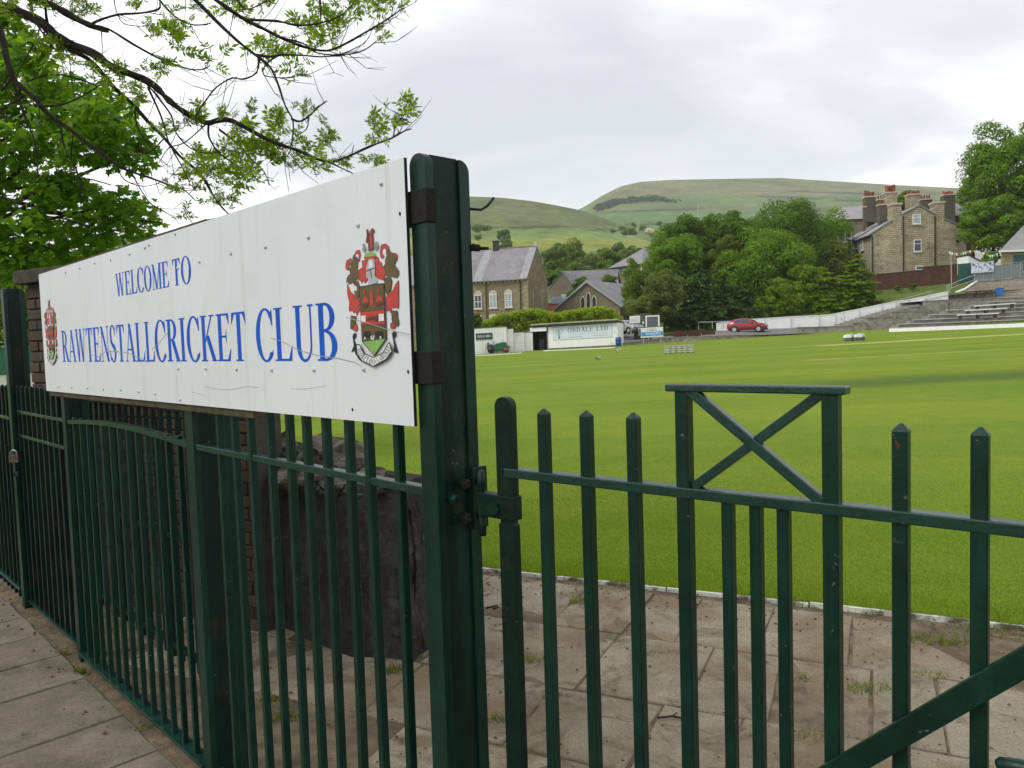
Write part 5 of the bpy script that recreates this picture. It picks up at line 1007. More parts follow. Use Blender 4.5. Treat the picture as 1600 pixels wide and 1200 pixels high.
q = P(1562, 463, 89); f = Fr(tuple(q), (1, 0)); bi = thing('wheelie_bin', tuple(q), 'blue bin standing by the picnic tables', 'bin'); MB(f).prism([(-.26, .06), (.26, .06), (.32, .88), (-.32, .88)], -.3, .3).build('body', paint('blue_bin', (.02, .11, .40), .4, .1, 3), bi, bevel=.03); MB(f).box(-.35, .35, -.34, .36, .885, .96).build('lid', MT['blue_bin'], bi, bevel=.02)
for x in (-.2, .2): MB(f).cyl((x-.04, .28, .09), (x+.04, .28, .09), .09, 10).build('wheel', M_black, bi)
# ---- signs by the car park -----------------------------------------------------------------
def board(name, xl, xr, yt, yb, Y, lab, mat, legs=True, cat='sign'):
    a, c = P(xl, yb, Y), P(xr, yt, Y); f = FrT(Fr(tuple(a), (1, 0)), .028); w = c.x-a.x; h = c.z-a.z-.028*w; t_ = thing(name, tuple(a), lab, cat)
    MB(f).box(0, w, 0, .06, 0, h).build('board', mat, t_)
    if legs:
        for x in (w*.12, w*.88): MB(f).box(x-.05, x+.05, .065, .15, -1.4, h).build('sign_post', M_galv, t_)
    return t_, f, w, h
t_, f, w, h = board('sponsor_board', 1001.5, 1036, 510.5, 528, 81, 'white and bright blue sponsor board in front of the car park', M_white)
MB(f).box(.04, w-.04, -.012, -.003, h*.14, h*.56).build('blue_band', paint('cyan_band', (.03, .27, .60), .5, .15, 3, 0, 0, .4, 0, (.30, .55, .75), 4, (.56, .62)), t_)
lettering('CHKR', lambda x, y, z: f(x, -.013-y, z), w*.26, w*.72, h*.64, h*.90, M_ltg, t_); MB(f).box(w*.2, w*.9, -.016, -.0125, h*.42, h*.46).box(w*.2, w*.86, -.016, -.0125, h*.30, h*.35).build('small_print', M_upvc, t_)
t_, f, w, h = board('notice_board', 984, 1000, 493, 505.5, 84, 'small white notice board on the wall beside the parked cars', M_white)
for k in range(4): MB(f).box(w*.12, w*.8, -.012, -.002, h*(.2+.15*k), h*(.23+.15*k)).build('small_print', M_ltg, t_)
t_, f, w, h = board('dark_panel', 1010.5, 1028.5, 493.5, 511, 82.5, 'dark grey panel in a white frame behind the sponsor board', paint('slate_panel', (.10, .105, .135), .5, .08, 2, 0, 0), False)
for a in ((-.10, .03, 0, h+.09), (w-.03, w+.12, 0, h+.09), (.03, w-.03, h-.05, h+.09)): MB(f).box(a[0], a[1], -.03, .08, a[2], a[3]).build('frame', M_upvc, t_)
for x in (.2, w-.2): MB(f).box(x-.05, x+.05, .065, .13, -1.3, 0).build('sign_post', M_galv, t_)
cwl = thing('car_park_wall', tuple(P(1000, 520, 86)), 'mossy grey wall behind the notice boards', 'wall')
a, c = P(991, 490.5, 86.5), P(1018, 488.8, 86.5); MB(FrT(Fr(tuple(a), (1, 0)), .03)).box(0, c.x-a.x, 0, .5, -3, 0).build('wall_section', paint('mossy_wall', (.11, .105, .075), .95, .35, 3, .4, .02, .1, 0, (.07, .085, .03), 1.5, (.45, .7)), cwl)
lamp = thing('lamp_box', tuple(P(1005, 504, 85.8)), 'small white box fixed on the mossy wall', 'box'); a = P(1005, 504.5, 86.2); MB(Fr(tuple(a), (1, 0))).box(-.07, .07, -.1, .1, -.14, .16).build('case', M_upvc, lamp, bevel=.02)
# rusty planters
rp_ = paint('rusty_brown_metal', (.085, .025, .016), .8, .35, 4)
for k, (xl, xr) in enumerate(((1052.5, 1073), (1075.5, 1095), (1098, 1117.5))):
    a, c = P(xl, 526-.04*k*20*.5, 84), P(xr, 517-.04*k*20*.4, 84); f = FrT(Fr(tuple(a), (1, 0)), .03); w = c.x-a.x; t_ = thing('rusty_rack', tuple(a), ('left', 'middle', 'right')[k]+' one of three low rusty brown racks behind the low wall', 'rack', 'rusty racks')
    for z in (.12, .34, .52): MB(f).box(0, w, 0, .05, z-.05, z+.05).build('rail', rp_, t_)
    for x in (0, w*.33, w*.66, w-.07): MB(f).box(x, x+.07, -.02, .07, -.3, .62).build('upright', rp_, t_)
    MB(f).box(.02, w-.02, .3, .36, -.3, .5).build('back_panel', rp_, t_)
# ---- grey crates and covered boxes on the field -----------------------------------------
M_slat = paint('weathered_grey_slat', (.42, .42, .41), .7, .2, 6)
for k in range(5):
    q = fp(1043+k*9.1, 552.3-k*.35); f = Fr((q.x, q.y, zf(q.x, q.y)), (.98, -.12)); t_ = thing('slatted_crate', tuple(f.o), ('first', 'second', 'third', 'fourth', 'fifth')[k]+' from left in the row of grey slatted crates on the grass', 'crate', 'grey slatted crates on the field')
    w = .30
    for x in (-w/2, w/2-.03):
        for y in (-.25, .22): MB(f).box(x, x+.03, y, y+.03, 0, .46).build('upright', M_black, t_)
    for z in (.06, .20, .34): MB(f).box(-w/2-.004, w/2+.004, -.28, -.255, z, z+.085).build('slat', M_slat, t_); MB(f).box(-w/2-.03, -w/2-.006, -.25, .25, z, z+.08).build('slat', M_slat, t_)
    MB(f).box(-w/2-.03, w/2+.03, -.29, .29, .463, .50).build('lid', M_slat, t_)
for k, x in enumerate((1324, 1331.5, 1341, 1349)):
    q = fp(x, 533-.4*k); f = Fr((q.x, q.y+(.35 if k % 2 else 0), zf(q.x, q.y)), (.98, -.12)); t_ = thing('seat_block', tuple(f.o), ('leftmost', 'second from left', 'third from left', 'rightmost')[k]+' of four pale topped grey blocks on the far grass', 'block', 'pale topped blocks on the field')
    h = .42 if k % 2 == 0 else .48
    MB(f).box(-.19, .19, -.22, .22, 0, h*.55).build('base', paint('block_base', (.09, .105, .10), .8, .2, 4) if 'block_base' not in MT else MT['block_base'], t_, bevel=.01); MB(f).prism([(-.21, h*.55+.003), (.21, h*.55+.003), (.17, h), (-.17, h)], -.23, .23).build('cover', M_slat if k % 2 else M_white, t_, bevel=.02)
# ---- vehicles --------------------------------------------------------------------------
def car(name, lab, base, hd, paintm, grp=None, L_=4.2, Wd=1.8, Ht=1.54):
    f = Fr(base, hd); t_ = thing(name, tuple(base), lab, 'car', grp); hw = Wd/2
    st = [(-L_/2, .42, .80, .92, .80), (-L_/2+.08, .30, .92, .98, .88), (-L_/2+.35, .24, .98, 1.22, .94), (-L_/2+.75, .22, 1.0, 1.47, .97), (-L_/2+1.4, .22, .99, 1.54, 1.0), (-.05, .22, .97, 1.54, 1.0), (.45, .22, .96, 1.42, 1.0), (.98, .22, .98, 1.07, 1.0), (1.45, .22, .92, .99, .98), (1.85, .24, .82, .90, .94), (L_/2-.06, .28, .66, .74, .86), (L_/2, .36, .55, .60, .78)]
    mb = MB(f); rings = []
    for x, zb_, zs, zt, wf in st:
        w = hw*wf; gh = zt-zs; wt = w*(.97-.32*min(1, gh/.55)); zt2 = zt*Ht/1.54 if gh > .2 else zt
        half = [(0, zb_), (w*.82, zb_), (w*.96, zb_+.10), (w, zb_+.32), (w*.99, zs-.08), (w*.95, zs), (wt, zt2-.05*min(1, gh*3)), (wt*.80, zt2), (0, zt2+.01)]
        ring = [mb.v(x, -a, z) for a, z in half]+[mb.v(x, a, z) for a, z in half[-2:0:-1]]; rings.append(ring)
    n = len(rings[0])
    for A, B in zip(rings, rings[1:]): mb.F += [[A[j], A[(j+1) % n], B[(j+1) % n], B[j]] for j in range(n)]
    mb.F += [rings[0][::-1], rings[-1]]; body = mb.build('body', paintm, t_, True)
    for s in (-1, 1):
        yy = lambda z: s*(hw*(.965-.335*max(0, min(1, (z-.98)/.52)))+.012)
        for pl in ([(-1.42, 1.06), (-.52, 1.04), (-.52, 1.45), (-1.02, 1.42)], [(-.46, 1.04), (.28, 1.03), (.30, 1.36), (-.05, 1.45), (-.46, 1.46)], [(.34, 1.03), (.70, 1.04), (.36, 1.32)]):
            MB(f).poly([(x, yy(z), z) for x, z in (pl if s < 0 else pl[::-1])]).build('side_window', M_glass, t_)
        for x in (-1.28, 1.30):
            w = MB(f); w.tube([(x, s*(hw-.20), .34), (x, s*(hw-.015), .34), (x, s*(hw+.012), .34)], [.345, .345, .31], 22); w = w.build('wheel', M_black, t_); MB(f).tube([(x, s*(hw+.013), .34), (x, s*(hw+.02), .34)], [.22, .20], 18).build('rim', M_alu, w)
            MB(f).tube([(x, s*(hw-.22), .36), (x, s*(hw+.004), .36)], .40, 22).build('wheel_arch', M_black, t_)
        MB(f).box(-1.9, 1.9, s*hw*.93-.03, s*hw*.93+.03, .22, .34).build('sill_trim', M_black, t_); MB(f).box(.52, .70, s*(hw+.02)-.06, s*(hw+.02)+.06, 1.0, 1.12).build('mirror', paintm, t_, bevel=.02)
        MB(f).prism([(1.93, .78), (2.09, .66), (2.07, .80), (1.86, .87)], s*hw*.52, s*hw*.84).build('headlight', M_curt, t_); MB(f).box(-L_/2-.004, -L_/2+.12, s*hw*.55, s*hw*.80, .80, .92).build('tail_light', CRC['red'], t_)
    MB(f).poly([(.50, -.66, 1.40), (.50, .66, 1.40), (1.02, .80, 1.075), (1.02, -.80, 1.075)]).build('windscreen', M_glass, t_); MB(f).poly([(-1.50, -.62, 1.42), (-1.50, .62, 1.42), (-1.86, .72, 1.06), (-1.86, -.72, 1.06)][::-1]).build('rear_window', M_glass, t_)
    MB(f).box(L_/2-.09, L_/2+.012, -hw*.55, hw*.55, .36, .58).build('grille', M_black, t_, bevel=.02); MB(f).box(L_/2+.013, L_/2+.02, -.26, .26, .45, .56).build('number_plate', M_upvc, t_); MB(f).box(L_/2-.2, L_/2-.02, -hw*.8, hw*.8, .24, .35).build('bumper', M_black, t_)
    return t_
M_car = paint('red_car_paint', (.24, .012, .022), .22, .06, 2, 0, 0, .6); q = P(1168, 519.2, 85.5)
car('parked_car', 'red hatchback parked in front of the white wall', (q.x, q.y, q.z), (.90, -.44), M_car, 'parked cars')
q = P(979, 521.5, 87); car('parked_car', 'silver car with pale windscreen behind the notice board', (q.x, q.y, q.z), (.55, -.83), paint('silver_car_paint', (.36, .38, .40), .28, .06, 2, 0, 0, .6, .3), 'parked cars')
q = P(968, 521.5, 92); car('parked_car', 'dark grey car at the far end of the banner shed', (q.x, q.y, q.z), (.45, -.89), paint('grey_car_paint', (.07, .075, .085), .28, .06, 2, 0, 0, .6, .3), 'parked cars')
q = P(1520, 368.5, 124); car('parked_car', 'small red car on the lane below the timbered house', (q.x, q.y, q.z), (.98, -.1), M_car, 'parked cars')
# barrow frame by the shed end
bf = thing('hand_trolley', tuple(fp(978, 538)), 'low grey wheeled trolley frame right of the banner shed', 'trolley'); q = fp(978, 537); f = Fr((q.x, q.y+1, zf(q.x, q.y)), (1, 0))
MB(f).tube([(-.8, 0, .55), (.8, 0, .6)], .03, 6).tube([(-.8, .5, .55), (.8, .5, .6)], .03, 6).tube([(-.7, 0, 0), (-.7, 0, .56)], .03, 6).tube([(.7, 0, 0), (.7, 0, .6)], .03, 6).tube([(.8, 0, .6), (.8, 0, 1.0)], .03, 6).build('frame', M_galv, bf); MB(f).box(-.7, .6, 0, .5, .40, .50).build('tray', M_concg, bf)
# pigeons
def bird(px_, py_, lab, fly, hd):
    q = fp(px_, py_); z = zf(q.x, q.y); f = Fr((q.x, q.y, z), hd); t_ = thing('pigeon', (q.x, q.y, z), lab, 'bird', 'pigeons on the field'); mg = paint(lab[:9]+'_plumage', (.30, .31, .33), .8, .25, 30)
    b_ = MB(f); b_.tube([(-.26, 0, .17), (-.14, 0, .16), (-.06, 0, .15), (.02, 0, .16), (.09, 0, .20), (.12, 0, .26), (.14, 0, .285), (.17, 0, .285), (.20, 0, .275)], [.012, .03, .055, .07, .055, .035, .034, .026, .004], 10); b_.build('body', mg, t_, True)
    for s in (-1, 1):
        if fly: MB(f).poly([(.06, s*.05, .20), (-.10, s*.05, .19), (-.16, s*.22, .30), (-.12, s*.42, .36), (-.02, s*.40, .37), (.08, s*.2, .31)]).build('wing', mg, t_)
        else: MB(f).poly([(.05, s*.072, .19), (-.12, s*.06, .21), (-.24, s*.02, .17), (-.10, s*.07, .13)]).build('wing', MT['dark_pier'], t_)
        MB(f).tube([(.0, s*.03, .10), (.01, s*.03, 0)], .008, 5).build('leg', M_pot, t_)
bird(964, 551.5, 'upright pale pigeon landing with one wing raised on grass', True, (-.2, .98)); bird(935, 564, 'grey pigeon walking on the grass, nearer of two', False, (.95, -.2))
# ---- lattice mast on the far hillside ----------------------------------------------------
a = P(1092.5, 346, 620); c = P(1092.5, 317, 620); ms = thing('lattice_mast', tuple(a), 'pale lattice mast standing on the hillside above the trees', 'mast'); h = c.z-a.z; mb = MB(Fr(tuple(a), (1, 0)))
for sx in (-1, 1):
    for sy in (-1, 1): mb.tube([(sx*1.5, sy*1.5, -3), (sx*.4, sy*.4, h)], .16, 4)
for k in range(9):
    z0, z1 = h*k/9, h*(k+1)/9; w0, w1 = 1.5-1.1*k/9, 1.5-1.1*(k+1)/9
    for s in (-1, 1): mb.tube([(-w0, s*w0, z0), (w1, s*w1, z1)], .1, 4); mb.tube([(s*w0, -w0, z0), (s*w1, w1, z1)], .1, 4)
mb.build('tower', M_galv, ms); MB(Fr(tuple(a), (1, 0))).box(-1.6, 1.6, -.3, .3, h*.62, h*.66).box(-1.2, 1.2, -.3, .3, h*.86, h*.89).build('arms', M_galv, ms)
# ---- grass bank on the right ---------------------------------------------------------------
M_bank = paint('bank_grass', (.085, .125, .028), .95, .35, 1.5, .5, .05, .1, 0, (.12, .105, .035), .5, (.45, .7))
ZT = [(980, 1.6), (1120, 2.0), (1195, 2.9), (1280, 3.1), (1318, 3.4), (1420, 4.55), (1482, 5.4), (1540, 5.6), (1700, 6.2)]
ZB = [(980, 2.2), (1120, 3.2), (1250, 4.7), (1362, 5.75), (1500, 6.7), (1530, 7.0), (1700, 8.0)]
def bcol(x):
    zt, zb_ = interp(ZT, x), interp(ZB, x); up = 8.4 if x > 1345 else 5+max(0, (x-1150)/195*3); q = (x-800)/1200
    return [(q*92.2, 92.2, zt-.2), (q*94.5, 94.5, zt*.7+zb_*.3), (q*97, 97, zt*.35+zb_*.65), (q*99.8, 99.8, zb_), (q*100.6, 100.6, zb_ if x < 1345 else up-.3), (q*112, 112, up), (q*126, 126, up+1.5), (q*150, 150, up+1.5)]
grid('grass_bank', list(np.linspace(1000, 1760, 60)), bcol, M_bank)
# ================================================================== BRICK WALL AND STONE BLOCK BEHIND THE RAILINGS
A_ = Vector((-1.53, 4.52, 0)); B_ = Vector((-3.484, 5.575, 0)); fbw = Fr((B_.x, B_.y, G0), (A_.x-B_.x, A_.y-B_.y)); wd = (A_-B_).length
M_mort = paint('old_mortar', (.07, .062, .05), 1, .3, 12, .4, .006, .1)
m, t, b = mnodes('old_brick'); p = pos(t); oi = nd(t, 'ShaderNodeObjectInfo').outputs['Random']
c = ramp(t, oi, [(0, (.042, .025, .016)), (.4, (.074, .043, .027)), (.75, (.098, .062, .040)), (1, (.070, .054, .040))])
c = mixc(t, .5, c, ramp(t, noise(t, p, 30, 5, .7), [(.3, (.5, .5, .5)), (.65, (1, 1, 1))]), 'MULTIPLY'); c = mixc(t, nd(t, 'ShaderNodeMapRange', {0: noise(t, p, 2.5, 5, .65), 1: .55, 2: .75}).outputs[0], c, (.045, .04, .03))
t.links.new(c, b.inputs['Base Color']); b.inputs['Roughness'].default_value = .92; bump(t, b, noise(t, p, 80, 5, .7), .5, .005); M_brick = m
bwl = thing('brick_wall', (A_.x, A_.y, G0), 'brown brick wall with stone coping behind the left end of the sign', 'wall')
hh = 2.22
MB(fbw).box(.004, wd-.004, .012, .215, -.1, hh).build('core', M_mort, bwl)
MB(fbw).box(-.05, wd+.05, -.06, .28, hh+.004, hh+.10).build('coping', paint('wall_coping', (.075, .068, .055), .95, .35, 8, .5, .01, .1), bwl, bevel=.012)
bkm = MB(); bkm.box(-.1075, .1075, -.05, .05, -.0325, .0325); bkm = bkm.mesh('brick', M_brick); bmm = bmesh.new(); bmm.from_mesh(bkm); bmesh.ops.bevel(bmm, geom=bmm.edges[:], offset=.004, segments=1, affect='EDGES'); bmm.to_mesh(bkm); bmm.free()
r1 = random.Random(4); cand = []
for row in range(29):
    k = 0; x = -.112 if row % 2 else 0
    while x < wd:
        x0, x1 = max(0, x), min(wd, x+.225)
        if x1-x0 > .05: cand.append(((x0+x1)/2, row*.0755+.04, (x1-x0-.01)/.215))
        x += .225
def vis(x, z):                                   # seen under the sign between the bars, or left of it
    q = colat(fbw(x, 0, z)); return (q[0] < 80) or (q[1] > 625) or q[0] > 640
cand.sort(key=lambda c: 0 if vis(c[0], c[1]) else 1); rest = MB(fbw)
ang = fbw.ang
for k, (x, z, s) in enumerate(cand):
    if k < 300: put('brick', bkm, bwl, fbw(x, .046+r1.uniform(-.004, .004), z), (0, 0, ang+r1.uniform(-.01, .01)), (s, 1, 1))
    else: rest.box(x-.1075*s, x+.1075*s, r1.uniform(-.006, .003), .09, z-.0325, z+.0325)
o = rest.build('bricks', M_brick, bwl); o['kind'] = 'stuff'
# end pier of the wall
fpr = Fr((A_.x, A_.y, G0), (fbw.u.x, fbw.u.y))
# dark stone block with loose stones on top
m, t, b = mnodes('blackened_concrete'); p = pos(t); M_blk = m
c = ramp(t, noise(t, p, 4, 8, .7, .5), [(.25, (.017, .016, .015)), (.5, (.042, .039, .036)), (.72, (.095, .088, .080))])
c = mixc(t, nd(t, 'ShaderNodeMapRange', {0: noise(t, nd(t, 'ShaderNodeMapping', {'Vector': p, 'Scale': (9, 9, 1.5)}).outputs[0], 1, 6, .7), 1: .55, 2: .8}).outputs[0], c, (.10, .094, .088))
t.links.new(c, b.inputs['Base Color']); b.inputs['Roughness'].default_value = .95; b.inputs['Specular IOR Level'].default_value = .15; bump(t, b, noise(t, p, 22, 8, .75), .9, .03)
blk = thing('stone_block', (-.95, 4.4, G0), 'blackened low stone block wall topped with rough stones behind the railing', 'wall')
bot = [(-1.80, 4.92), (-.95, 4.17), (-.575, 4.07), (-.50, 4.42), (-1.5, 5.25)]; cx, cy = -1.05, 4.6
bm = bmesh.new(); nr = 56; layers = []
def ringpts(z, f):
    out = []
    for (ax, ay), (bx, by) in zip(bot, bot[1:]+bot[:1]):
        n = 36
        for k in range(n):
            q = k/n; x, y = ax+(bx-ax)*q, ay+(by-ay)*q; x, y = cx+(x-cx)*f, cy+(y-cy)*f; d = mno.fractal(Vector((x*4, y*4, z*4)), 1, 2, 7)*.026+abs(mno.noise(Vector((x*16, y*16, z*11))))*.018+(mno.cell(Vector((x*5, y*5, z*4.5)))-.5)*.014; out.append(bm.verts.new((x+d, y-d, z)))
    return out
for k in range(nr): z = G0-.05+k/(nr-1)*1.0; layers.append(ringpts(z, 1.0-.085*(k/(nr-1))+(.03 if k < 2 else 0)))
for A, B in zip(layers, layers[1:]):
    for j in range(len(A)): bm.faces.new((A[j], A[(j+1) % len(A)], B[(j+1) % len(A)], B[j]))
bm.faces.new(layers[-1]); bmesh.ops.recalc_face_normals(bm, faces=bm.faces); me = bpy.data.meshes.new('block_body'); bm.to_mesh(me); bm.free(); me.materials.append(M_blk)
for v in me.vertices: v.co -= Vector(WO[blk])
link('block_body', me, blk)
M_stn = paint('rough_topping_stone', (.13, .115, .095), .95, .5, 9, .8, .02, .1, 0, (.03, .027, .024), 5, (.45, .6))
def rock(parent, c, r, sd, mat=M_stn, name='topping_stone'):
    bm = bmesh.new(); bmesh.ops.create_icosphere(bm, subdivisions=3, radius=1)
    for v in bm.verts:
        n = v.co.normalized(); k = 1+.32*mno.fractal(n*1.7+Vector((sd, 0, 0)), 1, 2, 4)+.10*mno.cell(n*2.5+Vector((sd, 3, 0))); v.co = Vector((n.x*r[0]*k, n.y*r[1]*k, n.z*r[2]*k))
    bmesh.ops.rotate(bm, verts=bm.verts, matrix=Matrix.Rotation(sd*1.3, 3, 'Z')); me = bpy.data.meshes.new(name); bm.to_mesh(me); bm.free(); me.materials.append(mat)
    put(name, me, parent, c)
for k, (px_, py_, Y, r) in enumerate(((437, 716, 4.85, (.15, .13, .15)), (472, 722, 4.70, (.13, .12, .10)), (512, 714, 4.6, (.14, .13, .13)), (545, 720, 4.5, (.17, .13, .12)), (580, 748, 4.35, (.12, .10, .06)), (415, 735, 4.95, (.12, .10, .08)), (490, 745, 4.4, (.12, .10, .07)), (530, 757, 4.3, (.11, .10, .06)), (455, 748, 4.55, (.12, .11, .07)), (560, 765, 4.25, (.10, .08, .05)), (600, 765, 4.2, (.07, .07, .04)), (405, 752, 4.85, (.12, .1, .06)))): rock(blk, P(px_, py_, Y), r, k+.5)
# rubble and twigs at the foot
for k in range(26):
    q = gp(random.Random(k).uniform(400, 660), random.Random(k+99).uniform(960, 1075)); 
    if (q-FO).dot(FN) > -.5: continue
    r = random.Random(k*7).uniform(.008, .028); o_ = thing('loose_stone', (q.x, q.y, G0), None) if False else None
rub = MB(); rr = random.Random(12)
for k in range(420):
    s = rr.uniform(-.6, 6); w = rr.gauss(.02, .16) if rr.random() < .6 else rr.uniform(-1.6, -.2); q = FO+FD*s+FN*w; r = rr.uniform(.003, .011); z = G0+r*.3
    if w > .22: continue
    rub.tube([(q.x-r, q.y, z), (q.x, q.y+r*.3, z+r*.3), (q.x+r, q.y, z)], [r*.3, r*.8, r*.25], 5)
for k in range(1100):
    q = K0+KD*rr.uniform(-1.5, 4)-KN*abs(rr.gauss(0, .25) if rr.random() < .5 else rr.uniform(0, 3)); r = rr.uniform(.002, .008); z = G0+r*.4; rub.tube([(q.x-r, q.y, z), (q.x, q.y+r*.3, z+r*.3), (q.x+r, q.y, z)], [r*.3, r*.8, r*.25], 5)
tag(rub.build('grit', M_soil), 'scattered grit and crumbs of soil on the flags', 'grit', kind='stuff')
tw = thing('twig', tuple(gp(1055, 1125)), 'thin dry twig lying on the flags behind the gate', 'twig'); MB().tube([gp(1027, 1124)+Vector((0, 0, .008)), gp(1050, 1123)+Vector((0, 0, .012)), gp(1072, 1126)+Vector((0, 0, .008))], .005, 5).tube([gp(1050, 1123)+Vector((0, 0, .012)), gp(1058, 1117)+Vector((0, 0, .01))], .003, 5).build('stem', M_bark, tw)
# ================================================================== VEGETATION
def unit(n): d = rng.normal(size=(n, 3)); return d/np.linalg.norm(d, axis=1)[:, None]
def rhombi(C, Nn, size, asp=.55, fold=.12):
    n = len(C); t_ = np.cross(Nn, unit(n)); t_ /= np.linalg.norm(t_, axis=1)[:, None]+1e-9; s_ = np.cross(Nn, t_); size = np.asarray(size).reshape(-1, 1)
    V = np.empty((n, 4, 3)); V[:, 0] = C-t_*size*.5; V[:, 2] = C+t_*size*.5; V[:, 1] = C+s_*size*asp*.5+Nn*size*fold; V[:, 3] = C-s_*size*asp*.5+Nn*size*fold; return V
def clump_leaves(cs, rs, per, size, up=.3, shell=(.72, 1.06)):
    cs = np.array(cs); rs = np.array(rs); idx = np.repeat(np.arange(len(cs)), per); d = unit(len(idx)); d[:, 2] += up; d /= np.linalg.norm(d, axis=1)[:, None]
    rad = rng.uniform(*shell, size=(len(idx), 1))*(1+.18*np.sin(d[:, :1]*7+idx[:, None]*1.7)*np.cos(d[:, 2:]*6+idx[:, None])); C = cs[idx]+d*rs[idx]*rad
    Nn = d*.95+unit(len(idx))*.5; Nn /= np.linalg.norm(Nn, axis=1)[:, None]; return C, Nn, size*rng.uniform(.6, 1.35, len(idx))
LM = {'oak': leafmat('leaf_dark_green', (0.075, 0.155, 0.016)), 'mid': leafmat('leaf_mid_green', (0.12, 0.23, 0.02)), 'lite': leafmat('leaf_light_green', (0.11, 0.195, 0.022)), 'con': leafmat('needle_dark', (0.038, 0.085, 0.016), .3, .15), 'cyp': leafmat('leaf_yellow_green', (0.13, 0.225, 0.017)), 'gry': leafmat('leaf_grey_green', (0.115, 0.16, 0.04)), 'hdg': leafmat('hedge_bright', (0.22, 0.33, 0.02)), 'far': leafmat('leaf_far', (.11, .19, .045)), 'olive': leafmat('leaf_olive', (0.105, 0.15, 0.022)), 'wht': leafmat('hawthorn_blossom', (.55, .57, .48), .1), 'pale': leafmat('leaf_pale', (0.13, 0.195, 0.045))}
def tree(name, lab, px_, py_, Y, rx, ry, mat, nb=46, per=230, ls=.34, seed=1, grp=None, base=None, cut=-.85, cr=.30, ryd=1.0, up=.25, cat='tree', trunk=True, top=None):
    rs_ = np.random.default_rng(seed); c = P(px_, py_, Y); k = Y/1200; R = np.array((rx*k, rx*k*.8*ryd, ry*k)); zb = base if base is not None else c.z-R[2]*1.0
    t_ = thing(name, (c.x, c.y, zb), lab, cat, grp); cs = []; nb = int(nb*1.45) if Y < 140 else nb
    while len(cs) < nb:
        d = rs_.normal(size=3); d /= np.linalg.norm(d)
        if d[2] < cut: continue
        q = rs_.uniform(.62, .95) if len(cs) > nb*.15 else rs_.uniform(.2, .6); cs.append(np.array(c)+d*R*q*(1+.12*math.sin(d[0]*5+seed)))
    per = int(per*1.15); rr_ = np.minimum(R.mean()*cr*.98, 2.4)*rs_.uniform(.65, 1.35, (nb, 1))*np.array((1, 1, .72))
    C, Nn, sz = clump_leaves(cs, rr_, per, ls, up); quads('crown', rhombi(C, Nn, sz), LM[mat], t_)
    if trunk:
        mb = MB(); r0_ = max(.12, R[0]*.05); mb.tube([(c.x, c.y, zb-.6), (c.x+.1*r0_, c.y, (zb+c.z)/2-R[2]*.2), (c.x, c.y, c.z)], [r0_*1.25, r0_, r0_*.5], 8); mb.build('trunk', M_barkd, t_, True)
        lm = MB()
        for q in cs[::4]: m0 = Vector((c.x, c.y, zb+(c.z-zb)*.6)); q = Vector(q); lm.tube([m0, m0.lerp(q, .5)+Vector((0, 0, .06*R[2])), q], [r0_*.4, r0_*.25, r0_*.08], 5)
        lm.build('limbs', M_barkd, t_, True)
    return t_
def conifer(name, lab, px_, pt, pb, Y, rx, mat, seed, grp, nlev=13, ls=.36, dens=1.0, base=None, droop=.25):
    rs_ = np.random.default_rng(seed); top = P(px_, pt, Y); bot = P(px_+ (pb-pt)*.02, pb, Y); R = rx*Y/1200; H_ = top.z-bot.z; t_ = thing(name, tuple(bot), lab, 'tree', grp); Cs = []; Ns = []; Ss = []; lm = MB()
    for l in range(nlev):
        q = l/(nlev-1); z = bot.z+H_*(.04+.94*q); r = R*(1-q)**(.36 if mat == 'cyp' else .55)*(1+.22*rs_.normal())+.3; nbr = int(9+13*(1-q))
        for b_ in range(nbr):
            a = rs_.uniform(0, 6.283); rl = r*rs_.uniform(.7, 1.12); e = np.array((math.cos(a)*rl, math.sin(a)*rl, -droop*rl+rs_.normal()*.1)); n = max(8, int(60*dens*rl/R+12)); tt = rs_.uniform(.15, 1.0, n)**.7; wdt = .30*rl*(1.15-tt)+.12
            off = rs_.normal(size=(n, 3))*wdt[:, None]*np.array((.5, .5, .16)); base_ = np.array((top.x+(bot.x-top.x)*(1-q), bot.y, z)); Cs.append(base_+tt[:, None]*e+off); nn = rs_.normal(size=(n, 3))*.5+np.array((math.cos(a)*.4, math.sin(a)*.4, .8)); Ns.append(nn/np.linalg.norm(nn, axis=1)[:, None]); Ss.append(ls*rs_.uniform(.6, 1.3, n))
            if b_ % 3 == 0: lm.tube([base_, base_+e*.5+np.array((0, 0, .05)), base_+e], [.06, .04, .015], 4)
    quads('crown', rhombi(np.concatenate(Cs), np.concatenate(Ns), np.concatenate(Ss), .42), LM[mat], t_); mb = MB(); mb.tube([(bot.x, bot.y, bot.z-.8), (top.x, top.y, top.z-.2)], [.24, .03], 7); mb.build('trunk', M_barkd, t_, True); lm.build('limbs', M_barkd, t_, True); return t_
CG = 'trees behind the car park'
tree('broadleaf_tree', 'tallest dark green broadleaf tree at the back of the big clump', 1215, 395, 116, 88, 78, 'oak', 80, 260, .40, 1, CG, 4)
tree('broadleaf_tree', 'rounded dark green tree left of the tallest in the clump', 1068, 390, 112, 50, 52, 'oak', 60, 240, .36, 2, CG, 3)
tree('broadleaf_tree', 'dense mid green tree between the two dark back trees', 1135, 390, 114, 60, 62, 'oak', 60, 230, .38, 3, CG, 4)
tree('broadleaf_tree', 'domed bright green tree at the left shoulder of the clump', 1050, 412, 106, 42, 45, 'mid', 50, 240, .32, 4, CG, 3)
tree('broadleaf_tree', 'fresh green tree standing foremost in the middle of the clump', 1192, 425, 101, 62, 72, 'mid', 66, 260, .32, 5, CG, 3)
tree('broadleaf_tree', 'olive tinted slim tree leaning beside the foremost tree', 1132, 425, 104, 26, 58, 'olive', 30, 200, .30, 6, CG, 3)
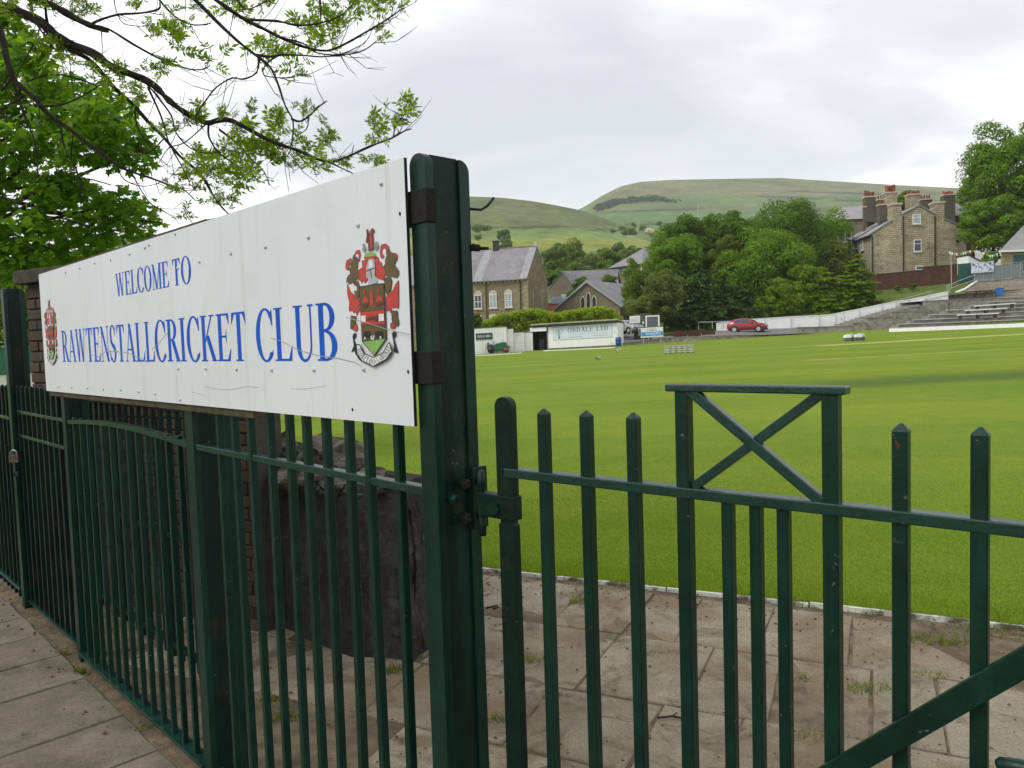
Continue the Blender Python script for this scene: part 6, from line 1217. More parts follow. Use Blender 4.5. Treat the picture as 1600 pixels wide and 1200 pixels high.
tree('broadleaf_tree', 'pale loose tree beside the scaffolded house', 1300, 392, 118, 38, 62, 'mid', 40, 190, .32, 7, CG, 6, cr=.34)
tree('broadleaf_tree', 'grey green willow-like tree below the pale loose tree', 1300, 408, 112, 42, 32, 'gry', 34, 190, .26, 8, CG, 6, cr=.34)
tree('broadleaf_tree', 'grey green bushy tree behind the dark framed panel', 1037, 468, 94, 34, 50, 'gry', 48, 240, .22, 9, CG, 1.6, cr=.28)
tree('broadleaf_tree', 'light green slender tree at the left end of the clump', 992, 445, 98, 19, 42, 'lite', 30, 190, .24, 10, CG, 1.4, cr=.4)
tree('shrub', 'pale green shrub under the slender tree by the parked cars', 1000, 480, 93, 22, 16, 'pale', 20, 150, .22, 11, CG, 1.4, cat='shrub', cr=.4)
tree('hawthorn', 'hawthorn with white blossom on the right side of the clump', 1250, 425, 100, 24, 42, 'mid', 26, 190, .26, 12, CG, 3, cr=.36)
C, Nn, sz = clump_leaves([tuple(P(x, y, 98.4)) for x, y in ((1247, 395), (1252, 403), (1256, 412), (1260, 420), (1243, 390), (1262, 428), (1255, 430))], [[.45, .4, .5]]*7, 34, .17); bl = bpy.data.objects.get('hawthorn'); quads('blossom', rhombi(C, Nn, sz), LM['wht'], bl)
conifer('conifer', 'dark layered conifer standing lowest in the middle of the clump', 1092, 412, 512, 95, 44, 'con', 21, CG, 15, .34, 1.5)
conifer('conifer', 'smaller dark conifer right of the layered conifer', 1130, 430, 512, 96, 34, 'con', 22, CG, 12, .32, 1.3)
conifer('conifer', 'dark green conifer directly behind the red car', 1165, 445, 508, 96, 34, 'con', 23, CG, 12, .32, 1.2)
for k, (x, pt, pb, r, lab) in enumerate(((1288, 420, 497, 26, 'yellow green cypress second from the brick wall'), (1342, 398, 480, 27, 'tall yellow green cypress in front of the scaffolding'), (1322, 425, 488, 28, 'squat yellow green cypress left of the brick wall'))): conifer('cypress', lab, x, pt, pb, 95.2-k*.1, r, 'cyp', 30+k, CG, 12, .30, 1.5, droop=.1)
for k, (x, y, r, q, mt, lab) in enumerate(((1195, 482, 28, 20, 'cyp', 'bushy shrub above the red car roof'), (1235, 482, 26, 18, 'cyp', 'bushy shrub behind the middle of the white wall'), (1275, 474, 28, 22, 'cyp', 'bushy shrub where the white wall starts to climb'), (1350, 452, 17, 22, 'cyp', 'bushy shrub against the left end of the brick wall'), (1310, 466, 26, 20, 'mid', 'dark shrub between the cypresses above the white wall'), (1060, 500, 26, 16, 'con', 'dark shrub mass behind the rusty racks'), (1110, 495, 30, 18, 'con', 'dark shrub mass behind the tube railing'), (1150, 492, 22, 16, 'con', 'dark shrub left of the red car'))): tree('shrub', lab, x, y, 95.4, r, q, mt, 26, 190, .26, 50+k, CG, None, cr=.36, cat='shrub', trunk=False)
tree('broadleaf_tree', 'yellow green bushy tree right of the foremost tree', 1262, 452, 96.5, 32, 40, 'cyp', 44, 230, .30, 91, CG, 3, cr=.3)
tree('broadleaf_tree', 'low yellow green bushy tree above the white wall', 1225, 468, 95.6, 30, 30, 'cyp', 36, 220, .28, 92, CG, 3, cr=.32)
# right-hand big tree and its thin neighbour
tree('broadleaf_tree', 'large spreading tree cut by the right edge of the photo', 1588, 290, 104, 72, 112, 'mid', 110, 270, .36, 61, 'trees above the clubhouse', 8.5, cr=.22)
tree('broadleaf_tree', 'lower green bough mass hanging above the clubhouse roof', 1552, 352, 102, 42, 44, 'mid', 46, 230, .32, 62, 'trees above the clubhouse', 8.5, cr=.3)
tree('broadleaf_tree', 'thin sparse grey tree at the left of the large right-hand tree', 1522, 262, 110, 24, 40, 'gry', 40, 45, .24, 63, 'trees above the clubhouse', 9, cr=.35, up=0)
tree('shrub', 'small green bush beside the clubhouse wall', 1549, 404, 98, 12, 10, 'mid', 14, 130, .22, 64, None, None, cat='shrub', cr=.45, trunk=False)
tree('broadleaf_tree', 'yellow green tree top between the chimneys', 1413, 312, 128, 13, 17, 'lite', 20, 130, .30, 65, 'trees above the clubhouse', 9, cr=.4)
tree('broadleaf_tree', 'green tree behind the dark slate roof right of the gable', 1505, 318, 135, 22, 18, 'far', 24, 130, .34, 66, 'trees above the clubhouse', 9, cr=.4)
for k, (x, y) in enumerate(((1452, 428), (1470, 432), (1403, 451), (1425, 448))):
    if k > 1: tree('flowering_shrub', ('left', 'right')[k-2]+' pink flowering low shrub at the foot of the brick wall', x-5+k*2, y, 99, 6, 4, 'gry', 10, 60, .16, 70+k, 'pink shrubs', None, cat='shrub', cr=.5, trunk=False)
# hedge behind the sheds
hg = thing('hedge', tuple(P(860, 520, 87)), 'bright green clipped hedge rising behind the white sheds', 'hedge'); cs = []; rs_ = np.random.default_rng(5)
HT = [(738, 509), (760, 500), (780, 491), (800, 487), (815, 484), (832, 481), (850, 484), (868, 489), (885, 485), (902, 483), (925, 479), (943, 478), (957, 482), (966, 494)]
for i in range(150):
    x = 738+228*(i+rs_.random())/150; yt = interp(HT, x)
    for j in range(3): q = P(x+rs_.normal()*2, yt+7+rs_.uniform(0, 26)*(j/1.2), 86.4+rs_.uniform(0, 2.4)+j*.2); cs.append(tuple(q))
C, Nn, sz = clump_leaves(cs, [[.50, .5, .46]]*len(cs), 70, .26, .35); quads('foliage', rhombi(C, Nn, sz, .5), LM['hdg'], hg)
cs = [tuple(P(x, interp(HT, x)+22+j*9, 87.6)) for x in range(740, 964, 9) for j in range(3)]; mb = MB()
for q in cs: mb.tube([(q[0], q[1], q[2]-2.2), (q[0]+.1, q[1], q[2])], [.05, .03], 5)
mb.build('stems', M_barkd, hg)
tree('shrub', 'olive shrub at the left end of the hedge beside the gate post', 741, 503, 85.6, 13, 14, 'olive', 18, 130, .18, 81, None, None, cat='shrub', cr=.4, trunk=False)
tree('small_tree', 'small dark conifer-like tree in front of the stone house behind', 907, 452, 126, 11, 18, 'oak', 22, 110, .26, 82, 'small trees between the houses', 1, cr=.4); tree('small_tree', 'small dark tree against the hall gable slope', 893, 466, 121, 8, 13, 'oak', 18, 100, .24, 83, 'small trees between the houses', 1, cr=.4); tree('small_tree', 'low shrubby tree between hall roof and hipped house', 951, 438, 132, 12, 8, 'far', 16, 100, .26, 84, 'small trees between the houses', 1, cr=.45)
# valley trees
VT = [(868, 408, 22, 24, 'far', 190), (895, 402, 24, 26, 'lite', 200), (925, 414, 22, 18, 'far', 195), (905, 425, 20, 12, 'far', 175), (950, 408, 20, 18, 'lite', 200), (985, 402, 20, 16, 'far', 210), (1012, 398, 18, 14, 'far', 220), (945, 420, 18, 12, 'lite', 180), (965, 396, 14, 14, 'far', 240), (870, 432, 16, 12, 'lite', 170), (1020, 410, 20, 18, 'far', 190), (850, 440, 10, 14, 'lite', 170)]
VL = ['tall grey green tree just right of the chapel gable', 'pale feathery tree second from the chapel', 'rounded mid-valley tree above the stone house roof', 'dark tree directly behind the stone house ridge', 'mid green tree left of the hipped roof', 'grey green tree peeping over the hipped roof', 'dark tree top right of the hipped roof', 'low green tree beside the hipped house wall', 'far small tree on the edge of the yellow field', 'low tree tucked behind the chapel gable edge', 'tree between hipped house and the domed tree', 'slim tree touching the chapel gable']
for k, ((x, y, rx, ry, mt, Y), lb) in enumerate(zip(VT, VL)): tree('valley_tree', lb, x, y, Y, rx, ry, mt, 34, 120, .55*Y/200, 100+k, 'trees in the valley', 1, cr=.36)
for k, (x, y, rx, ry, Y, lb) in enumerate(((786, 367, 10, 8, 420, 'single dark tree on the green slope above the chapel'), (789, 382, 10, 8, 400, 'lower tree of the pair on the slope above the chapel'), (1016, 363, 8, 5, 520, 'pale hawthorn on the slope left of the big trees'), (985, 362, 12, 4, 520, 'low hedge bush on the far slope'), (750, 357, 16, 3, 560, 'dark scrub line on the slope left of the lone tree'))): tree('hillside_tree', lb, x, y, Y, rx, ry, 'wht' if k == 2 else 'far', 24, 60, .0028*Y, 130+k, 'hillside trees', None, cr=.4)
rs_ = np.random.default_rng(77); nm_ = ['left', 'second', 'third', 'fourth', 'fifth', 'sixth', 'seventh', 'eighth', 'ninth', 'tenth', 'eleventh', 'rightmost']
for k, (x, y) in enumerate(((748, 371), (862, 392), (905, 389), (938, 393), (958, 361), (972, 356), (990, 352), (1005, 357), (1030, 350), (1062, 348), (1110, 340), (1130, 338))): tree('slope_tree', nm_[k]+(' of the small trees dotted along the far field edges' if k in (0, 11) else ' from left of the small trees dotted along the far field edges'), x, y, 430 if x < 950 else 650, rs_.uniform(3, 6), rs_.uniform(2.5, 4.5), 'far', 10, 40, 1.3, 300+k, 'trees dotted on the slopes', None, cr=.5)
# plantation on the far hill
cs = []; rs_ = np.random.default_rng(8)
for k in range(240): x = rs_.uniform(932, 1060); yt = interp([(932, 324), (960, 314), (990, 310), (1020, 308), (1058, 316)], x); y = rs_.uniform(yt, interp([(932, 327), (960, 327), (1060, 322)], x)); cs.append(tuple(P(x, y, 1230+rs_.uniform(-40, 40))))
C, Nn, sz = clump_leaves(cs, [[7, 7, 4.5]]*len(cs), 34, 3.4); tag(quads('plantation', rhombi(C, Nn, sz), leafmat('plantation_green', (.035, .055, .028), .3, .2), None), 'dark conifer plantation on the far hillside', 'woodland', kind='stuff')
# ------------------------------------------------------------------ sycamore at upper left
Z2 = 2.424
SY = [(40, 130, 80), (110, 210, 90), (60, 290, 110), (170, 310, 90), (280, 350, 95), (390, 385, 75), (465, 425, 60), (120, 410, 115), (240, 450, 115), (370, 470, 105), (490, 515, 80), (555, 560, 55), (60, 540, 110), (190, 560, 100), (310, 560, 95), (440, 590, 70), (530, 620, 45), (90, 690, 85), (260, 700, 80), (190, 730, 90), (330, 760, 95), (450, 770, 85), (540, 795, 65), (585, 840, 38), (120, 850, 75), (50, 950, 85), (180, 910, 90), (320, 870, 95), (450, 860, 80), (530, 880, 50), (250, 960, 85), (370, 930, 60), (120, 1000, 75), (30, 1030, 60), (-80, 200, 120), (-90, 420, 130), (-80, 640, 120), (-90, 880, 120), (30, 60, 60), (-20, 760, 70)]
lo = [(0, .0), (.10, -.12), (.30, -.30), (.26, -.08), (.50, -.40), (.56, -.20), (.52, -.10), (.98, 0), (.52, .10), (.56, .20), (.50, .40), (.26, .08), (.30, .30), (.10, .12)]
lo = [(0, 0), (.06, -.30), (.20, -.46), (.28, -.26), (.55, -.44), (.56, -.16), (1.0, 0), (.56, .16), (.55, .44), (.28, .26), (.20, .46), (.06, .30)]
syc = thing('sycamore', (-10.6, 12.6, G0), 'leafy green sycamore filling the upper left corner behind the branches', 'tree'); rs_ = np.random.default_rng(15); Cs = []; Nn = []; Sz = []
for (x, y, r) in SY:
    Y = 12+rs_.uniform(-1.3, 1.3); c = np.array(P(x/Z2, y/Z2, Y)); R = r/Z2*Y/1200; n = int(200*(r/90)**2); d = rs_.normal(size=(n, 3)); d /= np.linalg.norm(d, axis=1)[:, None]; q = rs_.uniform(.25, 1.0, (n, 1))**.6; Cs.append(c+d*q*R*np.array((1, 1.3, .82))); nn = d*.35+np.array((0, -.35, .75))+rs_.normal(size=(n, 3))*.45; Nn.append(nn/np.linalg.norm(nn, axis=1)[:, None]); Sz.append(rs_.uniform(.08, .155, n))
Cs = np.concatenate(Cs); Nn = np.concatenate(Nn); Sz = np.concatenate(Sz)[:, None]; t_ = np.cross(Nn, rs_.normal(size=Nn.shape)); t_ /= np.linalg.norm(t_, axis=1)[:, None]; s_ = np.cross(Nn, t_); V = np.stack([Cs+(t_*a+s_*b_)*Sz*1.15-Nn*Sz*(.16*abs(b_)*2+.12*a*a) for a, b_ in lo], 1)
quads('crown', V, leafmat('sycamore_leaf', (.105, .225, .012), .35, .5, c2=(.20, .32, .022), scale=2.5), syc, len(lo)); mb = MB(); mb.tube([(-10.6, 12.6, G0-.2), (-10.5, 12.5, 1.5), (-10.2, 12.4, 3.4), (-9.9, 12.3, 5.2)], [.34, .28, .22, .14], 10); mb.build('trunk', M_bark, syc, True)
lm = MB()
for k, (x, y, r) in enumerate(SY):
    if k % 2: q = P(x/Z2, y/Z2, 12.2); m0 = Vector((-10.2, 12.45, 2.4+(k % 5)*.5)); lm.tube([m0, m0.lerp(q, .5)+Vector((0, 0, .15)), q], [.06, .04, .012], 6)
for pth, w in (([(-60, 860), (60, 800), (150, 815), (250, 830), (340, 860)], 4), ([(-60, 700), (20, 690), (70, 650), (85, 600), (60, 540), (10, 430), (-40, 380)], 7), ([(-60, 900), (60, 890), (160, 930), (240, 960)], 3.5), ([(130, 670), (260, 670), (350, 680), (420, 700)], 3)): lm.tube([P(x/Z2, y/Z2, 11.3) for x, y in pth], [w*11.3/1200/2*(1-.6*k/len(pth)) for k in range(len(pth))], 7)
lm.build('limbs', M_bark, syc, True)
# ------------------------------------------------------------------ ash branches hanging in from the left
ash = thing('ash_tree', (-7.2, 6.9, G0), 'ash tree with bare dark branches and fresh leaf tufts hanging over the sign', 'tree')
TR = Vector((-7.2, 6.9, 0)); mb = MB(); mb.tube([(-7.2, 6.9, G0-.2), (-7.15, 6.9, 1.5), (-7.0, 6.8, 3.6), (-6.7, 6.7, 5.6), (-6.4, 6.6, 7.2)], [.30, .25, .21, .16, .10], 12); mb.build('trunk', M_bark, ash, True)
BR = [([(-900, -260), (-500, -100), (-150, -5), (0, 30), (70, 45), (150, 80), (200, 125), (260, 165), (350, 200), (420, 250), (520, 290), (580, 320), (640, 380), (700, 425), (780, 465), (830, 455), (880, 458), (960, 500), (1040, 540), (1130, 570), (1230, 612), (1300, 600), (1400, 555), (1480, 525), (1530, 497), (1560, 488)], 20, 1.6, 6.4),
 ([(160, 90), (200, 130), (250, 180), (330, 220), (390, 280), (440, 340), (500, 390), (560, 460), (620, 520), (680, 590), (740, 640), (780, 690), (820, 760), (860, 805), (890, 830)], 9.5, 2.2, 6.45),
 ([(-700, -600), (-200, -180), (60, -50), (150, 0), (200, 20), (270, 60), (340, 95), (410, 118)], 15, 8, 6.1), ([(340, 95), (410, 110), (500, 165), (600, 220), (650, 240), (720, 262), (770, 262), (795, 248)], 4.5, 1.6, 6.0),
 ([(-500, -200), (-100, -20), (0, 120), (30, 240), (60, 310), (130, 370), (180, 430), (250, 480), (330, 540), (400, 590), (470, 640), (560, 670), (640, 700), (700, 722), (740, 760)], 11, 1.6, 6.8),
 ([(300, -260), (600, -120), (740, 0), (820, 80), (900, 155), (970, 210), (1020, 250), (1050, 310), (1080, 400), (1110, 460), (1105, 540), (1090, 590)], 8, 1.6, 5.9), ([(500, -200), (760, -40), (860, 30), (930, 75), (1000, 110), (1080, 150), (1160, 180), (1240, 192), (1310, 165), (1380, 125), (1440, 90), (1500, 50), (1530, 30)], 7, 1.6, 5.7),
 ([(930, 75), (1050, 80), (1120, 95), (1200, 90), (1290, 60), (1340, 10)], 4.5, 1.6, 5.65), ([(980, 220), (972, 275), (920, 300), (880, 295), (820, 330), (780, 380), (740, 440)], 3.4, 2, 5.95), ([(960, 205), (1020, 215), (1060, 208), (1150, 210), (1220, 215), (1320, 205), (1380, 190), (1430, 152)], 4, 1.4, 5.8), ([(1000, 110), (1060, 140), (1150, 165), (1200, 200), (1290, 205), (1380, 165)], 3.5, 1.4, 5.75),
 ([(40, 270), (90, 430), (130, 530), (140, 620), (150, 700)], 4, 1.5, 6.9), ([(100, 310), (200, 280), (330, 310), (390, 340), (450, 362)], 3.2, 1.4, 6.6), ([(130, 400), (220, 400), (300, 370), (380, 322)], 3.2, 1.6, 6.7), ([(545, 305), (600, 370), (650, 440), (665, 500), (720, 560), (790, 582), (840, 570)], 3.4, 1.5, 6.3), ([(560, 330), (610, 440), (640, 540), (700, 650), (720, 700)], 3.2, 1.4, 6.35), ([(790, 465), (792, 520), (830, 580), (890, 625), (935, 690)], 3.6, 1.4, 6.35), ([(830, 490), (900, 545), (950, 600), (1000, 650), (1020, 705)], 4, 1.4, 6.4), ([(510, 400), (520, 480), (560, 545), (600, 585)], 2.8, 1.2, 6.5),
 ([(1105, 450), (1135, 460), (1170, 440), (1200, 410), (1238, 382)], 3.5, 2.2, 5.9), ([(1195, 415), (1180, 395), (1176, 370)], 2, 1.2, 5.9), ([(1170, 445), (1160, 490), (1120, 515)], 2.2, 1.2, 5.9), ([(1120, 572), (1160, 620), (1210, 655), (1190, 660)], 2.6, 1.2, 6.4), ([(1240, 612), (1290, 635), (1335, 655)], 2.2, 1.2, 6.4), ([(1330, 595), (1340, 548)], 1.6, 1, 6.4), ([(1420, 548), (1410, 500)], 2.2, 1.2, 6.4), ([(1490, 520), (1500, 470), (1530, 440)], 2.4, 1.2, 6.4),
 ([(340, 95), (380, 75), (450, 55), (530, 50), (600, 35), (605, 10)], 4.5, 2.5, 6.1), ([(560, -60), (620, 20), (680, 75), (740, 95), (800, 88)], 4, 1.6, 6.0), ([(880, -30), (930, 35), (1000, 10), (1080, -10)], 3, 1.4, 5.7), ([(1210, -40), (1215, 70)], 3.6, 3, 5.6), ([(385, 118), (388, 205)], 1.8, 1, 6.1), ([(150, 110), (120, 180), (60, 290)], 2.4, 1.4, 6.3), ([(165, 120), (190, 170), (240, 205), (300, 245)], 2.2, 1.2, 6.3), ([(490, 640), (560, 760), (620, 800), (670, 830)], 2.4, 1.2, 6.8), ([(440, 620), (470, 680), (540, 705), (600, 695)], 2, 1, 6.8), ([(230, 480), (245, 560), (290, 640), (300, 700)], 3, 1.4, 6.9), ([(280, 500), (270, 600), (310, 690)], 2.2, 1.2, 6.9),
 ([(1060, 208), (1010, 240), (1000, 285), (1080, 295), (1110, 292)], 2.6, 1.6, 5.8), ([(780, 470), (700, 540), (640, 560), (600, 620)], 2.2, 1, 6.4), ([(620, 525), (560, 580), (470, 585), (400, 560)], 2.2, 1, 6.5), ([(300, -60), (330, 20), (300, 50)], 3, 1.4, 6.1), ([(115, -30), (125, 60), (165, 130)], 4, 3, 6.2), ([(170, -20), (175, 60), (185, 110)], 5, 4, 6.2), ([(430, -20), (440, 40), (470, 90), (540, 100)], 1.8, 1, 6.0)]
rs_ = np.random.default_rng(3)
for pth, w0, w1, Y in BR:
    n = len(pth); dy = rs_.uniform(-.25, .25); pts = []; rad = []
    for k in range(n):
        q = k/(n-1); Yk = Y+dy*q*1.5
        if pth[0][0] < -300: Yk = Y+dy*q+.25*(1-min(1, k/3))
        pts.append(P(pth[k][0]/Z2, pth[k][1]/Z2, Yk)); rad.append((w0+(w1-w0)*q**.8)*Yk/1200/2)
    # smooth the traced line (Catmull-Rom) and give it knots
    fine_p, fine_r = [], []
    for k in range(n-1):
        p0, p1, p2, p3 = pts[max(k-1, 0)], pts[k], pts[k+1], pts[min(k+2, n-1)]
        for j in range(3):
            u_ = j/3; fine_p.append(.5*((2*p1)+(p2-p0)*u_+(2*p0-5*p1+4*p2-p3)*u_*u_+(3*p1-p0-3*p2+p3)*u_**3)); fine_r.append((rad[k]*(1-u_)+rad[k+1]*u_)*(1+.12*rs_.normal()))
    fine_p.append(pts[-1]); fine_r.append(rad[-1]*.7)
    if pth[0][0] < -300: fine_p.insert(0, Vector((-6.9, 6.75, 4.3))); fine_r.insert(0, max(.06, rad[0]*1.2))
    MB().tube(fine_p, np.maximum(fine_r, .0022), 7).build('branch', M_bark, ash, True)
tg = MB(); rq = np.random.default_rng(31)                      # fine twigs along the branches
for bo in [o for o in ash.children if o.name.startswith('branch')]:
    vs = [WO[ash]+v.co for v in bo.data.vertices]; nrg = len(vs)//7
    for k in range(4, nrg):
        if rq.random() > .42: continue
        p0 = sum(vs[k*7:k*7+7], Vector())/7; d = (p0-sum(vs[(k-1)*7:(k-1)*7+7], Vector())/7)
        if d.length < 1e-4: continue
        d.normalize(); l_ = rq.uniform(.10, .42); dv = (d*.7+Vector(rq.normal(size=3)*np.array((.6, .5, .6)))).normalized(); m1 = p0+dv*l_*.5+Vector((0, 0, -.02)); tp = p0+dv*l_+Vector((0, 0, rq.uniform(-.03, .08)))
        tg.tube([p0, m1, tp], [.0034, .0024, .0014], 4, False)
        if rq.random() < .5: d2 = (dv+Vector(rq.normal(size=3)*.6)).normalized(); tg.tube([m1, m1+d2*l_*.5], [.0018, .001], 4, False)
tg.build('twigs', M_bark, ash)['kind'] = 'stuff'
TU = [(620, 110, 60), (680, 185, 60), (620, 250, 50), (560, 265, 40), (790, 220, 55), (430, 310, 60), (480, 330, 50), (760, 420, 45), (690, 460, 55), (840, 430, 40), (900, 480, 65), (1040, 480, 60), (1160, 430, 45), (1240, 540, 55), (1050, 440, 45), (950, 560, 70), (1010, 600, 70), (1070, 590, 70), (860, 580, 60), (790, 650, 60), (830, 700, 55), (900, 680, 60), (960, 690, 60), (700, 690, 60), (650, 720, 40), (700, 810, 45), (1180, 590, 50), (1210, 620, 50), (1290, 625, 40), (1410, 480, 50), (1450, 490, 55), (1530, 420, 55), (1480, 450, 50), (1400, 615, 45), (1010, 180, 55), (1060, 190, 50), (1120, 270, 55), (1150, 120, 60), (1200, 150, 60), (1260, 130, 60), (1170, 60, 60), (1230, 50, 60), (1310, 20, 60), (1370, 15, 60), (1440, 20, 60), (1500, 25, 50), (1430, 130, 35), (1290, 90, 50), (980, 165, 45), (860, 20, 60), (660, 60, 50), (640, 140, 50), (560, 100, 40), (150, 180, 50), (200, 200, 60), (250, 240, 50), (380, 310, 50), (510, 20, 40), (300, 20, 40), (280, 50, 40), (640, 500, 40), (600, 490, 40), (520, 370, 40), (1010, 10, 50), (900, 60, 50), (100, 20, 50), (850, 640, 60), (760, 600, 50), (920, 620, 60), (880, 540, 50), (1000, 530, 50), (1100, 520, 50), (30, 40, 40), (200, 40, 40), (350, 260, 45), (730, 640, 50), (1110, 640, 40), (1245, 500, 30), (945, 420, 30), (450, 270, 40), (1215, 445, 30), (20, 10, 50), (330, 40, 40), (745, 30, 40), (800, 770, 40), (870, 760, 40)]
LV = []; ST = MB()
for x, y, r in TU:
    Y = 6.2+rs_.normal()*.25; c = P(x/Z2, y/Z2, Y); R = r/Z2*Y/1200; nl = int(rs_.integers(8, 13))
    for k in range(nl):
        d = rs_.normal(size=3)*np.array((1, .8, .75))+np.array((.25, 0, .55)); d = Vector(d/np.linalg.norm(d)); ln_ = R*rs_.uniform(.6, 1.15); o0 = c+Vector(rs_.normal(size=3)*R*.28); tip = o0+d*ln_+Vector((0, 0, -ln_*.12)); mid_ = o0+d*ln_*.55+Vector((0, 0, ln_*.06)); ST.tube([o0, mid_, tip], [.0022, .0016, .001], 4, False)
        side = d.cross(Vector(rs_.normal(size=3))).normalized(); nrm = d.cross(side).normalized()
        for j in range(9):
            if j == 8: bp, dr = tip, (tip-mid_).normalized()
            else:
                q = .28+.18*(j//2); bp = o0.lerp(mid_, min(1, q*1.8)) if q < .55 else mid_.lerp(tip, (q-.55)/.45); dr = (d*.55+side*(1 if j % 2 else -1)*.85+nrm*rs_.normal()*.25+Vector((0, 0, -.12))).normalized()
            L2 = ln_*.50*rs_.uniform(.75, 1.15); wv_ = dr.cross(nrm).normalized()*L2*.185; up_ = nrm*L2*.03; LV.append([bp, bp+dr*L2*.42+wv_+up_, bp+dr*L2, bp+dr*L2*.42-wv_+up_])
quads('leaves', np.array(LV), leafmat('ash_leaf', (.17, .27, .02), .35, .5, c2=(.30, .40, .045), scale=4), ash); ST.build('leaf_stalks', M_bark, ash)['kind'] = 'stuff'
# unseen ash canopy above and left, added to shade street and railings
cs = []; rs_ = np.random.default_rng(44)
for k in range(90):
    x, y = rs_.uniform(-10.5, .6), rs_.uniform(-3.5, 8.5); z = rs_.uniform(6.2, 10.5)
    if y > 3 and z < 2.6+.62*y: z = 2.8+.66*y+rs_.uniform(0, 3)
    cs.append((x, y, z))
C, Nn, sz = clump_leaves(cs, [[.95, .95, .6]]*len(cs), 70, .20, .2, (.1, 1.1)); quads('added_shade_crown', rhombi(C, Nn, sz, .4), bpy.data.materials['ash_leaf'], ash)
ul = MB()
for q in cs[::3]: m0 = Vector((-6.6, 6.65, 6.2)); q = Vector(q); ul.tube([m0, m0.lerp(q, .5)+Vector((0, 0, .5)), q], [.06, .04, .012], 6)
ul.build('added_shade_limbs', M_bark, ash, True)
# backdrop left of the tall post: mesh fence, van, dark shrubs
q = P(-20, 590, 13); vn = thing('white_trailer', (q.x, q.y, 0), 'white trailer side with green cover at the far left edge', 'trailer'); f = Fr((q.x-3, q.y, 0), (1, -.2))
MB(f).box(0, 3.45, 0, 2, .55, 1.28).build('body', M_white, vn); MB(f).box(-.03, 3.48, -.03, 2.03, 1.283, 1.72).build('cover', paint('green_tarpaulin', (.02, .14, .08), .6, .2, 3), vn)
for x in (.8, 2.6): MB(f).cyl((x, -.02, .32), (x, .2, .32), .32, 14).build('wheel', M_black, vn)
for k, (x, y, Y, rx, ry) in enumerate(((-60, 480, 20, 160, 90), (120, 470, 24, 130, 70))): tree('shrub', ('dense dark bush mass behind the far left post', 'dense bush behind the brick wall end')[k], x, y, Y, rx, ry, 'oak', 44, 200, .14, 150+k, 'bushes behind the railings', G0, cat='shrub', cr=.3)
# ------------------------------------------------------------------ grass blades on the near field edge, weeds in the joints
def blades(base, h, w, lean=.5):
    n = len(base); a = rng.uniform(0, 6.283, n); d = np.stack([np.cos(a), np.sin(a), np.zeros(n)], 1); q = rng.uniform(0, 6.283, n); tip = base+np.stack([np.cos(q)*h*lean*rng.uniform(.2, 1.2, n), np.sin(q)*h*lean*rng.uniform(.2, 1.2, n), h], 1); V = np.empty((n, 3, 3)); V[:, 0] = base-d*w[:, None]/2; V[:, 1] = base+d*w[:, None]/2; V[:, 2] = tip; return V
n = 360000; yy = np.minimum(rng.exponential(2.6, n), rng.uniform(9, 17, n)); xx = rng.uniform(-.42, 1.0, n)*(yy+5.4); ykk = 5.552-.467*xx; Y_ = ykk+.02+yy; ok = (np.abs(xx-.1) < .72*Y_+rng.exponential(.8, n)); xx, Y_, yy = xx[ok], Y_[ok], yy[ok]; zz = np.array([zf(a, b_) for a, b_ in zip(xx, Y_)])
edge_ = np.clip(1-yy/.5, 0, 1); h = (.018*np.clip(1.15-yy/16, .3, 1)+.026*edge_)*rng.uniform(.5, 1.4, len(xx)); V = blades(np.stack([xx, Y_, zz-.003], 1), h, (.0042+.0008*yy)*rng.uniform(.6, 1.3, len(xx)), .9)
gl = leafmat('grass_blade', (.185, .285, .022), .3, .35, .6, c2=(.30, .37, .05), scale=1.1)
tag(quads('grass', V, gl, None, 3), 'short mown grass blades along the near field edge', 'grass', kind='stuff')
WD = []; rw = np.random.default_rng(6)
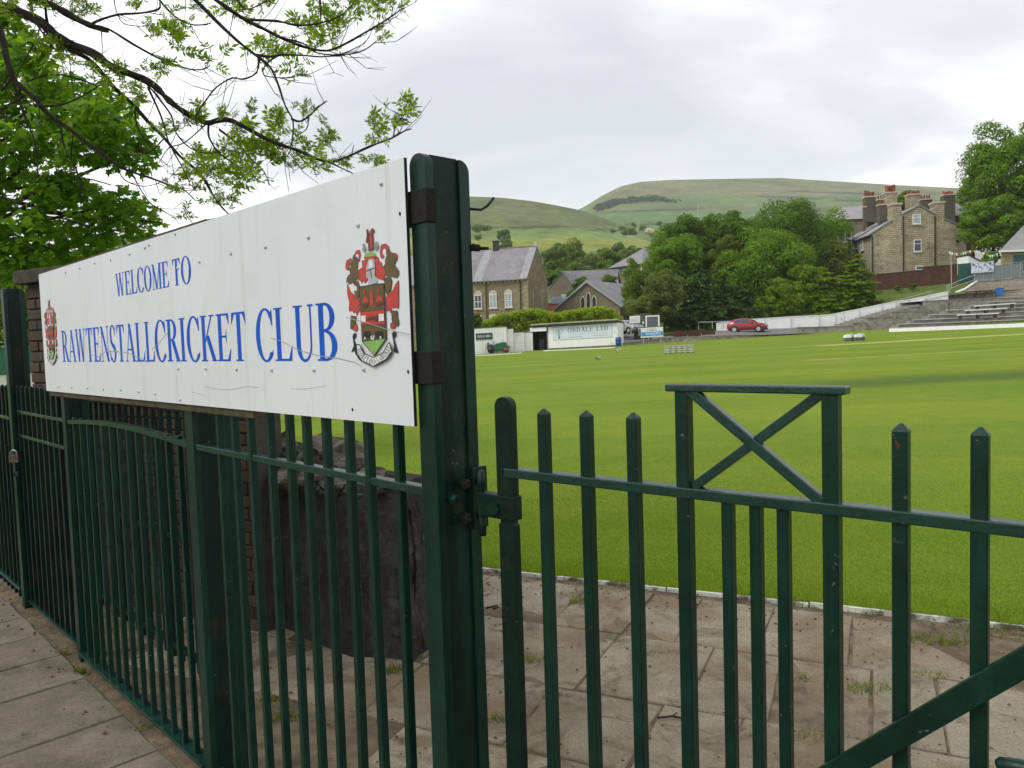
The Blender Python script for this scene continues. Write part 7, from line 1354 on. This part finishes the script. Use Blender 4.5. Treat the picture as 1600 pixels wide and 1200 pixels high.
for x, y, n_, r, hh in ((905, 942, 60, .05, .09), (1360, 1075, 90, .09, .05), (1283, 1150, 90, .10, .04), (1180, 1150, 40, .06, .03), (1450, 1000, 110, .14, .05), (1490, 1003, 60, .08, .05), (1450, 1055, 60, .08, .04), (1365, 958, 50, .06, .04), (828, 1030, 60, .07, .05), (955, 1000, 50, .07, .03), (780, 1125, 50, .05, .06), (618, 1048, 80, .06, .06), (660, 930, 70, .08, .05), (440, 1120, 90, .07, .06), (430, 1090, 60, .06, .05), (655, 955, 40, .05, .05), (1030, 1022, 60, .08, .03), (1240, 1060, 40, .06, .03), (1560, 985, 120, .2, .06), (1590, 965, 150, .2, .07), (1100, 945, 40, .08, .03), (1270, 945, 60, .1, .04), (125, 1050, 60, .03, .06), (95, 1020, 30, .03, .05), (40, 1150, 40, .04, .02), (140, 1130, 40, .05, .02), (225, 1135, 40, .04, .02), (1400, 1145, 50, .06, .03), (1550, 1040, 60, .07, .04), (870, 1085, 40, .06, .02), (1080, 1100, 40, .06, .02), (700, 1010, 60, .05, .05)):
    q = gp(x, y); a = rw.uniform(0, 6.28, n_); rr_ = r*np.sqrt(rw.random(n_)); WD.append(blades(np.stack([q.x+np.cos(a)*rr_*1.3, q.y+np.sin(a)*rr_*.6, np.full(n_, G0-.01)], 1), hh*rw.uniform(.4, 1.2, n_), np.full(n_, .006), .9))
tag(quads('weeds', np.concatenate(WD), leafmat('weed_green', (.10, .155, .03), .4, .3, c2=(.22, .22, .05)), None, 3), 'grass tufts and weeds growing in the paving joints', 'weeds', kind='stuff')
# ================================================================== damp air in the valley
hb_ = MB(); hb_.box(-4300, 4300, -120, 5400, -4, 420); hz_ = hb_.build('haze', None); tag(hz_, 'thin pale haze filling the valley air', 'haze', kind='stuff')
m = bpy.data.materials.new('damp_air'); m.use_nodes = True; t = m.node_tree; t.nodes.clear(); o = t.nodes.new('ShaderNodeOutputMaterial'); v = t.nodes.new('ShaderNodeVolumePrincipled')
v.inputs['Color'].default_value = (.93, .96, 1, 1); v.inputs['Density'].default_value = .00014; v.inputs['Anisotropy'].default_value = .2; t.links.new(v.outputs[0], o.inputs['Volume']); hz_.data.materials.append(m)
